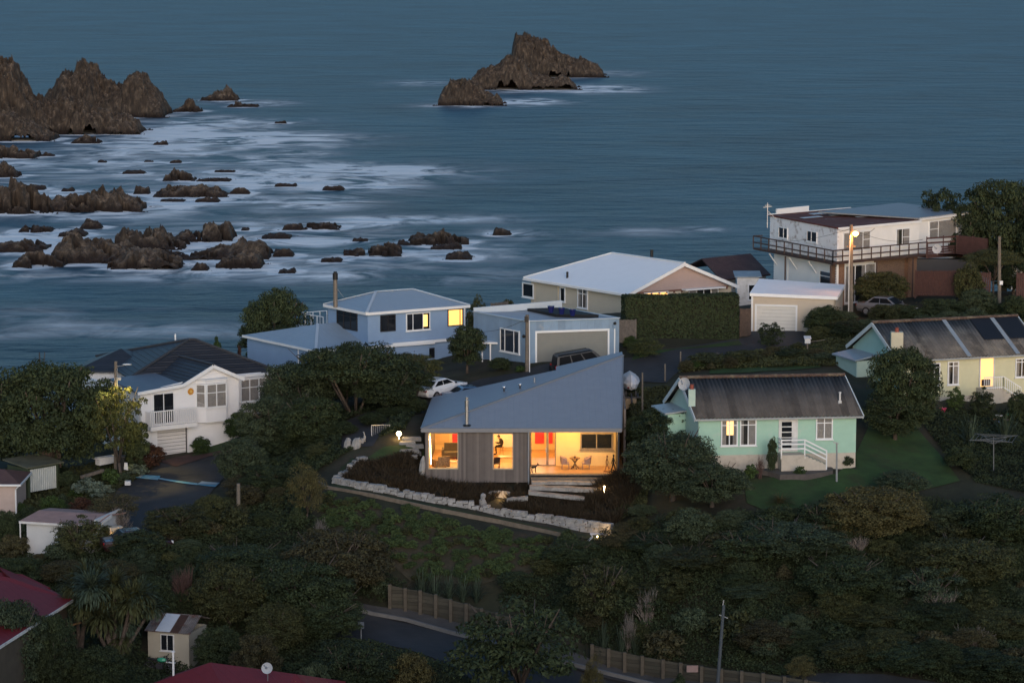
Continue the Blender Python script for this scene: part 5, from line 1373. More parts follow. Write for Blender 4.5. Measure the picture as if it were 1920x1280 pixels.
# balcony
bq0, bq1 = FF.on(272, 780)[0], FF.on(359, 775)[0]; bz = FF.on(300, 795)[1]
mb = MB(); FF.box(mb, bq0, bq1, bz - .28, bz, .004, .85); bo = mb.build('balcony', WHITE, LH)
mb = MB(); h = FF.on(310, 767)[1] - bz
n = 22
for i in range(n + 1): q = bq0 + (bq1 - bq0) * i / n; FF.box(mb, q - .03, q + .03, bz, bz + h, .78, .83)
FF.box(mb, bq0, bq1, bz + h, bz + h + .07, .76, .85); FF.box(mb, bq0, bq1, bz + .08, bz + .14, .785, .825)
for i in range(5): o_ = i * .17; FF.box(mb, bq0, bq0 + .05, bz, bz + h, o_ + .01, o_ + .06); 
mb.build('balustrade', WHITE, bo)
a = FF.rect(286, 326, 736, 792); window(FF, None, LH, GW, 2, None, 'dark', s=(a[0], a[1], bz + .02, a[3]), sill=False, name='glass_door')
# bay window
bq = FF.rect(370, 419, 717, 762); zlow = FF.on(395, 789)[1]
mb = MB()
b0, b1 = bq[0] - .1, bq[1] + .05; dpt = .55
pl = [FF.pt(b0, 0, .0), FF.pt(b0 + .5, 0, dpt), FF.pt(b1 - .12, 0, dpt), FF.pt(b1, 0, .0)]
mb.prism(pl, zlow, bq[2] - .06); bay = mb.build('bay', LAPW, LH); mb = MB(); mb.prism(pl, bq[3] + .02, bq[3] + .25); mb.build('bay_head', LAPW, bay)
pl2 = [FF.pt(b0 - .1, 0, .0), FF.pt(b0 + .45, 0, dpt + .1), FF.pt(b1 - .02, 0, dpt + .1), FF.pt(b1 + .1, 0, .0)]
mb = MB(); mb.prism(pl2, bq[2] - .055, bq[2] + .01); mb.prism(pl2, bq[3] + .252, bq[3] + .32); mb.build('bay_trim', GW, bay)
bf1 = Face(pl[0].to_2d(), pl[1].to_2d(), 0, 1); bf2 = Face(pl[1].to_2d(), pl[2].to_2d(), 0, 1)
mb = MB(); mb.prism([pl[0], pl[1] + (pl[0] - pl[1]) * .0, pl[2], pl[3]], bq[2] + .011, bq[3] + .019); mb.build('bay_core', BLACK, bay)
for f, c_ in ((bf1, 1), (bf2, 2)): window(f, None, LH, GW, c_, .38, 'net', s=(.0, f.L, bq[2] + .02, bq[3] + .01), sill=False, fw=.08)
rq = rg.rect(450, 492, 709, 752); window(rg, None, LH, GW, 3, .38, 'net', s=(rg.on(450, 730)[0], rg.on(450, 730)[0] + 2.3, rq[2], rq[3]), fw=.08)
# sun ornament
c_ = FF.on(357, 733.5); mb = MB(); cc = FF.pt(c_[0], c_[1], .03); n = 24; ex = V2(FF.e, 0); ez = Vector((0, 0, 1)); nn = V2(FF.n, 0)
ring = []
for i in range(n):
    th = 2 * math.pi * i / n; r_ = .20 if i % 2 else .27; ring.append(cc + ex * r_ * math.cos(th) + ez * r_ * math.sin(th))
mb.loft([ring, [q + nn * .04 for q in ring]]); so = mb.build('sun_ornament', M('ochre_ceramic', (.55, .24, .02), .4, .15), LH)
ring = [cc + nn * .05 + (ex * math.cos(2 * math.pi * i / 14) + ez * math.sin(2 * math.pi * i / 14)) * .11 for i in range(14)]
mb = MB(); mb.loft([ring, [q + nn * .03 for q in ring]]); mb.build('sun_face', M('pale_ochre_ceramic', (.62, .40, .12), .4), so)
mb = MB(); k = FF.pt(.06, ltz - .2, .06); mb.tube([k + Vector((0, 0, 0)), FF.pt(.06, -.5, .06)], .05, 6); k = FF.on(281, 800)[0]; mb.tube([FF.pt(k, bz - .3, .06), FF.pt(k, zl_, .06)], .05, 6); mb.build('downpipe', GW, LH)
wsd = Face(FF.pt(0, 0, -4).to_2d(), FF.a, zl_, ltz); window(ls, None, LH, GW, 1, None, 'dark', s=(ls.L - 2.6, ls.L - 1.7, -.6, .5))
mb = MB(); FF.box(mb, fx(360) , FF.L + .02, zl_, -1.2, .003, .06); mb.build('plinth', M('white_plinth', (.62, .60, .58), .7, .08), LH)

# ------------------------------------------------------------------ small buildings on the left
GSH = wthing('garden_hut', 'olive green hut with pale corrugated doors below the big tree', 'hut', tuple(P(80, 920, 193)))
a, b = P(53, 922, 192.5), P(112, 906, 194.5); zg = a.z
hf = Face((a.x, a.y), (b.x, b.y), zg - .3, zg + 2); zt0 = hf.on(53, 878)[1]; zt1 = hf.on(112, 870)[1]
mb = MB(); hf.wall(mb, 0, hf.L, zg - .4, zt0 + .05, [(.18, hf.L - .25, zg - .5, zt0 - .1)], .1)
hs = Face(hf.pt(0, 0, -2.2).to_2d(), hf.a, zg, zg + 2); hs.wall(mb, 0, hs.L - .11, zg - .4, zt0)
hk = Face(hf.b, hf.pt(hf.L, 0, -2.2).to_2d(), zg, zg + 2); hk.wall(mb, 0, hk.L, zg - .4, zt0)
mb.build('wall', M('olive_green_paint', (.05, .065, .035), .7, .2), GSH)
mb = MB(); mb.corr(hf.pt(.2, zg - .05, -.05), hf.pt(hf.L - .27, zg - .05, -.05), hf.pt(hf.L - .27, zt0 - .12, -.05), hf.pt(.2, zt0 - .12, -.05), .16, .015); mb.build('corrugated_door', M('pale_green_white_iron', (.42, .44, .42), .6, .12, 2), GSH)
mb = MB(); mb.slab([hf.pt(-.25, zt0 + .12, .25), hf.pt(hf.L + .2, zt0 + .12, .25), hf.pt(hf.L + .2, zt0 + .4, -2.4), hf.pt(-.25, zt0 + .4, -2.4)], .08); mb.build('roof', M('mossy_iron', (.10, .10, .07), .8, .3), GSH)
PK = wthing('pink_outbuilding', 'pale pink outbuilding with red tiled hip roof at the left edge', 'outbuilding', tuple(P(10, 940, 188)))
z_ = P(20, 908, 188).z; a = P(37.5, 905, 188); mb = MB(); mb.box(-40, a.x - .3, a.y + .3, a.y + 4, z_ - 3, z_ - .05); mb.build('wall', M('pale_pink_render', (.46, .36, .32), .75, .08), PK)
mb = MB(); c_ = P(8, 880, 190.5); q1, q2, q3, q4 = Vector((-42, a.y, z_)), V2(a, z_), Vector((a.x, a.y + 4.6, z_)), Vector((-42, a.y + 4.6, z_)); rz = P(8, 879, a.y + 2.3).z; r1_, r2_ = Vector((-42, a.y + 2.3, rz)), Vector((a.x - 1.4, a.y + 2.3, rz))
PTL = RIB('brown_red_tile', (.13, .07, .06), (0, 1, 0), .35, 'lap', var=.3, strength=.6)
for pl in ([q1, q2, r2_, r1_], [q2, q3, r2_], [q3, q4, r1_, r2_]): mb.slab(pl, .08)
mb.build('roof', PTL, PK); mb = MB(); mb.bar(q1 - Vector((0, 0, .05)), q2 - Vector((0, 0, .05)), .1, .12); mb.bar(q2 - Vector((0, 0, .05)), q3 - Vector((0, 0, .05)), .1, .12); mb.tube([q2 - Vector((.1, 0, .1)), q2 - Vector((.35, -.25, .4)), q2 - Vector((.35, -.25, 2.5))], .05, 6); mb.build('gutter', GW, PK)
CB = wthing('cabin', 'white vertical board cabin with faded pink roof in the lower left scrub', 'cabin', tuple(P(60, 1045, 178)))
a = P(36, 976, 178); b = P(182, 986.5, 176.5); a.z = b.z = P(40, 976, 178).z
bx_ = (b - a).normalized(); by = Vector((-bx_.y, bx_.x, 0)); Lc = (b - a).length
rz = P(62, 955, 180.2).z; ra_ = a + by * 2.2 + bx_ * .3; rb_ = b + by * 2.2; ra_.z = rb_.z = rz; c1, d1 = b + by * 4.4, a + by * 4.4
mb = MB(); mb.slab([a, b, rb_, ra_], .07); mb.slab([c1, d1, ra_, rb_], .07); mb.build('roof', M('faded_pink_roof', (.36, .215, .18), .7, .15, 1.5), CB)
cf = Face((a + bx_ * .35 + by * .3).to_2d(), (b - bx_ * .2 + by * .3).to_2d(), -3.4, a.z)
mb = MB(); cf.wall(mb, 0, cf.L, a.z - 2.7, a.z - .05); cs = Face((d1 + bx_ * .35 - by * .3).to_2d(), cf.a, -3.4, a.z); cs.wall(mb, 0, cs.L - .16, a.z - 2.7, a.z - .05); ce = Face(cf.b, (c1 - bx_ * .2 - by * .3).to_2d(), -3.4, a.z); ce.wall(mb, 0, ce.L, a.z - 2.7, a.z + .3)
mb.build('wall', RIB('white_vertical_board', (.52, .53, .54), (bx_.x, bx_.y, 0), .2, 'groove', var=.08, strength=.5, dist=.015), CB)
mb = MB(); mb.bar(a - Vector((0, 0, .08)), b - Vector((0, 0, .08)), .1, .14); mb.tube([a + Vector((.05, 0, -.1)), a + Vector((.05, .0, -1.9)), a + Vector((.2, .2, -2.2))], .045, 6); mb.bar(b - Vector((0, 0, .08)), rb_ - Vector((0, 0, .08)), .06, .2); mb.build('fascia', WHITE2, CB)
mb = MB(); k = cf.on(110, 1010)[0]; cf.box(mb, k, k + 1.4, a.z - 2.6, a.z - .3, .003, .05); mb.build('dark_door', DKTRIM, CB)
wl_ = Face(P(205, 1027, 177.2).to_2d(), P(231, 1022, 177.6).to_2d(), 0, 1); mb = MB(); q = wl_.rect(206, 231, 988, 1030); wl_.box(mb, q[0], q[1], q[2] - .3, q[3], -.5, 0); mb.build('porch_wall', M('cream_porch_board', (.5, .42, .32), .7, .1), CB)
lk = wl_.pt((q[0] + q[1]) / 2 - .2, q[3] - .5, .45); mb = MB(); mb.ball(lk - V2(wl_.n, 0) * .3, .08, 8, 6); mb.build('porch_lamp', EMI('lit_porch_lamp', (1, .6, .25), 8), CB); light('POINT', lk, 14, (1, .55, .2), .08)

REDR = RIB('dark_red_roof_metal', (.185, .022, .027), (.9, .43, 0), .45, 'rib', rough=.6, spec=.1, var=.12, strength=.4, dist=.03)
RR = wthing('red_roof_house', 'house with dark red metal roof at the left edge below the cabin', 'house', tuple(P(40, 1170, 164)))
z_ = P(136, 1123, 163).z; e0 = P(136, 1123, 163); e1 = Pz(78, 1160, z_); e2 = Pz(-140, 1240, z_); rz = P(0, 1086, 167).z
r0 = P(20, 1086, 167.5); r0.z = rz; r1 = Pz(-160, 1050, rz)
back = Pz(60, 1083, z_ + .3)
mb = MB(); mb.slab([e0, e1 + (e1 - e0) * 2.5, r1 + (r0 - r1) * -.3, r0], .1); mb.slab([e0, r0, V2(r0 + (r0 - e1) * .5, z_)], .1); mb.build('roof', REDR, RR)
a5, a6, a7 = P(-40, 1068, 171), P(42, 1076, 170), P(94, 1101, 168); mb = MB(); mb.slab([P(-40, 1088, 168.2), P(60, 1098, 167.8), a7, a6, a5], .1); mb.build('rear_roof', REDR, RR)
mb = MB(); mb.bar(e0 - Vector((0, 0, .08)), e1 + (e1 - e0) * 2.5 - Vector((0, 0, .08)), .1, .16); mb.build('gutter', WHITE2, RR)
ff = Face((e1 + (e1 - e0) * 2.4 + Vector((.2, .4, 0))).to_2d(), (e0 + Vector((-.35, .25, 0))).to_2d(), z_ - 3, z_); mb = MB(); ff.wall(mb, 0, ff.L, z_ - 3.2, z_ - .1); mb.build('wall', M('dark_tan_board', (.09, .07, .05), .8, .2), RR)
wq = ff.rect(118, 134, 1150, 1190)
mb = MB(); a = P(114, 1210, 162.2); mb.bar(a, P(114, 1176, 162.2), .12); mb.bar(P(114, 1176, 162.2), P(152, 1166, 163), .1); mb.build('porch_frame', M('tan_timber', (.22, .13, .06), .7), RR)
mb = MB(); a = P(69, 1273, 161.3); mb.box(a.x - .13, a.x + .13, a.y, a.y + .1, a.z - .25, a.z + .28); mb.build('lit_window', EMI('lit_small_window', (1, .55, .1), .6), RR)

TS = wthing('tool_shed', 'cream tool shed with patchy rusted iron roof above the bottom red roof', 'shed', tuple(P(315, 1250, 165)))
a, b = P(277, 1181, 165), P(354, 1189.5, 164.2); zz = a.z; b.z = zz
sf = Face(a.to_2d(), b.to_2d(), zz - 2.3, zz); dep = 2.6
mb = MB(); sf.wall(mb, 0, sf.L, zz - 2.6, zz - .03)
for f in (Face(sf.pt(0, 0, -dep).to_2d(), sf.a, 0, 1), Face(sf.b, sf.pt(sf.L, 0, -dep).to_2d(), 0, 1), Face(sf.pt(sf.L, 0, -dep).to_2d(), sf.pt(0, 0, -dep).to_2d(), 0, 1)): f.wall(mb, .1 if f.L > 2 else 0, f.L - .1, zz - 2.6, zz - .03, [], .09)
mb.build('wall', M('cream_fibre_board', (.36, .33, .27), .7, .06), TS)
RSH = M('patchy_rusted_iron', (.14, .12, .11), .7, .5, 2, dirt=(.11, .04, .022), dscale=1.3, damt=.6)
r0, r1 = sf.pt(.1, zz + .75, -1.5), sf.pt(sf.L - .1, zz + .75, -1.5)
mb = MB(); mb.corr(sf.pt(-.15, zz, .15), sf.pt(sf.L + .15, zz, .15), sf.pt(sf.L + .15, zz + .75, -1.5), sf.pt(-.15, zz + .75, -1.5), .12, .015); mb.corr(sf.pt(sf.L + .15, zz + .3, -dep - .1), sf.pt(-.15, zz + .3, -dep - .1), r0, r1, .12, .015); roo = mb.build('roof', RSH, TS)
mb = MB(); mb.slab([sf.pt(.55, zz + .05, .14), sf.pt(1.45, zz + .05, .14), sf.pt(1.45, zz + .74, -1.4), sf.pt(.55, zz + .74, -1.4)], .015); mb.build('zinc_sheet', M('bright_zinc_sheet', (.52, .54, .58), .4, .1), roo)
mb = MB(); mb.slab([sf.pt(1.5, zz + .045, .14), sf.pt(2.0, zz + .045, .14), sf.pt(2.0, zz + .73, -1.4), sf.pt(1.5, zz + .73, -1.4)], .015); mb.build('rusted_sheet', M('deep_rust_sheet', (.06, .03, .022), .9, .4), roo)
window(sf, (302, 327, 1188, 1219), TS, WHITE2, 2, None, 'dark', fw=.05)
RB2 = wthing('red_roof_house', 'house with dark red hipped roof at the bottom edge below the shed', 'house', tuple(P(420, 1290, 152)))
z_ = P(394, 1241, 153).z
rp = P(394, 1241, 153); rq = P(500, 1262, 150); zlow = z_ - 1.7
mb = MB()
A_ = Pz(262, 1290, zlow); rend = P(552, 1252, 151.5); rend.z = z_ - .25; F_0 = Vector((rp.x - 2.5, rp.y + 4, zlow)); E_0 = Pz(640, 1330, zlow); K_0 = Vector((rend.x + 2.5, rend.y + 4, zlow))
mb.slab([A_, Pz(480, 1420, zlow), E_0, rend, rp], .1); mb.slab([F_0, A_, rp], .1); mb.slab([rp, rend, K_0, F_0], .1); mb.slab([rend, E_0, K_0], .1)
mb.build('roof', REDR, RB2)
mb = MB(); mb.prism([A_ + Vector((.5, .2, 0)), E_0 + Vector((-.6, .2, 0)), K_0 + Vector((-.6, -.5, 0)), F_0 + Vector((.6, -.5, 0))], zlow - 3, zlow - .2); mb.build('wall', M('dark_tan_board', (.09, .07, .05)), RB2)
c = P(325, 1250, 154); mb = MB(); mb.lathe((c.x, c.y, c.z - .6), [(.06, 0), (.06, 1.4), (.09, 1.42), (.09, 1.5)]); mb.build('vent_pipe', WHITE, RB2)
k = P(501, 1252, 149.5); dish('satellite_dish', 'pale round satellite dish on the bottom red roof', k, .30, (-.1, -1, .35), k + Vector((0, .25, -.75)))
WE = wthing('edge_house', 'white walled house with red roof cut by the right edge', 'house', tuple(P(1910, 470, 236)))
a = P(1898, 452, 236); mb = MB(); mb.box(a.x, a.x + 8, a.y, a.y + 6, a.z - 4, a.z); mb.build('wall', WHITE2, WE); mb = MB(); mb.slab([(a.x - .2, a.y - .3, a.z + .05), (a.x + 8, a.y - .3, a.z + .05), (a.x + 8, a.y + 6, a.z + .6), (a.x - .2, a.y + 6, a.z + .6)], .12); mb.build('roof', M('red_iron', (.15, .03, .03), .7, .2), WE)
# ------------------------------------------------------------------ foliage
def leafmat(name, dark, lightc, rough=.75):
    m, t, N, L, B = nm(name)
    B.inputs['Roughness'].default_value = rough; B.inputs['Specular IOR Level'].default_value = .25
    at = N.new('ShaderNodeAttribute'); at.attribute_name = 'tint'
    oi = N.new('ShaderNodeObjectInfo')
    ad = N.new('ShaderNodeMath'); ad.operation = 'MULTIPLY_ADD'; ad.inputs[1].default_value = .35; ad.use_clamp = True
    L.new(oi.outputs['Random'], ad.inputs[0]); L.new(at.outputs['Fac'], ad.inputs[2])
    mx = N.new('ShaderNodeMixRGB'); mx.inputs[1].default_value = (*dark, 1); mx.inputs[2].default_value = (*lightc, 1)
    L.new(ad.outputs[0], mx.inputs[0]); L.new(mx.outputs[0], B.inputs['Base Color'])
    return m
LEAF = {
 'ever': leafmat('dark_evergreen_leaves', (0.009, 0.015, 0.007), (0.048, 0.065, 0.026)),
 'olive': leafmat('olive_green_leaves', (0.014, 0.017, 0.007), (0.072, 0.077, 0.028)),
 'grey': leafmat('grey_green_leaves', (0.015, 0.024, 0.012), (0.075, 0.098, 0.052)),
 'green': leafmat('fresh_green_leaves', (0.012, 0.022, 0.007), (0.058, 0.095, 0.024)),
 'brown': leafmat('brown_twiggy_leaves', (0.020, 0.017, 0.009), (0.083, 0.075, 0.034)),
 'rust': leafmat('rust_red_leaves', (0.022, 0.010, 0.007), (0.087, 0.040, 0.024)),
 'gold': leafmat('golden_olive_leaves', (0.022, 0.020, 0.007), (0.114, 0.100, 0.038)),
 'lime': leafmat('yellow_green_leaves', (.018, .024, .009), (.09, .098, .028)),
 'silver': leafmat('silver_blue_leaves', (0.035, 0.046, 0.034), (0.144, 0.184, 0.139)),
 'flax': leafmat('flax_blades', (0.013, 0.020, 0.012), (0.067, 0.095, 0.061)),
 'tuss': leafmat('red_brown_tussock', (0.019, 0.014, 0.009), (0.057, 0.040, 0.022)),
}
BARK = M('grey_brown_bark', (.085, .065, .052), .9, .35, 5, bump=.5)
PALEBARK = M('pale_twig_bark', (.20, .17, .15), .9, .25, 5)
def leafmesh(name, C, A, Bv, tint):
    """diamond leaves: centres C, half axes A and Bv"""
    n = len(C)
    V = np.empty((n, 4, 3), np.float32)
    V[:, 0] = C - A; V[:, 1] = C + Bv; V[:, 2] = C + A; V[:, 3] = C - Bv
    me = bpy.data.meshes.new(name)
    me.vertices.add(4 * n); me.vertices.foreach_set('co', V.ravel())
    me.loops.add(4 * n); me.loops.foreach_set('vertex_index', np.arange(4 * n, dtype=np.int32))
    me.polygons.add(n); me.polygons.foreach_set('loop_start', np.arange(0, 4 * n, 4, dtype=np.int32)); me.polygons.foreach_set('loop_total', np.full(n, 4, np.int32))
    me.update(calc_edges=True)
    a = me.attributes.new('tint', 'FLOAT', 'POINT'); a.data.foreach_set('value', np.repeat(tint, 4).astype(np.float32))
    return me
def rnd_unit(rg, n):
    v = rg.normal(size=(n, 3)); return v / np.linalg.norm(v, axis=1)[:, None]
def crown(seed, nclump, per, leaf, rc=(.20, .34), form='round', up=.3, elong=2.2, hollow=.5, jit=.25):
    """crown of unit radius and unit height standing on z=0"""
    rg = np.random.default_rng(seed)
    d = rnd_unit(rg, nclump * 3)
    if form == 'round': d = d[d[:, 2] > -.9][:nclump]
    elif form == 'umbrella': d = d[d[:, 2] > .05][:nclump]
    else: d = d[d[:, 2] > -.75][:nclump]
    n = len(d)
    r = hollow + (1 - hollow) * rg.random(n) ** .6
    lump = .72 + .5 * np.array([fbm(np.array(q[0] * 2 + 7.), np.array(q[1] * 2 + q[2] * 2 + 3.), seed) for q in d])
    r = r * np.clip(lump, .6, 1.15)
    cc = d * r[:, None]
    rad = rg.uniform(rc[0], rc[1], n)
    cc *= (1 - rad * .75)[:, None]
    if form == 'column':
        s_ = .55 + .45 * np.sin(np.clip((cc[:, 2] + 1) / 2, 0, 1) * 2.2); cc[:, 0] *= s_; cc[:, 1] *= s_
    if form == 'cone':
        s_ = np.clip(1.05 - (cc[:, 2] + 1) / 2, .12, 1); cc[:, 0] *= s_; cc[:, 1] *= s_; rad *= (.5 + .7 * s_)
    k = np.repeat(np.arange(n), per); m = len(k)
    q = rnd_unit(rg, m); q[:, 2] = np.where(q[:, 2] < -.3, -q[:, 2], q[:, 2])
    rr = rad[k] * (.45 + .6 * rg.random(m) ** .5)
    sq = np.array([1, 1, .75])
    C = cc[k] + q * rr[:, None] * sq
    nrm = q + rg.normal(size=(m, 3)) * .55 + np.array([0, 0, up])
    nrm /= np.linalg.norm(nrm, axis=1)[:, None]
    a = np.cross(nrm, rnd_unit(rg, m)); a /= np.linalg.norm(a, axis=1)[:, None]
    b = np.cross(nrm, a)
    sz = leaf * rg.uniform(.45, 1.6, m)
    tint = np.clip(rg.random(n)[k] * .55 + rg.normal(size=m) * .16 + .10, 0, 1)
    C = C * np.array([1, 1, .5]) + np.array([0, 0, .5])
    A = a * sz[:, None]; Bv = b * (sz / elong)[:, None]
    A[:, 2] *= .7; Bv[:, 2] *= .7
    return leafmesh('crown', C, A, Bv, tint)
def blades(seed, n, length=1.0, wd=.035, droop=.8, spread=1.0, base=.12, h=1.0, segs=3):
    """a clump of arching blades; each blade is a chain of diamonds"""
    rg = np.random.default_rng(seed); Cs = []; As = []; Bs = []; T = []
    az = rg.random(n) * 2 * np.pi; tilt = rg.random(n) ** .8 * spread; L = length * rg.uniform(.65, 1.1, n)
    t0 = rg.random(n)
    px = np.cos(az) * base * rg.random(n); py = np.sin(az) * base * rg.random(n); pz = np.zeros(n)
    ang = tilt.copy()
    for s_ in range(segs):
        dx = np.sin(ang); dz = np.cos(ang); seg = L / segs
        D = np.stack([np.cos(az) * dx, np.sin(az) * dx, dz], 1) * seg[:, None]
        C = np.stack([px, py, pz], 1) + D * .5
        w_ = wd * (1.0 if s_ < segs - 1 else .7)
        Cs.append(C); As.append(D * .62); Bs.append(np.stack([-np.sin(az), np.cos(az), np.zeros(n)], 1) * w_); T.append(t0)
        px, py, pz = px + D[:, 0], py + D[:, 1], pz + D[:, 2]
        ang = ang + droop / segs * (.5 + tilt)
    C = np.concatenate(Cs); 
    return leafmesh('blades', C, np.concatenate(As), np.concatenate(Bs), np.clip(np.concatenate(T) * .7 + .1, 0, 1))
def twigs(seed, n=26, depth=3):
    rr = random.Random(seed); mb = MB()
    def br(p, d, L, r, k):
        q = p + d * L; m_ = p + d * L * .5 + Vector((rr.uniform(-1, 1), rr.uniform(-1, 1), rr.uniform(-.3, .6))) * L * .12
        mb.tube([p, m_, q], [r, r * .8, r * .55], 4, False)
        if k:
            for _ in range(3 if k > 1 else 4):
                e = (d + Vector((rr.uniform(-1, 1), rr.uniform(-1, 1), rr.uniform(-.2, .7))) * .75).normalized(); br(p.lerp(q, rr.uniform(.5, 1)), e, L * rr.uniform(.5, .8), r * .5, k - 1)
    for i in range(n):
        a = rr.uniform(0, 6.28); t = rr.uniform(.1, .75); br(Vector((rr.uniform(-.15, .15), rr.uniform(-.15, .15), 0)), Vector((math.cos(a) * math.sin(t), math.sin(a) * math.sin(t), math.cos(t))), rr.uniform(.35, .5), .018, depth - 1)
    me = bpy.data.meshes.new('twigs'); me.from_pydata(mb.v, [], mb.f); me.update(); return me
VAR = {
 'big': [crown(i, 260, 150, .021, (.12, .24)) for i in (1, 2, 3)],
 'med': [crown(i, 120, 120, .033, (.15, .29)) for i in (11, 12, 13, 14)],
 'loose': [crown(i, 90, 100, .030, (.12, .24), hollow=.25) for i in (21, 22, 23)],
 'umb': [crown(i, 170, 150, .018, (.12, .22), 'umbrella', hollow=.55) for i in (31, 32)],
 'col': [crown(i, 80, 70, .050, (.2, .3), 'column') for i in (41, 42)],
 'cone': [crown(i, 90, 70, .045, (.18, .3), 'cone') for i in (45, 46)],
 'small': [crown(i, 30, 34, .11, (.28, .42)) for i in (51, 52, 53, 54)],
 'mid': [crown(i, 34, 46, .075, (.24, .38)) for i in (55, 56, 57)],
 'fine': [crown(i, 100, 130, .026, (.15, .28), elong=3.5, hollow=.35) for i in (61, 62)],
 'flax': [blades(i, 90, 1.05, .030, .9, .9) for i in (71, 72, 73)],
 'head': [blades(i, 190, 1.0, .045, .8, 2.0, .05) for i in (81, 82)],
 'tussock': [blades(i, 240, 1.0, .014, 1.5, 1.0, .2) for i in (91, 92)],
 'twig': [twigs(i) for i in (95, 96, 97)],
}
def leafobj(name, me, mat, parent=None):
    k = (me.name, mat.name)
    if k not in _mc:
        m2 = me.copy(); m2.materials.append(mat); _mc[k] = m2
    o = bpy.data.objects.new(name, _mc[k]); COL.objects.link(o)
    if parent: o.parent = parent
    return o
_mc = {}
def trunkmesh(h, r, spread, rr, limbs=6, lean=0.0, split=.45):
    mb = MB(); top = Vector((rr.uniform(-.2, .2) + lean, rr.uniform(-.2, .2), h * .8))
    fork = Vector((lean * .4 + rr.uniform(-.1, .1), rr.uniform(-.1, .1), h * split))
    mb.tube([Vector((0, 0, -.4)), Vector((0, 0, h * .12)), fork], [r * 1.25, r, r * .75], 8)
    for i in range(limbs):
        a = 6.283 * i / limbs + rr.uniform(-.4, .4); k = rr.uniform(.5, .95)
        e = Vector((math.cos(a) * spread * k, math.sin(a) * spread * k, h * rr.uniform(.7, .92)))
        m_ = fork.lerp(e, .5) + Vector((0, 0, h * .05)) + Vector((rr.uniform(-1, 1), rr.uniform(-1, 1), 0)) * spread * .08
        mb.tube([fork - Vector((0, 0, .1)), m_, e], [r * .5, r * .32, r * .12], 6)
        for _ in range(2):
            e2 = m_.lerp(e, rr.uniform(.2, .8)) + Vector((rr.uniform(-1, 1), rr.uniform(-1, 1), rr.uniform(.2, .9))) * spread * .35
            mb.tube([m_, e2], [r * .2, r * .07], 5)
    return mb
_ti = [0]
def tree(label, px, ytop, d, wpx, kind, leaf, bottom=.25, trunk=True, r=None, group=None, cat='tree', name='tree', ybase=None, limbs=6, bark=None, deep=.9):
    """a tree at picture column px and distance d whose top reaches ytop and whose crown is wpx wide"""
    _ti[0] += 1; rr = random.Random(_ti[0] * 31)
    g = gp(px, d)
    if ybase is not None: g.z = min(g.z, P(px, ybase, d).z)
    h = max(.8, P(px, ytop, d).z - g.z)
    rad = wpx / F * d / 2
    t = thing(name, label, cat, tuple(g), rr.uniform(0, 6.28), group)
    me = VAR[kind][_ti[0] % len(VAR[kind])]
    if trunk:
        trunkmesh(h, r or max(.06, rad * .055), rad * .75, rr, limbs, split=max(.2, bottom * .95)).build('trunk', bark or BARK, t, smooth=True, world=False)
    c = leafobj('crown', me, LEAF[leaf], t)
    zb = h * bottom
    c.location = (0, 0, zb); c.scale = (rad, rad * deep, h - zb)
    return t
def shrub(label, px, ytop, d, wpx, kind, leaf, group=None, cat='shrub', name='shrub', ybase=None, deep=.9):
    _ti[0] += 1; rr = random.Random(_ti[0] * 31)
    g = gp(px, d)
    if ybase is not None: g.z = P(px, ybase, d).z
    h = max(.35, P(px, ytop, d).z - g.z)
    rad = wpx / F * d / 2
    me = VAR[kind][_ti[0] % len(VAR[kind])]
    o = leafobj(name, me, LEAF[leaf]); o.location = g - Vector((0, 0, h * .08)); o.scale = (rad, rad * deep, h * 1.08); o.rotation_euler = (0, 0, rr.uniform(0, 6.28))
    return tag(o, label, cat, group)
def cabbage(label, px, ytop, d, heads, group=None):
    """palm-like tree: forked bare trunks each carrying a ball of blades"""
    _ti[0] += 1; rr = random.Random(_ti[0])
    g = gp(px, d)
    t = thing('cabbage_tree', label, 'tree', tuple(g), 0, group)
    mb = MB()
    for hx, hy, hr in heads:
        e = P(hx, hy, d + rr.uniform(-.8, .8)) - g
        m_ = Vector((e.x * .45 + rr.uniform(-.2, .2), e.y * .4, e.z * .55))
        mb.tube([Vector((0, 0, -.3)), Vector((e.x * .12, e.y * .1, e.z * .25)), m_, e], [.18, .15, .11, .08], 7)
        for k in range(2):
            c = leafobj('crown', VAR['head'][k], LEAF['flax' if rr.random() < .4 else 'olive'], t); c.location = e; s_ = hr * 1.3 / F * d; c.scale = (s_, s_, s_); c.rotation_euler = (rr.uniform(-.3, .3), rr.uniform(-.3, .3), rr.uniform(0, 6))
    mb.build('trunk', BARK, t, smooth=True, world=False)
    return t

# ---- trees
tree('large dense dark evergreen tree filling the left edge beside the tiled roof house', 98, 652, 197, 285, 'big', 'ever', .02, r=.35)
tree('second dark evergreen crown at the far left edge, lower than the large one beside it', -10, 690, 198, 180, 'big', 'ever', .02)
tree('slim tree with lamplit yellow green top in front of the tiled roof house', 226, 713, 195, 124, 'loose', 'lime', .22, r=.12)
tree('dense dark tree at the left end of the grove before the blue house', 555, 664, 203, 165, 'big', 'grey', .02, r=.2)
tree('wide umbrella crowned tree with a forked bare trunk in the central grove', 668, 636, 200.5, 280, 'umb', 'ever', .26, r=.24, ybase=838)
tree('dark rounded tree behind the umbrella crowned tree', 618, 652, 206, 190, 'big', 'ever', .05)
tree('dark green tree at the right end of the grove behind the white car', 770, 655, 207, 130, 'big', 'olive', .12, r=.16)
tree('tall grey green sapling spike above the grove', 650, 634, 204, 54, 'col', 'grey', .1)
tree('dark slim tree left of the white car at the right end of the grove', 778, 672, 202.5, 84, 'loose', 'ever', .15, r=.1)
tree('dark tree in the middle of the grove right of the umbrella trunk', 728, 668, 203, 130, 'big', 'ever', .10, r=.12)
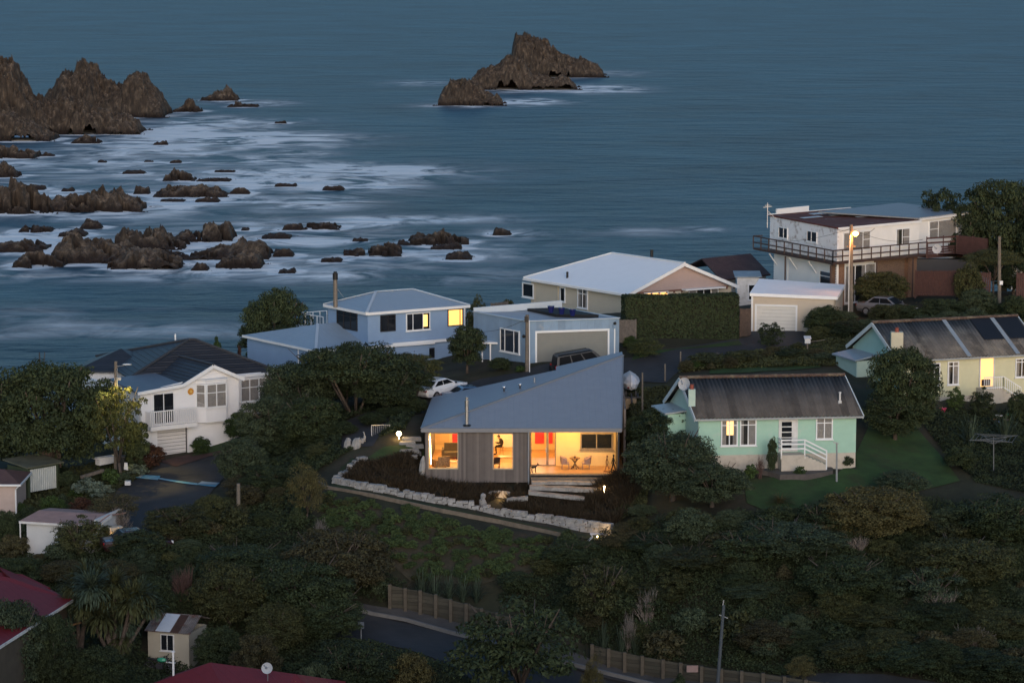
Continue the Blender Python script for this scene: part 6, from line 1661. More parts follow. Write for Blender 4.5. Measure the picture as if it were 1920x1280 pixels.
tree('dense dark tree between the umbrella trunk and the modern house roof', 722, 692, 199.5, 140, 'big', 'ever', .12, r=.1)
tree('bushy grey green tree at the front left of the grove', 508, 735, 199.5, 150, 'big', 'grey', .02)
tree('dark shaggy tree in the front of the grove left of the boulders', 580, 735, 196.5, 160, 'big', 'ever', .02)
tree('dark spreading evergreen on the sea side behind the blue house roof deck', 518, 530, 226, 172, 'big', 'ever', .02, r=.25)
tree('rounded tree in front of the blue house beside the garage entry', 876, 606, 211, 98, 'med', 'ever', .06)
tree('tall dark tree in front of the yellow cottage', 1695, 634, 193, 182, 'big', 'ever', .20, r=.2, ybase=850)
tree('dark lower limb of foliage below the tall tree of the yellow cottage', 1678, 735, 191.5, 150, 'big', 'ever', .02)
tree('tall dark evergreen at the upper right corner above the white two storey house', 1880, 322, 238, 200, 'big', 'ever', .02, r=.3)
tree('open ragged tree rising left of the tall evergreen at the upper right corner', 1768, 336, 239.5, 150, 'loose', 'ever', .1)
tree('second tall evergreen cut by the upper right edge', 1965, 338, 235, 170, 'big', 'ever', .02)
tree('dark bushy tree between the ragged tree and the tall evergreen', 1812, 368, 237.5, 130, 'big', 'ever', .02)
tree('low spreading tree by the right hand pole behind the brown fence', 1862, 464, 226, 130, 'umb', 'olive', .40, r=.1)
tree('dark tree filling the gap under the right edge house', 1900, 478, 229, 120, 'big', 'ever', .02)
tree('flat topped dark tree right of the modern house', 1246, 758, 188.5, 150, 'big', 'ever', .05)
tree('tall grey green tree on the bank right of the modern house steps', 1262, 800, 181.5, 210, 'big', 'grey', .02)
tree('broad grey green tree in front of the mint cottage plinth', 1335, 862, 179, 165, 'big', 'grey', .02)
tree('dark tree standing between the modern house and the mint cottage', 1196, 775, 192, 66, 'med', 'ever', .05)
tree('slender young tree left of the planted bank', 575, 864, 181, 92, 'fine', 'gold', .12, r=.07)
tree('leafy tree by the foot of the turning place beside the wooden pole', 455, 815, 190.5, 125, 'big', 'grey', .05, r=.1)
tree('dark tree under the leafy tree beside the wooden pole', 500, 868, 187, 120, 'big', 'ever', .02)
tree('bare branched tree over the cabin roof', 216, 922, 181, 125, 'fine', 'brown', .25, r=.1)
tree('dark tree hiding the middle of the cabin', 148, 962, 176, 120, 'loose', 'olive', .05)
tree('wide dark scrub tree right of the cabin lamp', 335, 945, 178, 150, 'big', 'olive', .02)
tree('wide dark tree on the slope below the wooden pole', 450, 1015, 172.5, 210, 'big', 'ever', .02)
tree('large grey olive tree left of the planted bank above the lower road', 630, 990, 173, 260, 'big', 'brown', .05)
tree('dark olive tree behind the tool shed', 430, 1045, 168.5, 180, 'big', 'olive', .02)
tree('dark rounded tree right of the tool shed overhanging the lower road', 560, 1035, 169, 240, 'big', 'ever', .02)
tree('grey green tree in the foreground in front of the lower road', 975, 1108, 160, 320, 'loose', 'ever', .02, r=.25)
tree('dark green tree at the bottom edge left of the lower road', 660, 1195, 158.5, 200, 'big', 'ever', .02)
tree('dense dark tree in the bottom left corner', 18, 1105, 157, 190, 'big', 'grey', .02)
tree('dark tree between the corner tree and the cabbage trees', 110, 1170, 157.5, 110, 'big', 'ever', .02)
tree('broad dark evergreen in the middle of the right hand bank', 1475, 975, 172.5, 260, 'big', 'grey', .02)
tree('golden leaved tree on the bank below the mint cottage lawn', 1640, 905, 175.5, 230, 'big', 'gold', .05)
tree('tall bushy tree at the right end of the lawn', 1692, 880, 181.5, 130, 'big', 'grey', .15)
tree('dark bushy tree at the right edge of the bank', 1880, 925, 177, 220, 'big', 'ever', .02)
tree('second dark bushy tree lower at the right edge', 1800, 1000, 171, 240, 'big', 'olive', .02)
tree('dark tree low on the right hand bank between golden tree and lamp post', 1580, 1040, 168.5, 220, 'big', 'ever', .02)
tree('dark tree under the modern house bank end', 1222, 1000, 174.5, 150, 'big', 'ever', .02)
tree('olive tree low on the bank above the timber wall sign', 1300, 1020, 172, 220, 'big', 'olive', .02)
tree('dark round tree on the bank between planted shrubs and the white bench', 1075, 1010, 174.3, 130, 'big', 'ever', .02)
tree('tall dark tree in front of the broad evergreen on the right bank', 1395, 990, 171.5, 170, 'loose', 'ever', .05)
tree('tall ragged tree at the foot of the bank right of the planted shrubs', 1120, 1045, 169.5, 170, 'loose', 'olive', .05)
tree('ragged dark tree beside the golden leaved tree', 1535, 935, 175, 120, 'loose', 'ever', .05)
tree('ragged dark tree at the right edge above the corner bushes', 1740, 1060, 168, 180, 'loose', 'grey', .05)
cabbage('pale trunked cabbage tree with many spiky heads left of the tool shed', 215, 1090, 162, [(172, 1105, 36), (205, 1122, 34), (245, 1132, 36), (264, 1118, 32), (190, 1160, 34), (232, 1168, 32), (158, 1138, 30), (284, 1140, 26), (215, 1098, 30), (225, 1200, 28)])
cabbage('smaller cabbage tree with drooping heads beside the red gutter corner', 150, 1100, 163, [(140, 1100, 30), (165, 1082, 32), (128, 1130, 26), (180, 1082, 28)])
tree('dark tree overhanging the left end of the lower road', 612, 1110, 167.2, 190, 'big', 'ever', .02)
tree('olive tree between the tool shed and the lower road', 520, 1120, 165.5, 130, 'big', 'olive', .02)
# bare twiggy shrubs
def twiggy(label, px, ytop, d, wpx, mat):
    _ti[0] += 1; g = gp(px, d); h = P(px, ytop, d).z - g.z
    me = VAR['twig'][_ti[0] % 3]; k = (me.name, mat.name)
    if k not in _mc: m2 = me.copy(); m2.materials.append(mat); _mc[k] = m2
    o = bpy.data.objects.new('bare_shrub', _mc[k]); COL.objects.link(o); o.location = g; rad = wpx / F * d / 2; o.scale = (rad * 1.1, rad, h * .85); o.rotation_euler = (0, 0, _ti[0])
    return tag(o, label, 'shrub')
RBARK = M('reddish_twig_bark', (.11, .065, .055), .9, .3, 5)
twiggy('bare reddish branched shrub between the scrub tree and the tool shed', 345, 1035, 170, 95, RBARK)
twiggy('bare pale branched shrub above the grey olive tree', 405, 1010, 175, 80, PALEBARK)
twiggy('bare twiggy shrub against the mint cottage plinth', 1425, 838, 183.2, 42, RBARK)
twiggy('bare grey branches above the cabin roof edge', 225, 930, 180, 80, PALEBARK)
twiggy('bare pale branches under the golden leaved tree', 1610, 985, 173.5, 80, PALEBARK)
twiggy('bare grey shrub behind the mint cottage roof', 1340, 655, 209, 60, PALEBARK)
for lab, px, yt, d, wp in (('bare pale branches low on the bank left of the lower lamp post', 1215, 1080, 168.5, 90), ('bare pale branches under the ragged tree at the right edge', 1760, 1075, 166.5, 110), ('bare pale branches in the scrub above the lower road wall', 1180, 1120, 167, 60), ('bare pale branches in front of the grey olive tree', 560, 1000, 174, 70), ('bare pale branches at the bottom right corner', 1830, 1150, 162.5, 120), ('bare pale branches under the slender young tree', 600, 960, 179.5, 50)): twiggy(lab, px, yt, d, wp, PALEBARK)
for lab, px, yt, d, wp in (('dark bush at the foot of the umbrella crowned tree', 640, 788, 195.5, 80), ('dark bush between the umbrella trunk and the gate', 700, 772, 196.5, 70), ('dark bush behind the gate under the grove', 735, 760, 198.5, 80), ('dark bush under the slim tree left of the white car', 775, 740, 200, 70)): shrub(lab, px, yt, d, wp, 'big', 'ever')
# ---- shrubs
SH = [
 ('dome shaped reddish brown bush left of the white garage door', 278, 826, 199.5, 78, 'med', 'rust'), ('clipped green mound at the right foot of the white garage door', 377, 817, 203, 46, 'med', 'green'),
 ('round green bush under the bay window house right hand windows', 447, 768, 204.5, 62, 'med', 'green'), ('dark bush right of the round green bush', 490, 775, 204, 60, 'med', 'ever'),
 ('feathery green bush behind the tiled roof by the blue wing', 408, 627, 224, 64, 'cone', 'green'), ('reddish bush at the corner of the blue wing', 449, 640, 221, 14, 'small', 'rust'),
 ('round dark shrub at the blue garage side wall', 938, 668, 209.5, 56, 'med', 'ever'), ('dark foliage under the lamplit tree at the left wall of the white house', 252, 778, 198.5, 62, 'med', 'ever'), ('small leafy plant at the foot of the pole by the garage', 975, 684, 208.5, 26, 'small', 'green'),
 ('low dark shrubs on the skyline left of the cream house', 898, 552, 236, 70, 'med', 'olive'), ('second low skyline shrub beside the cream house corner', 955, 553, 236, 54, 'med', 'olive'),
 ('yellow green grassy bush right of the blue garage', 1208, 630, 211.5, 92, 'fine', 'lime'), ('leafy bush at the left foot of the hedge', 1180, 628, 214, 46, 'med', 'green'),
 ('spiky dark shrub in front of the cream garage door', 1443, 600, 214.5, 62, 'loose', 'ever'), ('wide dark shrub right of the cream garage', 1545, 568, 217, 100, 'big', 'ever'),
 ('dark shrub mass below the lamp post', 1590, 598, 215, 110, 'big', 'ever'), ('dark shrub in front of the silver car', 1690, 566, 219, 100, 'big', 'ever'), ('green shrub under the balcony by the brick piers', 1652, 503, 224.5, 120, 'big', 'olive'),
 ('dark shrub right of the silver car', 1765, 556, 219, 110, 'big', 'ever'), ('grey green shrub at the foot of the right hand pole', 1835, 535, 220.5, 90, 'big', 'grey'), ('dark shrub at the right edge above the yellow roof', 1905, 560, 219, 90, 'big', 'ever'),
 ('tall shrub beside the brown fence', 1815, 488, 222, 70, 'med', 'olive'), ('low rough shrub behind the mint cottage ridge', 1330, 660, 208.5, 110, 'med', 'olive'), ('second rough shrub on the plot behind the mint cottage', 1390, 655, 209, 90, 'med', 'olive'),
 ('dark shrub behind the right end of the mint cottage ridge', 1480, 652, 209.5, 70, 'med', 'ever'), ('grey shrub between the mint and yellow cottages', 1540, 660, 208, 60, 'med', 'grey'), ('small shrub by the upper road bend', 1305, 675, 207.5, 50, 'med', 'green'),
 ('dark vine shrub climbing by the mint cottage door', 1447, 812, 183.4, 26, 'col', 'ever'), ('low plant at the foot of the mint cottage wall', 1408, 868, 182.8, 30, 'small', 'green'), ('small plants beside the concrete planter', 1500, 872, 183.2, 30, 'small', 'green'), ('little shrub at the right corner of the mint cottage', 1590, 852, 185.5, 26, 'small', 'ever'),
 ('drooping tussock on the lawn below the mint cottage', 1462, 922, 179, 78, 'tussock', 'gold'), ('spiky flax at the right edge below the yellow cottage', 1885, 765, 192.5, 110, 'flax', 'flax'), ('flax clump left of the clothes line', 1820, 775, 192, 90, 'flax', 'flax'),
 ('bush beneath the clothes line', 1800, 835, 187, 80, 'med', 'ever'), ('shrub beside the yellow cottage steps', 1840, 722, 198.6, 60, 'loose', 'ever'), ('shrub at the left foot of the yellow cottage wall', 1790, 720, 199, 44, 'loose', 'green'),
 ('shrub at the right edge by the yellow cottage', 1908, 730, 197.5, 50, 'med', 'ever'),
 ('silver blue groundcover bush beside the olive hut', 165, 895, 192.5, 70, 'small', 'silver'), ('silver blue bush by the edge of the turning place', 190, 908, 191, 60, 'small', 'silver'), ('green bush under the lamp pole', 208, 875, 194.5, 40, 'small', 'green'),
 ('pale grassy shrub on the verge of the turning place', 255, 868, 197.5, 60, 'small', 'silver'), ('dark bush right of the olive hut', 130, 880, 194.5, 50, 'med', 'ever'), ('dark bush behind the olive hut', 30, 868, 196, 80, 'big', 'ever'),
 ('bright green shrub left of the cabin roof', 100, 925, 186.5, 60, 'med', 'green'), ('dark green shrub right of the pink outbuilding', 55, 945, 183, 60, 'med', 'ever'), ('reddish green shrub above the cabin roof', 155, 928, 184.5, 60, 'med', 'rust'), ('dark shrub at the left edge by the cabin', 10, 950, 179, 70, 'big', 'ever'),
 ('dark bush hiding the wall under the left red roof', 92, 1140, 158.3, 130, 'big', 'ever'), ('dark bush in front of the dark red car by the cabin', 262, 992, 174.2, 130, 'med', 'ever'), ('dark bush at the bottom of the pole by the turning place', 430, 930, 184, 80, 'med', 'olive'), ('dark bush below the turning place', 385, 960, 181, 90, 'med', 'ever'),
 ('small dark shrub below the white iron bench', 1118, 1022, 175.2, 80, 'med', 'ever'), ('round dark shrub at the right end of the planted bank', 1050, 1018, 174.5, 90, 'med', 'ever'), ('dark shrub above the timber wall', 970, 1070, 173, 90, 'med', 'ever'),
 ('golden bush at the bottom edge by the timber wall', 1110, 1222, 160, 56, 'fine', 'gold'), ('dark bush at the bottom edge under the wall sign', 1270, 1258, 158, 70, 'med', 'ever'), ('dry golden bush by the lower lamp post', 1500, 1225, 160.5, 70, 'fine', 'gold'),
 ('yellow flecked gorse at the bottom edge', 770, 1215, 158.5, 110, 'med', 'gold'), ('dark bush at the bottom edge near the red roof', 590, 1230, 155, 90, 'med', 'grey'),
 ('grey bush on the right bank below the round evergreen', 1400, 1090, 169, 140, 'big', 'grey'), ('dark bush left of the lower lamp post', 1240, 1090, 170, 140, 'big', 'olive'), ('dark bush right of the lower lamp post', 1440, 1160, 164.5, 150, 'big', 'brown'),
 ('brown leaved bush low on the right bank', 1640, 1130, 166, 170, 'big', 'olive'), ('dark bush low in the right corner', 1750, 1120, 166, 170, 'big', 'ever'), ('dark bush in the bottom right corner', 1880, 1140, 165, 160, 'big', 'olive'), ('dark bush at the bottom right edge under the brown leaved bush', 1700, 1205, 160, 180, 'big', 'ever'), ('olive bush at the bottom edge right of the dry golden bush', 1590, 1195, 161.5, 140, 'big', 'olive'), ('lowest dark bush in the bottom right corner', 1850, 1215, 159.5, 190, 'big', 'ever'),
 ('grey shrub right of the garden end wall', 1205, 945, 180.5, 70, 'med', 'grey'), ('rust brown bush by the right deck post', 1185, 868, 187.8, 36, 'med', 'rust'), ('dark shrub against the right wall of the modern house', 1188, 830, 190, 40, 'med', 'ever'),
 ('dark shrub under the grove trees left', 560, 790, 198, 90, 'med', 'ever'), ('dark shrub under the grove beside the boulders', 620, 800, 197, 90, 'med', 'ever'), ('dark shrub under the grove behind the gate', 745, 745, 203, 70, 'med', 'ever'),
 ('dark scrub at the left edge above the red roof', 30, 1040, 172, 120, 'big', 'ever'), ('dark scrub in front of the cabin door', 120, 1045, 172.5, 110, 'big', 'brown'), ('brown twiggy scrub below the cabin lamp', 225, 1045, 171, 120, 'fine', 'brown'), ('dark scrub between cabbage trees and tool shed', 290, 1070, 168, 110, 'big', 'ever'),
 ('dark scrub beneath the cabbage trees', 190, 1200, 158, 130, 'big', 'ever'), ('dark scrub right of the tool shed', 410, 1165, 163, 110, 'big', 'ever'), ('dark scrub beside the bottom red roof', 480, 1180, 160, 120, 'big', 'brown'),
]
for s_ in SH: shrub(*s_)
for i, px in enumerate((790, 815, 842, 868, 893)):
    shrub('dark flax clump in the row on top of the timber retaining wall', px, 1058 + i * 5, 173.2 - i * .15, 60, 'flax', 'flax', 'flax clumps above the timber wall', name='flax_clump')
for i, px in enumerate((1130, 1165, 1190)):
    shrub('pale flax clump above the right stretch of the timber wall', px, 1165 + i * 6, 166.8, 56, 'flax', 'flax', 'flax clumps above the right wall', name='flax_clump')

# ---- clipped hedge
def hedge(label, a, b, depth, h):
    rg = np.random.default_rng(5); a = Vector(a); b = Vector(b); e = (b - a); L = e.length; e = e / L; n = Vector((e.y, -e.x, 0))
    N_ = 15000; f = rg.random(N_); s_ = rg.random(N_); t = rg.random(N_)
    face = rg.choice(5, N_, p=[.42, .14, .28, .08, .08])
    u = s_ * L; v = t * h; w_ = np.zeros(N_)
    nr = np.zeros((N_, 3))
    w_ = np.where(face == 0, 0, np.where(face == 1, -depth, -s_ * 0 - rg.random(N_) * depth)); v = np.where(face == 2, h, v); u = np.where(face == 3, 0, np.where(face == 4, L, u))
    bulge = (fbm(u / 1.1, v / 1.1, 7) - .5) * .35
    w_ = w_ + np.where(face == 0, bulge, 0) + rg.normal(size=N_) * .05; v = v + np.where(face == 2, bulge * .6, 0)
    C = np.array([a.x, a.y, a.z]) + u[:, None] * np.array([e.x, e.y, e.z]) + w_[:, None] * np.array([n.x, n.y, 0]) + v[:, None] * np.array([0, 0, 1])
    base = np.array([[n.x, n.y, .25], [-n.x, -n.y, .2], [0, 0, 1], [-e.x, -e.y, .2], [e.x, e.y, .2]])[face]
    nr = base + rg.normal(size=(N_, 3)) * .5; nr /= np.linalg.norm(nr, axis=1)[:, None]
    A = np.cross(nr, rnd_unit(rg, N_)); A /= np.linalg.norm(A, axis=1)[:, None]; B2 = np.cross(nr, A); sz = rg.uniform(.06, .12, N_)
    me = leafmesh('hedge', C - np.array([a.x, a.y, a.z]), A * sz[:, None], B2 * (sz * .55)[:, None], np.clip(rg.random(N_) * .5 + fbm(u / .6, v / .6, 9) * .4 - .1, 0, 1))
    me.materials.append(LEAF['ever']); o = bpy.data.objects.new('hedge', me); COL.objects.link(o); o.location = a
    tag(o, label, 'hedge'); ORG[o.name] = Vector(a)
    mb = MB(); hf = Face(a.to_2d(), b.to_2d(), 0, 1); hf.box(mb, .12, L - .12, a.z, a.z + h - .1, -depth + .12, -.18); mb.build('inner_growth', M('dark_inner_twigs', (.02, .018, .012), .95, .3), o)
ha = P(1172, 640, 216.5); hb = P(1385, 633, 217.6); hz = min(ground(ha.x, ha.y), ground(hb.x, hb.y)) - .1; ha.z = hb.z = hz
hedge('tall clipped dark green hedge in front of the cream house gable', ha, hb, 1.8, P(1280, 556, 217).z - hz)

LEAF['bank'] = leafmat('bank_shrub_leaves', (.022, .038, .014), (.080, .115, .040))
# ---- low shrubs planted in rows on the bank
rr = random.Random(99)
BANK = [P(*q) for q in ((610, 930, 184.3), (830, 972, 180), (1040, 1015, 176.8), (1000, 1060, 174.5), (900, 1075, 173.8), (770, 1060, 174.6), (700, 1020, 177.4), (600, 985, 181))]
bx0, bx1 = min(p.x for p in BANK), max(p.x for p in BANK); by0, by1 = min(p.y for p in BANK), max(p.y for p in BANK)
drape('planted_bank', BANK, M('bare_bank_soil', (.055, .046, .030), .95, .4, 1.2, bump=.6, bscale=9, dirt=(.030, .034, .016), dscale=.5, damt=.6), .05, .5)
cnt = 0
yy = by0
while yy < by1:
    xx = bx0 + rr.uniform(0, .5)
    while xx < bx1:
        x_, y_ = xx + rr.uniform(-.28, .28), yy + rr.uniform(-.25, .25)
        if inpoly(np.array([x_]), np.array([y_]), [tuple(p)[:2] for p in BANK])[0] and rr.random() < .88:
            me = VAR['mid'][rr.randrange(3)]; o = leafobj('bank_shrub', me, LEAF['bank' if rr.random() < .8 else 'olive']); s_ = rr.uniform(.34, .54)
            o.location = (x_, y_, ground(x_, y_) - .05); o.scale = (s_, s_, s_ * rr.uniform(1.1, 1.6)); o.rotation_euler = (0, 0, rr.uniform(0, 6.28))
            tag(o, 'small rounded green shrub planted among others on the bank below the garden wall', 'shrub', 'small shrubs planted on the bank'); cnt += 1
        xx += .66
    yy += .54
# ---- scrub bushes that nothing tells apart
def scatter(label, group, poly, n, seed, leaves, rlo, rhi, kinds=('med', 'big', 'loose', 'fine', 'mid', 'col', 'cone')):
    rg = random.Random(seed); xs = [p[0] for p in poly]; ys = [p[1] for p in poly]; done = []
    for _ in range(6000):
        if len(done) >= n: break
        x, y = rg.uniform(min(xs), max(xs)), rg.uniform(min(ys), max(ys))
        if not inpoly(np.array([x]), np.array([y]), [(p[0], p[1]) for p in poly])[0] or any(inpoly(np.array([x]), np.array([y]), [(p[0], p[1]) for p in rd])[0] for rd in (ROAD_L, ROAD_U, ROAD_D)): continue
        r = rg.uniform(rlo, rhi)
        if any((x - a) ** 2 + (y - b) ** 2 < (.62 * (r + c)) ** 2 for a, b, c in done): continue
        done.append((x, y, r)); me = VAR[rg.choice(kinds)]; me = me[rg.randrange(len(me))]
        o = leafobj('scrub_bush', me, LEAF[rg.choice(leaves)]); h = r * rg.uniform(1.0, 1.7)
        o.location = (x, y, ground(x, y) - .1 * h); o.scale = (r, r * rg.uniform(.8, 1.1), h); o.rotation_euler = (0, 0, rg.uniform(0, 6.28)); tag(o, label, 'shrub', group)
XYp = lambda *q: [tuple(P(*k))[:2] for k in q]
scatter('one of the dark scrub bushes crowding the right hand bank', 'scrub on the right hand bank', XYp((1090, 1015, 176), (1200, 985, 178), (1400, 1000, 175.5), (1560, 975, 177), (1700, 960, 179), (1980, 940, 181), (1980, 1290, 158.5), (1600, 1285, 159), (1330, 1240, 165), (1140, 1210, 167), (950, 1110, 172.5), (1010, 1075, 174)), 90, 5, ('ever', 'ever', 'olive', 'grey', 'brown', 'ever'), .8, 1.7)
scatter('one of the dark scrub bushes crowding the lower left valley', 'scrub in the lower left valley', XYp((-20, 975, 184.5), (180, 985, 182), (210, 1020, 177), (300, 1020, 177), (420, 960, 185), (470, 900, 190), (590, 990, 181), (690, 1050, 176), (740, 1110, 173.2), (560, 1110, 173.8), (400, 1140, 170), (260, 1110, 168), (150, 1060, 172), (-20, 1050, 175)), 60, 6, ('ever', 'ever', 'olive', 'brown', 'grey'), .7, 1.5)
scatter('one of the low garden bushes left of the turning place', 'garden bushes left of the turning place', XYp((-20, 905, 198), (120, 880, 199), (200, 870, 200), (245, 890, 196), (205, 915, 193), (170, 950, 187), (-20, 950, 188)), 16, 7, ('ever', 'olive', 'green', 'grey'), .5, 1.0)
scatter('one of the dark bushes beneath the central grove', 'bushes beneath the central grove', XYp((480, 815, 203), (640, 800, 202), (740, 760, 204), (640, 845, 191.5), (565, 880, 190), (480, 870, 193)), 16, 8, ('ever', 'ever', 'olive'), .6, 1.2)
scatter('one of the rough bushes on the slope behind the mint cottage', 'rough bushes behind the mint cottage', XYp((1285, 690, 206.8), (1310, 680, 209), (1440, 664, 212), (1530, 655, 212), (1570, 670, 208), (1500, 680, 207.5), (1330, 695, 206.5)), 14, 9, ('ever', 'olive', 'brown'), .5, .95)
scatter('one of the dark bushes on the slope under the white house', 'bushes under the white house', XYp((1510, 640, 215), (1560, 600, 219), (1720, 600, 219.5), (1960, 580, 220), (1960, 605, 217), (1640, 640, 213)), 20, 10, ('ever', 'ever', 'olive', 'grey'), .8, 1.5, ('big', 'med'))
# ---- undergrowth that nobody could count
def scrub(name, label, poly, n, hgt, leaf, mat, seed, avoid=()):
    rg = np.random.default_rng(seed); xs = [p[0] for p in poly]; ys = [p[1] for p in poly]
    x = rg.uniform(min(xs), max(xs), n * 3); y = rg.uniform(min(ys), max(ys), n * 3)
    m_ = inpoly(x, y, [(p[0], p[1]) for p in poly])
    for av in avoid: m_ &= ~inpoly(x, y, [(p[0], p[1]) for p in av])
    x = x[m_][:n]; y = y[m_][:n]; k = len(x)
    i = np.clip((x - TX[0]) / .75, 0, len(TX) - 1.001); j = np.clip((y - TY[0]) / .75, 0, len(TY) - 1.001); a, b = i.astype(int), j.astype(int); u, v = i - a, j - b
    z = (TZ[b, a] * (1 - u) + TZ[b, a + 1] * u) * (1 - v) + (TZ[b + 1, a] * (1 - u) + TZ[b + 1, a + 1] * u) * v
    hh = hgt * (.15 + 1.3 * fbm(x / 1.4, y / 1.4, seed, 3) ** 1.5)
    f = rg.random(k) ** .6
    C = np.stack([x, y, z + hh * f], 1)
    nr = rg.normal(size=(k, 3)) * .6 + np.array([0, -.25, .8]); nr /= np.linalg.norm(nr, axis=1)[:, None]
    A = np.cross(nr, rnd_unit(rg, k)); A /= np.linalg.norm(A, axis=1)[:, None]; B2 = np.cross(nr, A); sz = leaf * rg.uniform(.6, 1.4, k)
    me = leafmesh(name, C, A * sz[:, None], B2 * (sz * .5)[:, None], np.clip(fbm(x / .9, y / .9, seed + 3) * .9 - .15 + rg.normal(size=k) * .12, 0, 1))
    me.materials.append(mat); o = bpy.data.objects.new(name, me); COL.objects.link(o); o['kind'] = 'stuff'; o['label'] = label
    return o
XY = lambda *q: [tuple(P(*k))[:2] for k in q]
AV = (ROAD_L, ROAD_U, ROAD_D)
HS = [TS_ for TS_ in ([tuple(P(265, 1250, 165.4))[:2], tuple(P(375, 1250, 164.2))[:2], tuple(P(375, 1200, 168.5))[:2], tuple(P(270, 1200, 168.5))[:2]],)]
scrub('undergrowth', 'dark undergrowth over the right hand bank', XY((1080, 1020, 176), (1200, 990, 178), (1400, 985, 176.5), (1560, 965, 178), (1700, 945, 180.5), (1990, 930, 182), (1990, 1300, 158), (1600, 1290, 158.5), (1320, 1240, 165), (1130, 1205, 167), (930, 1100, 172.5), (1000, 1070, 174)), 190000, 1.0, .08, LEAF['ever'], 3, AV)
scrub('undergrowth', 'dark undergrowth filling the lower left valley', XY((-60, 960, 186), (180, 975, 184), (200, 1015, 177.5), (300, 1015, 177.8), (420, 950, 186), (470, 880, 192), (560, 900, 188.5), (590, 990, 181), (690, 1040, 176.5), (770, 1080, 173.8), (740, 1120, 173), (560, 1118, 173.4), (550, 1170, 168), (700, 1215, 166), (820, 1245, 163.8), (1000, 1310, 159), (1000, 1400, 150), (-60, 1400, 150)), 220000, .9, .075, LEAF['ever'], 4, AV + tuple(HS))
scrub('undergrowth', 'rough plants on the plot left of the turning place', XY((-60, 900, 199), (120, 870, 200), (240, 850, 202), (290, 868, 200.2), (250, 893, 195.6), (215, 918, 193), (180, 960, 186), (-60, 955, 187)), 30000, .55, .10, LEAF['olive'], 5, AV)
scrub('undergrowth', 'rough plants behind the mint cottage and under the white house', XY((1270, 690, 206.5), (1300, 683, 209), (1440, 665, 212), (1530, 650, 214), (1560, 610, 217), (1960, 590, 219), (1960, 620, 215), (1640, 650, 210), (1580, 690, 206), (1420, 690, 207)), 40000, .7, .10, LEAF['olive'], 6, AV)
scrub('undergrowth', 'dark leaf litter and plants under the central grove', XY((480, 800, 205), (640, 790, 203), (760, 740, 206), (790, 780, 202), (760, 830, 194), (640, 850, 191), (560, 900, 188.4), (470, 880, 192)), 36000, .6, .10, LEAF['ever'], 8, AV)
scrub('undergrowth', 'rough growth behind and beside the modern house', XY((1168, 730, 204), (1250, 715, 203.5), (1300, 760, 199), (1230, 800, 195), (1210, 960, 181), (1150, 960, 181), (1172, 850, 190)), 20000, .55, .09, LEAF['olive'], 9, AV)
scrub('undergrowth', 'rough growth around the yellow cottage garden', XY((1780, 770, 199.5), (1960, 765, 200), (1990, 930, 182.5), (1830, 900, 185), (1770, 840, 190.5), (1720, 800, 196)), 26000, .5, .09, LEAF['ever'], 10, AV)
# ------------------------------------------------------------------ roads, kerbs, lawns
drape('turning_place_road', ROAD_L, ASPH, .05, .8)
drape('upper_road', ROAD_U, ASPH, .05, .8)
drape('lower_road', ROAD_D, ASPH, .05, .8)
BRICKP = M('red_brick_apron', (.075, .040, .034), .9, .3, 6)
drape('brick_apron', [G(*q) for q in ((300, 868), (352, 855), (420, 841), (440, 848), (390, 858), (330, 878))], BRICKP, .09, .5)
BLUEPAINT = M('worn_blue_road_paint', (.10, .30, .45), .8, .15, 2, dirt=(.22, .36, .42), dscale=1.0, damt=.7)
for q in (((252.5, 897.5), (260, 892), (301, 895.5), (296, 902.5)), ((297, 898.3), (298.5, 900.8), (370, 911.8), (370, 909)), ((367.5, 911), (377.5, 905), (412.5, 907.5), (404, 915))):
    drape('road_marking', [G(*k) for k in q], BLUEPAINT, .10, .5)
PALEP = M('faded_white_blue_paint', (.34, .42, .46), .8, .2, 2)
for q in (((253.5, 897), (260.5, 892.6), (270, 893.5), (264, 898.5)), ((371, 910.6), (378.5, 905.8), (411, 908.2), (406, 911))): drape('road_marking', [G(*k) for k in q], PALEP, .125, .5)
for nm_, pl in LAWNS.items(): drape('lawn', pl, GRASS, .05, .6)
drape('lawn', [P(*q) for q in ((1190, 655, 212.6), (1270, 652, 214), (1385, 636, 217), (1392, 645, 215.5), (1270, 666, 213.8), (1185, 684, 210.8))], GRASS, .07, .6)
drape('lawn', [P(*q) for q in ((1330, 690, 207), (1380, 680, 208.5), (1520, 668, 209.5), (1540, 690, 206), (1430, 700, 205.5), (1330, 702, 205.5))], GRASS, .05, .6)
drape('lawn', [G(*q) for q in ((355, 858), (440, 842), (480, 826), (470, 822), (420, 832), (380, 843))], GRASS, .10, .5)
drape('lawn', [G(*q) for q in ((690, 862), (720, 842), (792, 838), (796, 872), (760, 872), (700, 872))], GRASS, .06, .4)
drape('lawn', [G(*q) for q in ((618, 912), (640, 880), (660, 862), (672, 866), (655, 884), (632, 910), (680, 924), (750, 936), (850, 955), (950, 975), (1060, 997), (1148, 1008), (1140, 1018), (1050, 1003), (940, 980), (830, 957), (720, 933), (640, 920))], M('clipped_grass_path', (.020, .034, .012), .95, .35, 1, bump=.5), .07, .35)
PATHM = M('dull_concrete_path', (.075, .070, .068), .9, .2, 1)
rw = [(560, 1108, 172.9), (700, 1141, 172.6), (760, 1144, 172.4), (845, 1168, 171), (903, 1182, 170.0), (1000, 1209, 168.8), (1140, 1247, 166.2), (1243, 1271, 164.6), (1315, 1287, 163.2), (1500, 1330, 160)]
kb = [(560, 1116, 172.2), (700, 1152, 171.6), (760, 1163, 171), (845, 1187, 169.4), (903, 1202, 168.4), (1000, 1228, 167.0), (1140, 1264, 164.6), (1243, 1289, 163.2), (1315, 1305, 161.8), (1500, 1348, 158.6)]
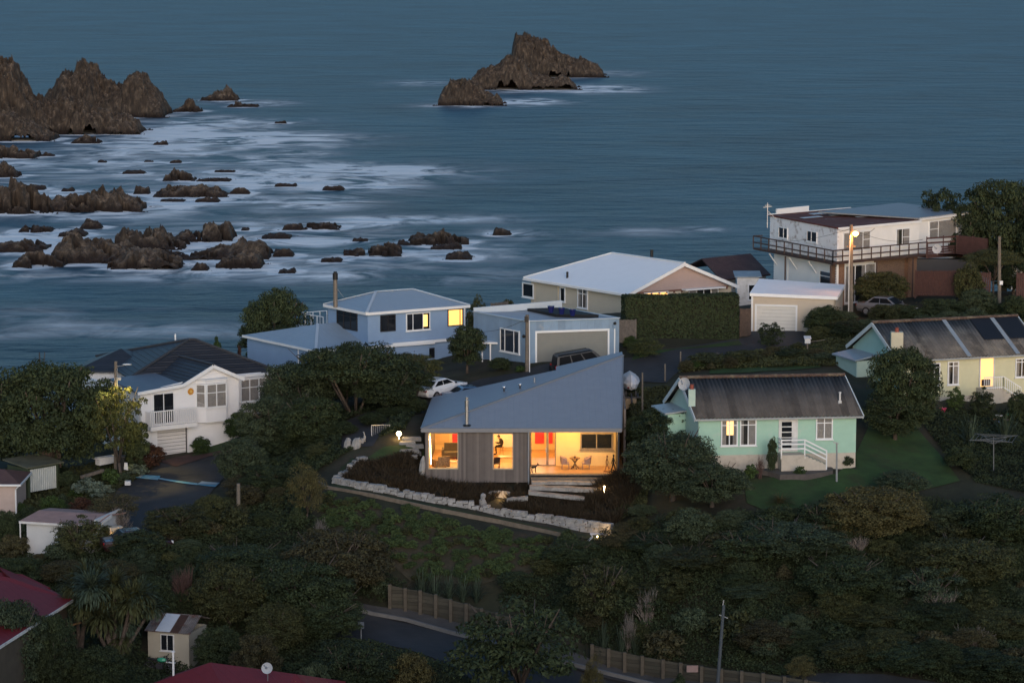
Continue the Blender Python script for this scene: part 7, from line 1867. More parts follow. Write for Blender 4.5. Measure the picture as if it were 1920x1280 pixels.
WP = [P(*q) for q in rw]; KP = [P(*q) for q in kb]
drape('footpath', WP + KP[::-1], PATHM, .16, .5)
mb = MB()
for a, b in zip(KP[:-1], KP[1:]): mb.bar(a + Vector((0, 0, .08)), b + Vector((0, 0, .08)), .16, .22)
o = mb.build('kerb', M('pale_kerb_concrete', (.16, .155, .15), .9, .15), loc=tuple(KP[2])); o['kind'] = 'structure'

# ------------------------------------------------------------------ timber retaining wall along the lower road
TIMB = RIB('weathered_retaining_timber', (.070, .062, .046), (0, 0, 1), .22, 'groove', rough=.9, var=.3, pervar=.4, strength=.8, dist=.03, dirt=(.05, .055, .04), dscale=.8, damt=.4)
def retwall(label, posts, skip=()):
    ps = [(P(x, yb_, d), P(x, yt, d).z) for x, yt, yb_, d in posts]
    t = wthing('timber_retaining_wall', label, 'retaining wall', tuple(ps[0][0]))
    for k, zt_ in ps:
        mb = MB(); mb.box(k.x - .10, k.x + .10, k.y - .13, k.y + .07, k.z - .3, zt_ + .05); mb.build('post', M('pale_wall_post', (.095, .078, .058), .9, .25, 4), t)
    for (a, za), (b, zb_) in zip(ps[:-1], ps[1:]):
        mb = MB(); d = Vector((0, .14, 0)); mb.hexa([V2(a, a.z - .3) + d * .55, V2(b, b.z - .3) + d * .55, V2(b, b.z - .3) + d, V2(a, a.z - .3) + d], [V2(a, za - .03) + d * .55, V2(b, zb_ - .03) + d * .55, V2(b, zb_ - .03) + d, V2(a, za - .03) + d]); mb.build('board_panel', TIMB, t)
    return t
retwall('timber retaining wall with paler posts on the left part of the lower road', [(731, 1096, 1139, 172.5), (760, 1103, 1145, 172.3), (788, 1107, 1152, 171.9), (817, 1115, 1160, 171.4), (845, 1124, 1168, 170.9), (874, 1132, 1175, 170.4), (903, 1141, 1183, 169.9), (932, 1149, 1191, 169.5), (961, 1157, 1199, 169.2)])
rt_ = retwall('timber retaining wall with a pink notice at the bottom right', [(1110, 1208, 1240, 166.7), (1141, 1216, 1248, 166.1), (1171, 1223, 1256, 165.6), (1204, 1230, 1264, 165.1), (1243, 1237, 1272, 164.5), (1276, 1243, 1280, 163.9), (1315, 1249, 1288, 163.1), (1352, 1254, 1296, 162.5), (1390, 1258, 1305, 161.8), (1430, 1262, 1314, 161.1), (1470, 1268, 1323, 160.5), (1510, 1274, 1332, 159.8), (1550, 1280, 1340, 159.2)])
k = P(1298, 1252, 163.3); mb = MB(); mb.box(k.x - .33, k.x + .33, k.y - .15, k.y - .12, k.z - .2, k.z + .2); o = mb.build('notice_board', M('faded_pink_notice', (.28, .19, .17), .6, .1), loc=tuple(k)); tag(o, 'small pink notice fixed to the lower road timber wall', 'notice')

# ------------------------------------------------------------------ white stone garden wall
STONE = M('pale_limestone', (.30, .29, .28), .85, .35, 2.2, bump=.6, bscale=8, dirt=(.17, .16, .15), dscale=1.2, damt=.4)
def stone(mb, a, b, z0, z1, th, rr, jit=.06):
    e = (b - a); L = e.length; e.normalize(); n = Vector((e.y, -e.x, 0))
    j = lambda: Vector((rr.uniform(-jit, jit), rr.uniform(-jit, jit), rr.uniform(-jit, jit) * .6))
    lo = [V2(a, z0) + n * th / 2 + j(), V2(b, z0) + n * th / 2 + j(), V2(b, z0) - n * th / 2 + j(), V2(a, z0) - n * th / 2 + j()]
    hi = [V2(a + e * .03, z1) + n * th * .44 + j(), V2(b - e * .03, z1) + n * th * .44 + j(), V2(b - e * .03, z1) - n * th * .44 + j(), V2(a + e * .03, z1) - n * th * .44 + j()]
    mb.hexa(lo, hi)
rr = random.Random(4)
basepx = [(686, 862), (663, 876), (649, 890), (627, 907), (680, 918), (747, 929), (840, 946), (907, 959), (950, 968), (1040, 984), (1148, 1001)]
hts = [.22, .30, .35, .45, .45, .42, .45, .50, .50, .58, .72]
bp_ = [G(*q) for q in basepx]
mb = MB()
for i in range(len(bp_) - 1):
    a, b = bp_[i], bp_[i + 1]; L = (b - a).length
    nc = 3 if i < 7 else 4
    for c in range(nc):
        s_ = rr.uniform(-.2, 0)
        while s_ < L - .15:
            ln = rr.uniform(.28, .85); u0, u1 = max(0, s_ / L), min(1, (s_ + ln) / L)
            if u1 - u0 > .02:
                p0, p1 = a.lerp(b, u0), a.lerp(b, u1); h = hts[i] + (hts[i + 1] - hts[i]) * (u0 + u1) / 2 + .08
                g_ = (p0.z + p1.z) / 2
                if not (c == nc - 1 and rr.random() < .10): stone(mb, p0, p1, g_ - .12 + h * c / nc, g_ - .12 + h * (c + 1) / nc + rr.uniform(-.03, .07) * (c == nc - 1), .42 + rr.uniform(-.06, .1), rr, .035)
            s_ += ln + .02
o = mb.build('stone_wall', STONE, loc=tuple(bp_[3])); tag(o, 'low dry stone wall of pale limestone blocks around the modern house garden', 'garden wall')
# stone seat niche
mb = MB(); c = G(936, 946); c.y += .9
for i in range(7):
    t0, t1 = math.pi * (1.0 - i / 7), math.pi * (1.0 - (i + 1) / 7); stone(mb, c + Vector((math.cos(t0) * .62, math.sin(t0) * .5, 0)), c + Vector((math.cos(t1) * .62, math.sin(t1) * .5, 0)), c.z - .1, c.z + .62, .22, rr, .02)
o = mb.build('stone_alcove', STONE, loc=tuple(c)); tag(o, 'curved alcove of pale stone lit from within in the middle of the garden wall', 'stone alcove')
light('POINT', c + Vector((.1, -.15, .35)), 7, (1, .60, .25), .05)
c = G(905, 950); mb = MB(); mb.loft([[c + Vector((r_ * math.cos(t) + ox, r_ * .8 * math.sin(t), z)) for t in [k * 6.283 / 9 for k in range(9)]] for r_, z, ox in ((.2, -.1, 0), (.26, .2, .02), (.22, .42, -.03), (.13, .5, 0), (.19, .62, .03), (.17, .78, .04), (.06, .86, .03))]); o = mb.build('carved_stone', STONE, smooth=True, loc=tuple(c)); tag(o, 'upright rounded carved stone standing on the garden wall left of the alcove', 'garden stone')
# slab steps below the deck
def slabstone(x0, y0, x1, y1, d0, d1, th, w_, lab, grp=None):
    a, b = P(x0, y0, d0), P(x1, y1, d1); mb = MB(); n = 7; e = (b - a) / n
    rings = []
    for i in range(n + 1):
        k = a + e * i; up = rr.uniform(-.03, .03); ww = w_ * rr.uniform(.88, 1.1)
        rings.append([k + Vector((0, 0, -th)), k + Vector((0, -.02, up)), k + Vector((0, ww, up + .01)), k + Vector((0, ww, -th))])
    mb.loft(rings); o = mb.build('stone_slab', STONE, loc=tuple(a)); return tag(o, lab, 'stone step', grp)
slabstone(997, 903, 1158, 904, 186.8, 186.8, .18, .5, 'narrow straight stone slab directly under the timber deck steps')
slabstone(993, 911, 1120, 917, 185.9, 185.5, .25, .6, 'long rough stone slab step second below the deck')
slabstone(991, 921, 1096, 933, 185.0, 184.2, .22, .5, 'tapering stone slab step lowest below the deck')
slabstone(950, 935, 990, 931, 184.2, 184.6, .25, .4, 'short stone block between the alcove and the lowest slab step')
k = P(1133, 913, 185.2); mb = MB(); mb.tube([k + Vector((0, 0, -.4)), k], .03, 6); mb.lathe(k, [(.05, 0), (.06, .06), (.03, .08)]); gl_ = mb.build('garden_light', EMI('lit_garden_lamp', (1, .68, .32), 12), loc=tuple(k)); tag(gl_, 'small lit spike lamp at the right end of the stone slab steps', 'garden lamp'); light('POINT', k + Vector((-.3, -.1, .1)), 6, (1, .62, .28), .04)
k = G(1120, 1010); mb = MB(); mb.tube([k, k + Vector((0, 0, .12))], .03, 6); mb.lathe(k + Vector((0, 0, .12)), [(.05, 0), (.05, .05)]); o = mb.build('garden_light', EMI('lit_garden_lamp', (1, .68, .32), 12), loc=tuple(k)); tag(o, 'small ground lamp lighting the right end of the stone wall', 'garden lamp'); light('POINT', G(1136, 1006) + Vector((0, -.12, .22)), 26, (1, .62, .28), .04)
g = gp(748, 192.5); k = g + Vector((0, 0, .38)); mb = MB(); mb.tube([g, k], .025, 6); mb.ball(k, .17, 12, 8); o = mb.build('garden_light', EMI('lit_garden_globe', (1, .66, .26), 12), loc=tuple(g)); tag(o, 'bright glowing globe lamp on the lawn left of the modern house', 'garden lamp'); light('POINT', k + Vector((0, -.15, .1)), 30, (1, .62, .25), .1)
# stepping stones and rocks left of the house
for i, (px, py, wd) in enumerate(((772, 826, 1.3), (764, 834, 1.1), (778, 840, 1.2), (768, 847, 1.3), (776, 853, 1.0), (766, 859, 1.2))):
    c = G(px, py); mb = MB(); mb.prism([(c.x - wd / 2, c.y - .3), (c.x + wd / 2, c.y - .24), (c.x + wd / 2 - .1, c.y + .3), (c.x - wd / 2 + .1, c.y + .26)], c.z - .1, c.z + .14); o = mb.build('stepping_stone', STONE, loc=tuple(c)); tag(o, 'flat pale stepping slab beside the left wall of the modern house', 'stepping stone', 'stepping slabs left of the modern house')
def boulder(px, py, d, wpx, hpx, label, seed):
    g = P(px, py, d); r_ = wpx / F * d / 2; h = hpx / F * d; rg_ = random.Random(seed); mb = MB(); rings = []
    for k, (s_, z) in enumerate(((.95, -.25), (1.0, .1), (.92, .5), (.75, .8), (.4, 1.0))):
        rings.append([g + Vector((math.cos(a) * r_ * s_ * rg_.uniform(.8, 1.15) + k * .03 * h, math.sin(a) * r_ * s_ * .8 * rg_.uniform(.8, 1.15), z * h * rg_.uniform(.9, 1.05))) for a in [q * 6.283 / 7 for q in range(7)]])
    mb.loft(rings); o = mb.build('boulder', STONE, loc=tuple(g)); tag(o, label, 'boulder')
boulder(651, 839, 192, 16, 19, 'pointed pale boulder left of the umbrella tree trunk', 1); boulder(668, 837, 191.8, 20, 18, 'square pale boulder right below the umbrella tree trunk', 2); boulder(678, 831, 192.4, 10, 10, 'small pale boulder behind the square boulder', 3)
c = P(683, 824, 192.6); mb = MB(); mb.loft([[c + Vector((r_ * math.cos(t) + ox, r_ * math.sin(t), z)) for t in [k * 6.283 / 8 for k in range(8)]] for r_, z, ox in ((.07, -.3, 0), (.10, .05, 0), (.09, .2, .03), (.04, .32, .02), (.035, .45, -.02), (.055, .52, -.04), (.015, .56, -.08))]); o = mb.build('garden_ornament', STONE, smooth=True, loc=tuple(c)); tag(o, 'slender pale bird like ornament by the boulders', 'garden ornament')
boulder(790, 884, 187.6, 12, 30, 'tall leaning pale boulder against the left corner of the modern house', 6)
# timber edge above the bank
ed = [G(*q) for q in ((597, 908), (612, 917), (700, 934), (830, 961), (940, 984), (1050, 1007))]
mb = MB()
for a, b in zip(ed[:-1], ed[1:]): mb.bar(a + Vector((0, 0, .08)), b + Vector((0, 0, .08)), .10, .34)
n = 40
o = mb.build('timber_edging', M('pale_timber_edge', (.16, .13, .10), .9, .25, 3), loc=tuple(ed[0])); tag(o, 'long pale timber edging between the grass path and the planted bank', 'garden edging')
# gate behind the grove
g0 = P(697, 822, 193.5); g1 = P(731, 821, 194.2); mb = MB(); hh = P(697, 797, 193.5).z - g0.z
for a in (g0, g1): mb.bar(a - Vector((0, 0, .3)), a + Vector((0, 0, hh)), .06)
for h in (.1, hh): mb.bar(g0 + Vector((0, 0, h)), g1 + Vector((0, 0, h)), .05)
for i in range(1, 9): k = g0.lerp(g1, i / 9); mb.bar(k + Vector((0, 0, .1)), k + Vector((0, 0, hh)), .015)
o = mb.build('gate', GALV, loc=tuple(g0)); tag(o, 'thin grey metal mesh gate at the end of the road behind the grove', 'gate')

# garden planting: red brown grasses
def grasses(name, label, poly, n, h, mat, seed):
    rg = np.random.default_rng(seed); xs = [p[0] for p in poly]; ys = [p[1] for p in poly]; x = rg.uniform(min(xs), max(xs), n * 4); y = rg.uniform(min(ys), max(ys), n * 4)
    m_ = inpoly(x, y, [(p[0], p[1]) for p in poly]); cl = fbm(x / .8, y / .8, seed, 2); m_ &= rg.random(len(x)) < (cl * 2.4 - .55); x = x[m_][:n]; y = y[m_][:n]; k = len(x)
    z = np.array([ground(a, b) for a, b in zip(x, y)]); L = h * rg.uniform(.5, 1.2, k) * (.6 + .8 * fbm(x / .8, y / .8, seed + 1, 2))
    lean = rg.normal(size=(k, 2)) * .45; A = np.stack([lean[:, 0] * L, lean[:, 1] * L, L * .9], 1) * .55; C = np.stack([x, y, z], 1) + A * .9; az = rg.random(k) * 6.28
    me = leafmesh(name, C, A, np.stack([np.cos(az), np.sin(az), az * 0], 1) * .03, np.clip(rg.random(k) * .6 + fbm(x / .7, y / .7, seed + 2) * .5 - .15, 0, 1)); me.materials.append(mat); o = bpy.data.objects.new(name, me); COL.objects.link(o); o['kind'] = 'stuff'; o['label'] = label
gx = lambda *q: [tuple(G(*k))[:2] for k in q]
grasses('grass_planting', 'red brown tussock grasses between the modern house and the stone wall', gx((672, 868), (700, 876), (795, 878), (795, 905), (990, 918), (992, 928), (940, 930), (905, 950), (840, 938), (747, 922), (640, 902), (655, 885)), 26000, .55, LEAF['tuss'], 31)
grasses('grass_planting', 'red brown tussock grasses on the bank right of the slab steps', gx((1100, 936), (1140, 905), (1185, 890), (1190, 940), (1150, 990), (1040, 976), (950, 958), (960, 940)), 26000, .75, LEAF['tuss'], 32)
# concrete planter in front of the mint cottage
pts = [G(*q) for q in ((1396, 888), (1440, 892), (1462, 901), (1510, 901), (1545, 897), (1562, 890), (1562, 880), (1540, 872), (1480, 872), (1400, 878))]
mb = MB(); zb_ = min(p.z for p in pts); mb.prism(pts, zb_ - .2, zb_ + .42); o = mb.build('planter', M('brown_concrete_planter', (.10, .085, .078), .9, .2, 3, bump=.3), loc=tuple(pts[2])); tag(o, 'low curved brown concrete planter below the mint cottage steps', 'planter')

# ------------------------------------------------------------------ fences
def fence(label, pts, h, mat, gap=.02, bw=.12, name='fence', rail=True):
    P_ = [Vector(p) for p in pts]; t = wthing(name, label, 'fence', tuple(P_[0])); mb = MB(); rl = MB()
    for a, b in zip(P_[:-1], P_[1:]):
        L = (b - a).length; n = max(2, int(L / (bw + gap)))
        for i in range(n):
            k0 = a.lerp(b, i / n); k1 = a.lerp(b, (i + 1) / n - gap / L); mb.bar((k0 + k1) / 2 - Vector((0, 0, .1)), (k0 + k1) / 2 + Vector((0, 0, h + .02 * math.sin(i * 2.3))), .025, (k1 - k0).length, up=(b - a).normalized())
        for hh in (.3, h - .25): rl.bar(a + Vector((0, .04, hh)), b + Vector((0, .04, hh)), .05, .09)
        for k in (a, b): rl.bar(k + Vector((0, .06, -.3)), k + Vector((0, .06, h + .05)), .1)
    mb.build('palings', mat, t); rl.build('frame', mat, t)
GF = M('grey_paling', (.14, .12, .105), .9, .3, 5)
a, b = P(1152, 640, 213), P(1192, 640, 214.5); fence('weathered grey paling fence between the blue garage and the hedge', [a, b], P(1170, 597, 213.7).z - a.z, GF)
a, b = P(1388, 628, 218.6), P(1407, 627, 219); fence('dark brown paling gate fence between the hedge and the cream garage', [a, b], 2.0, M('brown_paling', (.10, .07, .055), .9, .25, 5))
a, b, c = P(1716, 552, 224.5), P(1794, 552, 222.5), P(1856, 556, 222); fence('tall red brown board fence under the slatted deck screen', [a, b, c], 1.85, M('red_brown_paling', (.065, .032, .028), .8, .25, 5))
a, b = P(1906, 560, 222), P(1950, 560, 222); fence('red brown board fence cut by the right edge', [a, b], 2.0, M('red_brown_paling', (.065, .032, .028)))
a, b = P(72, 872, 196), P(113, 868, 197); fence('brown board fence panel behind the olive hut', [a, b], 1.0, M('brown_paling', (.10, .07, .055)))
a, b = P(921, 592, 232), P(952, 588, 233.5); fence('low grey rail fence on the skyline by the cream house', [a, b], 1.0, GF)

# ------------------------------------------------------------------ poles, lamps, wires
POLEW = M('grey_pole_timber', (.16, .135, .11), .9, .25, 3)
def pole(label, px, yt, yb_, d, r=.13, mat=None, name='utility_pole', cat='pole', lean=0):
    b = P(px, yb_, d); t_ = P(px + lean, yt, d); t = wthing(name, label, cat, tuple(b)); mb = MB(); mb.tube([b - Vector((0, 0, .5)), t_], [r, r * .78], 10); mb.build('shaft', mat or POLEW, t); return t, b, t_
SODIUM = EMI('lit_street_lamp', (1, .36, .07), 16)
t, b, tp = pole('timber pole with a pale lamp arm rising through the yellow topped tree', 217, 677, 881, 196.6, .14)
mb = MB(); hd = P(238, 683, 196.3); mb.tube([tp - Vector((0, 0, .35)), P(226, 686, 196.5), hd], .04, 6); mb.build('lamp_arm', GALV, t)
mb = MB(); mb.ball(hd, 1, 10, 6, (.32, .12, .06)); mb.build('lamp_head', M('pale_lamp_head', (.6, .62, .64), .4), t); light('SPOT', hd + Vector((-.35, -.8, .1)), 900, (1, .72, .25), .1, spot_size=R(85), spot_blend=.6)
mb = MB(); mb.tube([P(219.5, 800, 196.4), P(219.5, 690, 196.4)], .035, 5); mb.box(tp.x - .1, tp.x + .35, tp.y - .1, tp.y + .02, tp.z - 1.3, tp.z - 1.1); mb.build('cable_box', GALV, t)
t, b, tp = pole('timber pole with a white cable conduit in front of the blue garage', 988.5, 590, 712, 208.6, .17)
mb = MB(); mb.tube([P(993, 712, 208.4), P(992.5, 600, 208.4)], .04, 6); mb.build('conduit', GW, t); mb = MB(); mb.box(tp.x - .2, tp.x + .05, tp.y - .25, tp.y - .17, tp.z - .5, tp.z - .1); mb.ball((tp.x - .25, tp.y - .2, P(983, 630, 208.5).z), .13, 8, 6); mb.build('junction_box', BLACK, t)
t, b, tp = pole('tall street lamp pole glowing orange in front of the white two storey house', 1596, 421, 584, 220.6, .17)
hd = P(1604, 437.5, 220.2); mb = MB(); mb.tube([P(1597, 434, 220.4), P(1600, 432, 220.3), hd + Vector((0, 0, .08))], .04, 6); mb.build('lamp_arm', GALV, t)
mb = MB(); mb.lathe(hd - Vector((0, 0, .14)), [(.07, -.06), (.21, .04), (.24, .16), (.08, .28)]); mb.build('lit_lamp', SODIUM, t); light('POINT', hd + Vector((.02, -.15, -.22)), 130, (1, .42, .10), .12)
mb = MB(); mb.tube([P(1591, 584, 220.3), P(1592, 500, 220.3), P(1594.5, 440, 220.4)], .05, 6); mb.build('conduit', M('pale_conduit', (.55, .52, .48), .5), t)
mb = MB(); mb.bar(P(1588, 462, 220.4), P(1604, 462, 220.8), .1); mb.box(b.x - .12, b.x + .1, b.y - .28, b.y - .16, P(1596, 547, 220.6).z - .15, P(1596, 547, 220.6).z + .15); mb.build('crossarm', POLEW, t)
t, b, tp = pole('bare grey timber pole at the right behind the hillside shrubs', 1874, 443, 556, 222, .15)
mb = MB(); k = P(1877, 530, 221.8); mb.box(k.x - .12, k.x + .12, k.y - .1, k.y, k.z - .15, k.z + .15); mb.build('junction_box', GW, t)
t, b, tp = pole('short timber pole with white conduit by the turning place', 447, 906, 1020, 182.6, .15)
mb = MB(); mb.tube([P(449.5, 1020, 182.4), P(449, 952, 182.4)], .035, 6); mb.build('conduit', GW, t)
t, b, tp = pole('slender blue grey lamp post at the bottom right', 1344, 1134, 1290, 161.2, .11, M('blue_grey_metal_post', (.07, .08, .09), .6, .1), 'lamp_post', 'lamp post', 13)
mb = MB(); mb.bar(tp - Vector((.25, 0, .55)), tp - Vector((-.25, 0, .75)), .04); mb.bar(tp - Vector((.05, 0, .0)), tp + Vector((.0, 0, .3)), .05); mb.build('bracket', GALV, t)
t, b, tp = pole('short washing line post with a forked top beside the concrete planter', 1569, 830, 888, 182.8, .07, M('pale_weathered_post', (.26, .27, .27), .7), 'washing_line_post', 'post')
mb = MB(); mb.bar(tp + Vector((-.22, 0, .05)), tp + Vector((.12, 0, -.05)), .07); mb.build('crossbar', GALV, t)
for lab, px, yt, yb_, d in (('plain grey fence post beside the boat', 1204.5, 699, 780, 198.5), ('grey fence post near the road bend', 1247, 683, 716, 205), ('short brown fence post by the upper road shrubs', 1276, 660, 690, 209.5), ('thin white post left of the yellow cottage porch', 1553, 690, 702, 206.5)):
    t, b, tp = pole(lab, px, yt, yb_, d, .075, None, 'fence_post', 'post'); mb = MB(); mb.lathe(tp, [(.07, -.01), (.06, .03), (.01, .05)]); mb.build('post_cap', POLEW, t)
t, b, tp = pole('pale signpost at the left edge of the lower road', 677, 1165, 1190, 166.8, .03, GALV, 'signpost', 'signpost')
mb = MB(); mb.box(tp.x - .18, tp.x + .18, tp.y - .05, tp.y - .03, tp.z - .4, tp.z); mb.build('sign_plate', M('pale_blue_plate', (.09, .11, .14), .5), t)
t = wthing('letterbox', 'white letterbox on a post by the upper driveway', 'letterbox', tuple(P(1514, 660, 211)))
k = P(1514, 638, 211); mb = MB(); mb.box(k.x - .2, k.x + .2, k.y - .25, k.y + .25, k.z - .2, k.z + .16); mb.slab([(k.x - .26, k.y - .3, k.z + .17), (k.x + .26, k.y - .3, k.z + .17), (k.x + .26, k.y + .3, k.z + .3), (k.x - .26, k.y + .3, k.z + .3)], .03); mb.build('box', WHITE2, t)
mb = MB(); mb.bar(P(1514, 662, 211), k - Vector((0, 0, .2)), .1); mb.bar(k + Vector((.2, 0, -.1)), k + Vector((1.3, 0, .05)), .04); mb.build('post', POLEW, t)
DULLG = M('dull_grey_metal', (.13, .135, .14), .6, .1)
# rotary clothes line
c = P(1863, 882, 187); tp = P(1863, 822, 187); t = wthing('rotary_clothes_line', 'rotary metal clothes line on the lawn at the right', 'clothes line', tuple(c))
mb = MB(); mb.tube([c, tp + Vector((0, 0, .1))], .035, 8); mb.build('pole', DULLG, t)
mb = MB(); tips = []
for i in range(4):
    a = .5 + i * math.pi / 2; e = tp + Vector((math.cos(a) * 2.0, math.sin(a) * 2.0, .05)); tips.append(e); mb.tube([tp - Vector((0, 0, .35)), tp + (e - tp) * .5 + Vector((0, 0, -.02))], .02, 5); mb.tube([tp, e], .02, 5)
mb.build('arms', DULLG, t)
mb = MB()
for s_ in (.55, .75, .95):
    for i in range(4): mb.tube([tp.lerp(tips[i], s_), tp.lerp(tips[(i + 1) % 4], s_)], .012, 4)
mb.build('lines', DULLG, t)
def wire(label, a, b, sag=.5):
    pts = [a.lerp(b, i / 12) - Vector((0, 0, sag * (1 - (i / 6 - 1) ** 2))) for i in range(13)]; mb = MB(); mb.tube(pts, .016, 4); o = mb.build('overhead_wire', BLACK, loc=tuple(a)); tag(o, label, 'wire')
L3 = P(1596, 428, 220.6)
wire('overhead wire from the street lamp pole to the corner of the white two storey house', L3, P(1571, 430, 225.8), .15)
wire('overhead wire from the street lamp pole to the lower left past the cream garage', L3, P(1420, 452, 224), .4)
wire('overhead wire from the street lamp pole to the slatted deck of the white house', L3, P(1730, 449, 223), .5)
wire('overhead wire from the garage pole to the blue weatherboard house', P(988, 597, 208.6), P(876, 620, 215), .4)
wire('second overhead wire from the lamp pole to the upper window wall', P(1597, 440, 220.6), P(1640, 428, 224.2), .3)

# ------------------------------------------------------------------ small things around the turning place
k = P(227, 881, 196.2); t = wthing('wheelie_bin', 'black wheelie bin beside the lamp pole at the turning place', 'bin', tuple(k))
mb = MB(); mb.hexa([k + Vector((x, y, 0)) for x, y in ((-.22, -.25), (.22, -.25), (.22, .25), (-.22, .25))], [k + Vector((x, y, .95)) for x, y in ((-.28, -.33), (.28, -.33), (.28, .33), (-.28, .33))]); mb.build('body', BLACK, t); mb = MB(); mb.box(k.x - .3, k.x + .3, k.y - .36, k.y + .36, k.z + .952, k.z + 1.02); mb.build('lid', DKTRIM, t)
k = P(236, 881, 196); mb = MB(); mb.hexa([k + Vector((-.16, 0, .05)), k + Vector((.16, 0, .0)), k + Vector((.16, .1, .0)), k + Vector((-.16, .1, .05))], [k + Vector((-.22, .05, .52)), k + Vector((.1, .05, .5)), k + Vector((.1, .12, .5)), k + Vector((-.22, .12, .52))]); o = mb.build('leaning_board', WHITE2, loc=tuple(k)); tag(o, 'small white board leaning next to the black wheelie bin', 'board')
k = P(240, 907, 194); mb = MB(); mb.box(k.x - .19, k.x + .19, k.y - .2, k.y + .2, k.z - .05, k.z + .22); mb.box(k.x - .1, k.x + .1, k.y - .21, k.y - .2, k.z + .03, k.z + .12); o = mb.build('meter_box', WHITE2, loc=tuple(k)); tag(o, 'small white utility box at the edge of the turning place', 'utility box')
k = P(183, 870, 197.5); e = P(214, 864, 198.5); mb = MB(); mb.bar(k + Vector((0, 0, .15)), e + Vector((0, 0, .15)), .5, .42); mb.bar(k + Vector((-.25, 0, .39)), e + Vector((.1, 0, .39)), .62, .06); o = mb.build('trough', WHITE2, loc=tuple(k)); tag(o, 'long white trough left of the lamp pole', 'trough')
k = P(152, 897, 195); e = P(194, 884, 196.5); mb = MB(); mb.bar(k + Vector((0, 0, .1)), e + Vector((0, 0, .1)), .22, .2); o = mb.build('timber_beam', GREYWOOD, loc=tuple(k)); tag(o, 'grey timber beam edging the garden above the silver bush', 'timber beam')
# iron bench
c = G(1122, 1014); t = wthing('garden_bench', 'white scrolled iron garden bench on the grass below the stone wall end', 'bench', tuple(c)); BW = M('white_iron_paint', (.62, .64, .68), .45, .05)
mb = MB(); mb.box(c.x - .52, c.x + .52, c.y - .2, c.y + .2, c.z + .40, c.z + .44); mb.build('seat', BW, t)
for s_ in (-1, 1):
    mb = MB(); mb.tube([c + Vector((s_ * .48, -.18, .42)), c + Vector((s_ * .36, -.18, .24)), c + Vector((s_ * .62, -.2, 0)), c + Vector((s_ * .70, -.2, .05))], .03, 6); mb.tube([c + Vector((s_ * .48, .18, .42)), c + Vector((s_ * .36, .18, .24)), c + Vector((s_ * .62, .2, 0))], .03, 6); mb.build('leg', BW, t)
# toys by the yellow cottage
rr = random.Random(8)
for i, (px, py, col, lab) in enumerate(((1768, 770, (.5, .04, .12), 'crimson toy tub alone left of the toy heap'), (1823, 783, (.6, .6, .6), 'flat white board on the grass before the toys'), (1862, 778, (.5, .25, .12), 'orange plastic toy in the toy heap'), (1873, 770, (.5, .5, .52), 'pale plastic toy at the back of the toy heap'), (1886, 778, (.45, .2, .35), 'pink plastic toy at the right of the toy heap'), (1893, 768, (.04, .25, .12), 'green plastic tub at the right of the toy heap'), (1868, 782, (.10, .15, .3), 'blue plastic toy at the front of the toy heap'))):
    k = P(px, py, 198.5 - (py - 770) * .12); g_ = gp(px, k.y); k.z = g_.z; mb = MB()
    if i == 1: mb.slab([k + Vector((-.3, 0, .1)), k + Vector((.3, .05, .1)), k + Vector((.3, .4, .16)), k + Vector((-.3, .35, .16))], .04)
    else: mb.lathe(k, [(.14, 0), (.22, .24), (.26, .25), (.26, .30), (.20, .30), (.14, .12)], 10)
    o = mb.build('toy', M('toy_plastic_' + lab.split()[0], col, .4, .1), loc=tuple(k)); tag(o, lab, 'toy')
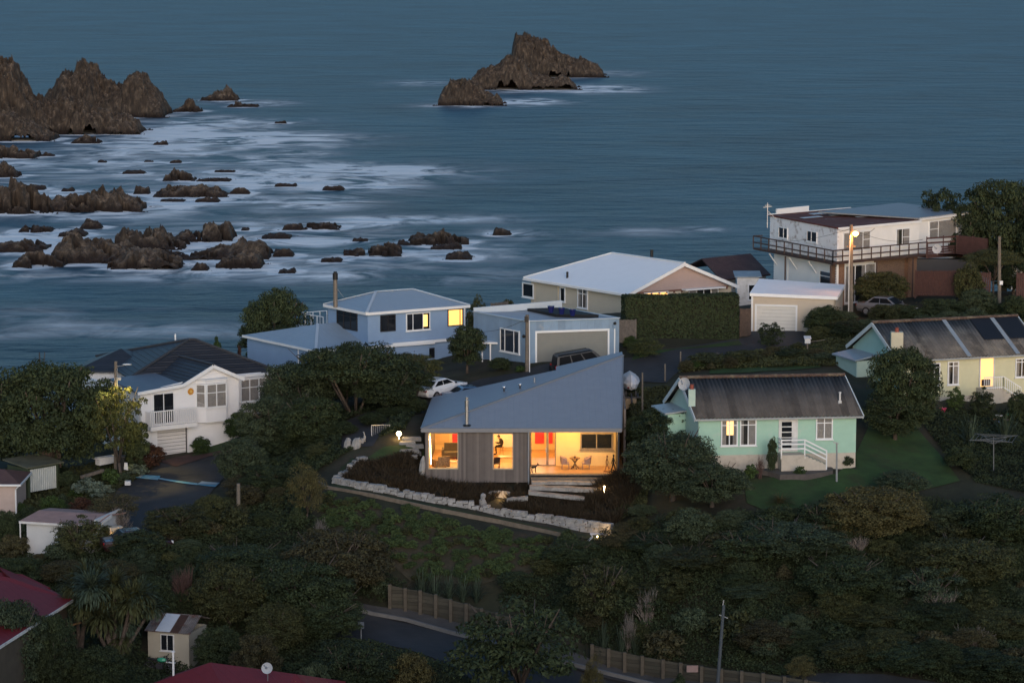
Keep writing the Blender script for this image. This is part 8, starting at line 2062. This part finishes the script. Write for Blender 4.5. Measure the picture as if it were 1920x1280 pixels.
# ------------------------------------------------------------------ vehicles
TYRE = M('tyre_rubber', (.015, .015, .016), .85); RIM = M('alloy_rim', (.35, .36, .38), .35, .05, metal=.7)
TAIL = M('red_tail_lens', (.35, .012, .012), .25); HEADL = M('clear_lamp_lens', (.65, .66, .68), .12)
CARGLASS = M('tinted_car_glass', (.008, .009, .011), .35, .05, spec=.03)
def car(name, label, px, py, d, yaw, paint, L=4.5, W=1.78, H=1.42, style='sedan', pitch=0.0, trim=None):
    c = gp(px, d) + Vector((0, 0, .06)); t = thing(name, label, 'car', tuple(c), 0); t.rotation_euler = (0, -pitch, yaw)
    h2 = W / 2
    if style == 'suv': prof = [(-.5, .62, .95, .90), (-.485, .42, 1.02, .96), (-.30, .38, 1.05, 1), (.10, .38, 1.04, 1), (.26, .38, 1.02, 1), (.40, .40, .98, .97), (.47, .44, .92, .92), (.5, .55, .78, .84)]
    else: prof = [(-.5, .48, .80, .78), (-.47, .30, .90, .92), (-.32, .22, .93, 1), (-.05, .20, .90, 1), (.18, .20, .88, 1), (.34, .22, .78, .97), (.46, .26, .66, .88), (.5, .40, .56, .72)]
    rings = []
    for x, zl, zb_, wf in prof:
        w_ = h2 * wf; X = x * L
        rings.append([Vector((X, -w_ * .9, zl)), Vector((X, -w_, zl + (zb_ - zl) * .35)), Vector((X, -w_ * .985, zl + (zb_ - zl) * .75)), Vector((X, -w_ * .90, zb_ - .01)), Vector((X, -w_ * .45, zb_ + .03)), Vector((X, w_ * .45, zb_ + .03)), Vector((X, w_ * .90, zb_ - .01)), Vector((X, w_ * .985, zl + (zb_ - zl) * .75)), Vector((X, w_, zl + (zb_ - zl) * .35)), Vector((X, w_ * .9, zl))])
    mb = MB(); mb.loft(rings)
    if style == 'suv': b0, b1, r0, r1, zb_ = -.49, .24, -.44, .10, 1.02
    elif style == 'coupe': b0, b1, r0, r1, zb_ = -.40, .22, -.20, .04, .88
    else: b0, b1, r0, r1, zb_ = -.36, .24, -.20, .06, .90
    wb, wt = h2 * .90, h2 * .70
    lo = [Vector((b0 * L, -wb, zb_ - .03)), Vector((b1 * L, -wb, zb_ - .03)), Vector((b1 * L, wb, zb_ - .03)), Vector((b0 * L, wb, zb_ - .03))]
    hi = [Vector((r0 * L, -wt, H - .05)), Vector((r1 * L, -wt, H - .05)), Vector((r1 * L, wt, H - .05)), Vector((r0 * L, wt, H - .05))]
    mid = [Vector(((r0 + .02) * L, -wt * .8, H)), Vector(((r1 - .03) * L, -wt * .8, H)), Vector(((r1 - .03) * L, wt * .8, H)), Vector(((r0 + .02) * L, wt * .8, H))]
    mb.loft([lo, hi, mid]); mb.build('body', paint, t, world=False, smooth=False)
    def panel(q00, q10, q11, q01, u0, u1, v0, v1, off):
        f = lambda u, v: q00.lerp(q10, u).lerp(q01.lerp(q11, u), v) + off
        k = [f(u0, v0), f(u1, v0), f(u1, v1), f(u0, v1)]; n = -off.normalized() * .01; m2 = MB(); m2.loft([k, [q + n for q in k]]); return m2
    wins = [('windscreen', lo[1], lo[2], hi[2], hi[1], .06, .94, .12, .92, Vector((.02, 0, .012))), ('rear_window', lo[3], lo[0], hi[0], hi[3], .08, .92, .2, .9, Vector((-.02, 0, .012)))]
    for s_, (a, b, c_, d_) in ((-1, (lo[0], lo[1], hi[1], hi[0])), (1, (lo[3], lo[2], hi[2], hi[3]))):
        ws = ((.06, .33), (.36, .62), (.65, .93)) if style == 'suv' else ((.10, .47), (.50, .92))
        for u0, u1 in ws: wins.append(('side_window', a, b, c_, d_, u0, u1, .22, .93, Vector((0, s_ * .015, .003))))
    for n_, a, b, c_, d_, u0, u1, v0, v1, off in wins: panel(a, b, c_, d_, u0, u1, v0, v1, off).build(n_, CARGLASS, t, world=False)
    rw_ = .37 if style == 'suv' else .31
    for sx in (-.30, .31):
        for sy in (-1, 1):
            k = Vector((sx * L, sy * (h2 - .10), rw_)); m2 = MB(); m2.tube([k - Vector((0, .11, 0)), k + Vector((0, .11, 0))], rw_, 18); w_ = m2.build('wheel', TYRE, t, world=False)
            m2 = MB(); m2.tube([k + Vector((0, sy * .10, 0)), k + Vector((0, sy * .125, 0))], rw_ * .62, 14); m2.build('rim', RIM, w_, world=False)
    for sy in (-1, 1):
        m2 = MB(); y0 = sy * h2 * .62
        if style == 'suv': m2.box(-L * .498, -L * .465, y0 + sy * .12 - .1, y0 + sy * .12 + .1, .85, 1.2)
        else: m2.box(-L * .50, -L * .47, y0 - .16, y0 + .16, .66, .80)
        m2.build('taillight', TAIL, t, world=False)
        m2 = MB(); zz_ = .82 if style == 'suv' else .56; m2.box(L * .455, L * .495, y0 - .14, y0 + .14, zz_ - .06, zz_ + .08); m2.build('headlight', HEADL, t, world=False)
        m2 = MB(); m2.ball((b1 * L - .25, sy * (h2 + .06), zb_ + .06), 1, 8, 5, (.07, .10, .07)); m2.build('mirror', trim or paint, t, world=False)
    if style == 'suv':
        for sy in (-1, 1): m2 = MB(); m2.tube([Vector((r0 * L + .1, sy * wt * .85, H + .03)), Vector((r1 * L - .2, sy * wt * .85, H + .03))], .025, 6); m2.build('roof_rail', BLACK, t, world=False)
        m2 = MB(); m2.tube([Vector((-L * .5 - .2, 0, .85)), Vector((-L * .5, 0, .85))], .34, 16); m2.build('spare_wheel', TYRE, t, world=False)
    return t
def carpaint(name, col, rough=.25, metal=0.0, coat=.6):
    m, t, N, L, B = nm(name); B.inputs['Base Color'].default_value = (*col, 1); B.inputs['Roughness'].default_value = rough; B.inputs['Metallic'].default_value = metal
    B.inputs['Coat Weight'].default_value = coat; B.inputs['Coat Roughness'].default_value = .08
    n1 = N.new('ShaderNodeTexNoise'); n1.inputs['Scale'].default_value = 3; mr_ = N.new('ShaderNodeMapRange'); mr_.inputs['To Min'].default_value = rough * .8; mr_.inputs['To Max'].default_value = rough * 1.5; L.new(n1.outputs['Fac'], mr_.inputs['Value']); L.new(mr_.outputs[0], B.inputs['Roughness'])
    return m
car('parked_car', 'white coupe parked behind the grove by the modern house roof', 826, 741, 205.5, R(48), carpaint('white_car_paint', (.68, .68, .70)), 4.3, 1.75, 1.32, 'coupe', R(4), BLACK)
car('parked_car', 'blue car with only its roof showing above the modern house roof', 884, 742, 204.2, R(20), carpaint('blue_car_paint', (.05, .10, .18)), 4.2, 1.72, 1.36)
car('parked_car', 'dark grey off road car with roof rails before the wide roller door', 1102, 694, 207.3, R(14), carpaint('charcoal_car_paint', (.010, .010, .011), .45, coat=.1), 5.0, 1.9, 1.85, 'suv', R(8), HEADL)
car('parked_car', 'silver sedan parked under the street lamp by the white house', 1663, 583, 221.8, R(-30), carpaint('silver_car_paint', (.17, .165, .17), .3, .4), 4.6, 1.8, 1.42)
car('parked_car', 'dark red car half hidden beside the lit cabin porch', 256, 1032, 175.6, R(20), carpaint('dark_red_car_paint', (.025, .008, .010)), 4.4, 1.75, 1.42)
# boat on its trailer
c = P(1184, 737, 200.6); t = thing('boat', 'white covered boat with pointed bow on a trailer beside the modern house', 'boat', tuple(c), 0)
rings = []
for y, w_, h0, hs, hp in ((0, .05, .42, .62, .80), (.35, .34, .16, .58, .98), (.9, .54, .04, .56, 1.20), (2.0, .66, 0, .54, 1.24), (3.4, .68, 0, .54, 1.1), (4.4, .64, .02, .54, .75)):
    rings.append([Vector((0, y, h0)), Vector((w_ * .7, y, h0 + .12)), Vector((w_, y, hs)), Vector((w_ * .62, y, hs + (hp - hs) * .55)), Vector((0, y, hp)), Vector((-w_ * .62, y, hs + (hp - hs) * .55)), Vector((-w_, y, hs)), Vector((-w_ * .7, y, h0 + .12))])
mb = MB(); mb.loft(rings); mb.build('hull', M('white_gelcoat', (.66, .64, .66), .35, .05), t, world=False)
mb = MB(); mb.ball((-.22, .22, .36), .07, 8, 6); mb.build('bow_ring', M('dark_red_cap', (.18, .02, .02), .5), t, world=False)
t2 = thing('boat_trailer', 'dark boat trailer with a tan box under the white boat', 'trailer', tuple(c + Vector((0, 0, -1.0))), 0)
mb = MB(); mb.bar((0, -.9, .45), (0, .2, .95), .1); mb.bar((-.5, .4, .62), (-.5, 4.2, .66), .1); mb.bar((.5, .4, .62), (.5, 4.2, .66), .1)
for y in (.4, 2.2, 4.0): mb.bar((-.7, y, .66), (.7, y, .66), .1)
for y in (1.0, 3.0): mb.bar((-.35, y, .66), (-.35, y, 1.02), .1); mb.bar((.35, y, .66), (.35, y, 1.02), .1)
mb.build('chassis', DKTRIM, t2, world=False)
for s_ in (-1, 1): mb = MB(); mb.tube([Vector((s_ * .75, 2.6, .3)), Vector((s_ * .95, 2.6, .3))], .32, 16); mb.build('wheel', TYRE, t2, world=False)
mb = MB(); mb.box(-.42, .35, -.1, .35, -.1, .62); mb.build('box', M('tan_board', (.26, .19, .12), .8), t2, world=False)
# motorbike
c = P(300, 1262, 163.3); t = thing('motorbike', 'green and white trail motorbike standing in front of the tool shed', 'motorbike', tuple(c), R(-14))
for x in (-.66, .66):
    mb = MB(); n = 20
    rings = [[Vector((x + math.cos(a) * (.30 + .045 * math.cos(b)), .045 * math.sin(b), .34 + math.sin(a) * (.30 + .045 * math.cos(b)))) for b in [k * math.pi / 3 for k in range(6)]] for a in [k * 6.283 / n for k in range(n)]]
    rings.append(rings[0]); mb.loft(rings, cap=False); w_ = mb.build('wheel', TYRE, t, world=False)
    mb = MB()
    for i in range(8): a = i * math.pi / 4; mb.bar((x, 0, .34), (x + math.cos(a) * .28, 0, .34 + math.sin(a) * .28), .015)
    mb.build('spokes', STEEL, w_, world=False)
mb = MB(); mb.tube([(-.66, .06, .34), (-.1, .06, .45), (.2, .05, .85)], .035, 6); mb.tube([(.66, .07, .34), (.42, .05, 1.0)], .03, 6); mb.tube([(.66, -.07, .34), (.42, -.05, 1.0)], .03, 6); mb.box(-.2, .2, -.12, .12, .28, .58); mb.build('frame', DKTRIM, t, world=False)
mb = MB(); mb.ball((.12, 0, .82), 1, 10, 6, (.3, .15, .14)); mb.build('tank', M('green_tank', (.05, .32, .20), .3), t, world=False)
mb = MB(); mb.hexa([(-.72, -.1, .82), (-.1, -.12, .74), (-.1, .12, .74), (-.72, .1, .82)], [(-.75, -.1, .9), (-.1, -.12, .84), (-.1, .12, .84), (-.75, .1, .9)]); mb.build('seat', BLACK, t, world=False)
mb = MB(); mb.hexa([(.4, -.08, .7), (.95, -.07, .66), (.95, .07, .66), (.4, .08, .7)], [(.4, -.08, .74), (.97, -.07, .69), (.97, .07, .69), (.4, .08, .74)]); mb.build('mudguard', WHITE, t, world=False)
mb = MB(); mb.tube([(.38, -.38, 1.08), (.42, 0, 1.02), (.38, .38, 1.08)], .02, 6); mb.build('handlebar', BLACK, t, world=False)

# ------------------------------------------------------------------ furniture, figures and the reader
fl0 = m_floor
def at_floor(px, d): k = P(px, 850, d); k.z = fl0; return k
WICK = M('grey_pink_wicker', (.34, .24, .20), .85, .25, 14, bump=.5, bscale=40)
def wicker(label, px, d, yaw):
    t = thing('wicker_chair', label, 'chair', tuple(at_floor(px, d)), yaw, 'wicker chairs on the deck')
    mb = MB(); mb.prism([(-.26, -.26), (.26, -.28), (.26, .28), (-.26, .26)], .36, .44); mb.build('seat', WICK, t, world=False)
    mb = MB(); n = 12; ri = []
    for i in range(n + 1):
        a = R(70) + R(220) * i / n; h = .66 + .22 * math.sin(math.pi * i / n); x, y = math.cos(a), math.sin(a)
        ri.append([Vector((x * .27, y * .27, .38)), Vector((x * .34, y * .34, h)), Vector((x * .38, y * .38, h)), Vector((x * .31, y * .31, .36))])
    mb.loft(ri); mb.build('backrest', WICK, t, world=False)
    for x in (-.2, .22):
        for y in (-.2, .2): mb = MB(); mb.tube([(x, y, .37), (x * 1.1, y * 1.1, 0)], .022, 6); mb.build('leg', WICK, t, world=False)
wicker('wicker tub chair left of the round deck table', 1060, 190.0, R(0)); wicker('wicker tub chair right of the round deck table', 1099, 190.0, R(180))
t = thing('deck_table', 'round timber table with crossed legs on the lit deck', 'table', tuple(at_floor(1078, 190.1)), 0)
mb = MB(); mb.lathe((0, 0, .68), [(.34, 0), (.36, .02), (.36, .05)], 20); mb.build('tabletop', M('brown_table_wood', (.16, .09, .045), .5, .2), t, world=False)
for a in (.4, 1.97):
    for s_ in (-1, 1): mb = MB(); mb.bar((math.cos(a) * .28 * s_, math.sin(a) * .28 * s_, 0), (-math.cos(a) * .24 * s_, -math.sin(a) * .24 * s_, .68), .05); mb.build('leg', M('brown_table_wood', (.16, .09, .045)), t, world=False)
k = at_floor(1078, 190.1); mb = MB(); mb.lathe((k.x, k.y, fl0 + .73), [(.06, 0), (.09, .05), (.08, .10), (.03, .13)]); o = mb.build('bowl', M('brown_glaze', (.10, .05, .03), .3), loc=(k.x, k.y, fl0 + .73)); tag(o, 'small brown bowl on the round deck table', 'bowl')
def walker(label, px, d, mat, h, thin, seed):
    c = at_floor(px, d); t = thing('walking_sculpture', label, 'sculpture', tuple(c), R(-20)); s_ = h / 1.2; r_ = thin
    mb = MB(); mb.tube([(-.16 * s_, 0, .03), (-.06 * s_, 0, .34 * s_), (0, 0, .64 * s_), (0, 0, .92 * s_), (.01, 0, 1.02 * s_)], [r_, r_ * 1.2, r_ * 1.8, r_ * 2.4, r_ * .9], 7); mb.tube([(.2 * s_, 0, .03), (.10 * s_, 0, .34 * s_), (0, 0, .64 * s_)], [r_, r_ * 1.2, r_ * 1.7], 7); mb.ball((.02, 0, 1.10 * s_), .075 * s_, 9, 7, (.9, .85, 1.15))
    mb.tube([(0, .08 * s_, .94 * s_), (.06 * s_, .12 * s_, .72 * s_), (.12 * s_, .1 * s_, .55 * s_)], r_ * .8, 6); mb.tube([(0, -.08 * s_, .94 * s_), (-.06 * s_, -.12 * s_, .74 * s_), (-.08 * s_, -.1 * s_, .56 * s_)], r_ * .8, 6); mb.build('figure', mat, t, world=False, smooth=True)
    mb = MB(); mb.box(-.24 * s_, .28 * s_, -.1, .1, 0, .03); mb.build('base', mat, t, world=False)
walker('thin rusty wire sculpture of a striding figure on the deck', 1138, 189.0, M('rusty_wire', (.16, .06, .03), .7), 1.12, .018, 1)
walker('black metal sculpture of a walking figure at the right end of the deck', 1150, 188.9, M('black_bronze', (.012, .011, .010), .5), 1.20, .032, 2)
c = at_floor(1002, 188.7); t = thing('dog_sculpture', 'small black metal dog sculpture at the left end of the deck', 'sculpture', tuple(c), R(10))
mb = MB(); mb.loft([[Vector((x, y * r_, z + zz_ * r_)) for y, zz_ in ((-1, 0), (-.6, .8), (.6, .8), (1, 0), (.6, -.8), (-.6, -.8))] for x, r_, z in ((-.20, .06, .36), (-.1, .10, .36), (.05, .09, .38), (.14, .07, .44), (.2, .06, .52), (.26, .05, .54), (.32, .03, .52))])
for x, y in ((-.16, -.06), (-.16, .06), (.08, -.05), (.08, .05)): mb.tube([(x, y, .34), (x - .02, y, .18), (x + .02, y, .0)], [.03, .02, .018], 6)
mb.tube([(-.2, 0, .38), (-.28, 0, .5), (-.26, 0, .58)], [.02, .015, .01], 5); mb.tube([(.22, .03, .56), (.21, .04, .66)], [.025, .005], 5); mb.tube([(.22, -.03, .56), (.21, -.04, .66)], [.025, .005], 5); mb.build('figure', M('black_bronze', (.012, .011, .010)), t, world=False, smooth=True)
# living room
SOFA = M('olive_grey_upholstery', (.085, .070, .045), .9, .2, 5)
c = at_floor(852, 194.2); t = thing('sofa', 'olive grey sofa seen through the left window', 'sofa', tuple(c), 0)
mb = MB(); mb.box(-.7, 1.1, -.4, .35, .12, .42); mb.build('seat', SOFA, t, world=False); mb = MB(); mb.hexa([(-.7, .35, .2), (1.1, .35, .2), (1.1, .55, .2), (-.7, .55, .2)], [(-.7, .45, .95), (1.1, .45, .95), (1.1, .62, .95), (-.7, .62, .95)]); mb.build('backrest', SOFA, t, world=False); mb = MB(); mb.box(-.86, -.702, -.4, .6, .1, .62); mb.build('armrest', SOFA, t, world=False)
c = at_floor(826, 190.4); t = thing('armchair', 'patterned armchair with a cushion inside the left window', 'armchair', tuple(c), R(25)); PAT = M('patterned_beige_fabric', (.28, .20, .11), .9, .7, 9)
mb = MB(); mb.box(-.38, .38, -.38, .38, .15, .42); mb.build('seat', PAT, t, world=False); mb = MB(); mb.hexa([(-.4, -.5, .2), (.4, -.5, .2), (.4, -.382, .2), (-.4, -.382, .2)], [(-.4, -.62, .85), (.4, -.62, .85), (.4, -.5, .85), (-.4, -.5, .85)]); mb.build('backrest', PAT, t, world=False)
for s_ in (-1, 1): mb = MB(); mb.box(s_ * .44 - .055, s_ * .44 + .055, -.4, .4, .1, .6); mb.build('armrest', PAT, t, world=False)
c = at_floor(848, 190.6); t = thing('coffee_table', 'low timber coffee table before the sofa', 'table', tuple(c), 0); TW = M('honey_table_wood', (.32, .18, .07), .45, .2)
mb = MB(); mb.box(-.5, .5, -.3, .3, .38, .42); mb.build('tabletop', TW, t, world=False)
for x in (-.45, .45):
    for y in (-.25, .25): mb = MB(); mb.box(x - .03, x + .03, y - .03, y + .03, 0, .378); mb.build('leg', TW, t, world=False)
c = at_floor(930, 189.6); t = thing('dining_chair', 'dark timber dining chair inside the middle window', 'chair', tuple(c), R(15))
mb = MB(); mb.box(-.22, .22, -.22, .22, .43, .47); mb.build('seat', DKWOOD, t, world=False); mb = MB(); mb.hexa([(-.22, -.22, .5), (.22, -.22, .5), (.22, -.19, .5), (-.22, -.19, .5)], [(-.22, -.32, .92), (.22, -.32, .92), (.22, -.29, .92), (-.22, -.29, .92)]); mb.build('backrest', DKWOOD, t, world=False)
for x in (-.19, .19):
    for y in (-.19, .19): mb = MB(); mb.tube([(x, y, .43), (x * 1.1, y * 1.1, 0)], .02, 6); mb.build('leg', DKWOOD, t, world=False)
c = at_floor(950, 190.6); t = thing('dining_table', 'long honey timber table across the middle window', 'table', tuple(c), 0)
mb = MB(); mb.box(-.55, .9, -.4, .4, .70, .74); mb.build('tabletop', TW, t, world=False)
for x in (-.48, .82):
    for y in (-.33, .33): mb = MB(); mb.box(x - .03, x + .03, y - .03, y + .03, 0, .698); mb.build('leg', TW, t, world=False)
# the reader on a stool
pc = at_floor(936, 195.4)
t = thing('bar_stool', 'plain timber stool under the seated reader', 'stool', (pc.x + .16, pc.y, fl0), 0)
mb = MB(); mb.lathe((0, 0, .50), [(.15, 0), (.17, .02), (.17, .05)], 14); mb.build('seat', TW, t, world=False)
for a in (.8, 2.4, 3.9, 5.5): mb = MB(); mb.tube([(math.cos(a) * .1, math.sin(a) * .1, .5), (math.cos(a) * .17, math.sin(a) * .17, 0)], .016, 6); mb.build('leg', TW, t, world=False)
def person():
    V = []; E_ = []; Rd = []
    def v(p, r, par=None):
        V.append(Vector(p)); Rd.append(r)
        if par is not None: E_.append((par, len(V) - 1))
        return len(V) - 1
    pel = v((.17, 0, .64), .15); ab = v((.20, 0, .80), .135, pel); ch = v((.15, 0, .98), .155, ab); up = v((.08, 0, 1.08), .12, ch); nk = v((.02, 0, 1.15), .052, up); jw = v((-.03, 0, 1.20), .068, nk); hd = v((-.055, 0, 1.275), .088, jw); tpv = v((-.05, 0, 1.335), .062, hd)
    for s_ in (-1, 1):
        hp = v((.12, s_ * .09, .61), .10, pel); kn = v((-.24, s_ * .12, .58), .068, hp); cf = v((-.22, s_ * .12, .36), .056, kn); an = v((-.19, s_ * .12, .09), .038, cf); v((-.30, s_ * .13, .04), .036, an); v((-.38, s_ * .13, .035), .026, len(V) - 1)
        sh = v((.08, s_ * .17, 1.05), .068, up); el = v((.03, s_ * .23, .80), .047, sh); wr_ = v((-.20, s_ * .12, .84), .028, el); pm = v((-.27, s_ * .10, .85), .032, wr_)
        for j in range(4):
            k1 = v((-.32, s_ * (.13 - .022 * j), .86 - .004 * j), .0095, pm); k2 = v((-.355 + .004 * j, s_ * (.115 - .02 * j), .875), .0085, k1); v((-.345, s_ * (.10 - .02 * j), .90 - .003 * j), .0075, k2)
        th_ = v((-.275, s_ * .055, .875), .0105, pm); v((-.305, s_ * .035, .895), .009, th_)
    me = bpy.data.meshes.new('person'); me.from_pydata(V, E_, []); o = bpy.data.objects.new('person_skin', me); COL.objects.link(o)
    m_ = o.modifiers.new('skin', 'SKIN'); m_.use_smooth_shade = True
    for i, r_ in enumerate(Rd): me.skin_vertices[0].data[i].radius = (r_, r_)
    me.skin_vertices[0].data[0].use_root = True
    o.modifiers.new('sub', 'SUBSURF').levels = 1
    dg = bpy.context.evaluated_depsgraph_get(); dg.update(); m2 = bpy.data.meshes.new_from_object(o.evaluated_get(dg)); bpy.data.objects.remove(o)
    SK = M('skin', (.45, .25, .16), .6, .08); JK = M('dark_brown_jacket', (.035, .026, .020), .9, .2, 8); TR = M('black_trousers', (.012, .011, .012), .9)
    m2.materials.clear()
    for m in (SK, JK, TR): m2.materials.append(m)
    for p in m2.polygons:
        c = p.center
        head = c.z > 1.135 and c.x < .06; hand = c.x < -.205 and c.z > .80
        p.material_index = 0 if (head or hand) else (1 if c.z > .70 and c.x > -.21 else 2); p.use_smooth = True
    return m2
pm_ = person(); po = bpy.data.objects.new('person', pm_); COL.objects.link(po); po.location = (pc.x, pc.y, fl0); tag(po, 'person in dark jacket and trousers sitting on a stool reading, behind the middle window', 'person'); ORG[po.name] = Vector((0, 0, 0))
mb = MB(); mb.ball((-.035, 0, 1.31), 1, 12, 8, (.098, .092, .085)); mb.ball((0, 0, 1.27), 1, 10, 6, (.07, .085, .08)); mb.build('hair', M('dark_brown_hair', (.03, .018, .012), .8), po, world=False, smooth=True)
mb = MB(); mb.loft([[Vector((-.13, -.018, 1.265)), Vector((-.13, .018, 1.265)), Vector((-.13, 0, 1.295))], [Vector((-.155, -.008, 1.25)), Vector((-.155, .008, 1.25)), Vector((-.14, 0, 1.28))]])
for s_ in (-1, 1): mb.ball((-.045, s_ * .088, 1.265), 1, 6, 5, (.02, .012, .03))
mb.build('nose_and_ears', M('skin', (.45, .25, .16)), po, world=False, smooth=True)
mb = MB()
for s_ in (-1, 1): mb.ball((-.136, s_ * .032, 1.285), .012, 6, 5)
mb.box(-.142, -.132, -.022, .022, 1.215, 1.222); mb.build('eyes_and_mouth', BLACK, po, world=False)
k = Vector((pc.x - .36, pc.y, fl0 + .89)); mb = MB(); mb.hexa([k + Vector((-.05, -.16, -.02)), k + Vector((.08, -.16, -.05)), k + Vector((.08, .16, -.05)), k + Vector((-.05, .16, -.02))], [k + Vector((-.04, -.16, .0)), k + Vector((.085, -.16, -.03)), k + Vector((.085, .16, -.03)), k + Vector((-.04, .16, .0))]); o = mb.build('newspaper', M('white_paper', (.7, .68, .62), .8, .05), loc=tuple(k)); tag(o, 'white pages held by the seated reader', 'newspaper')
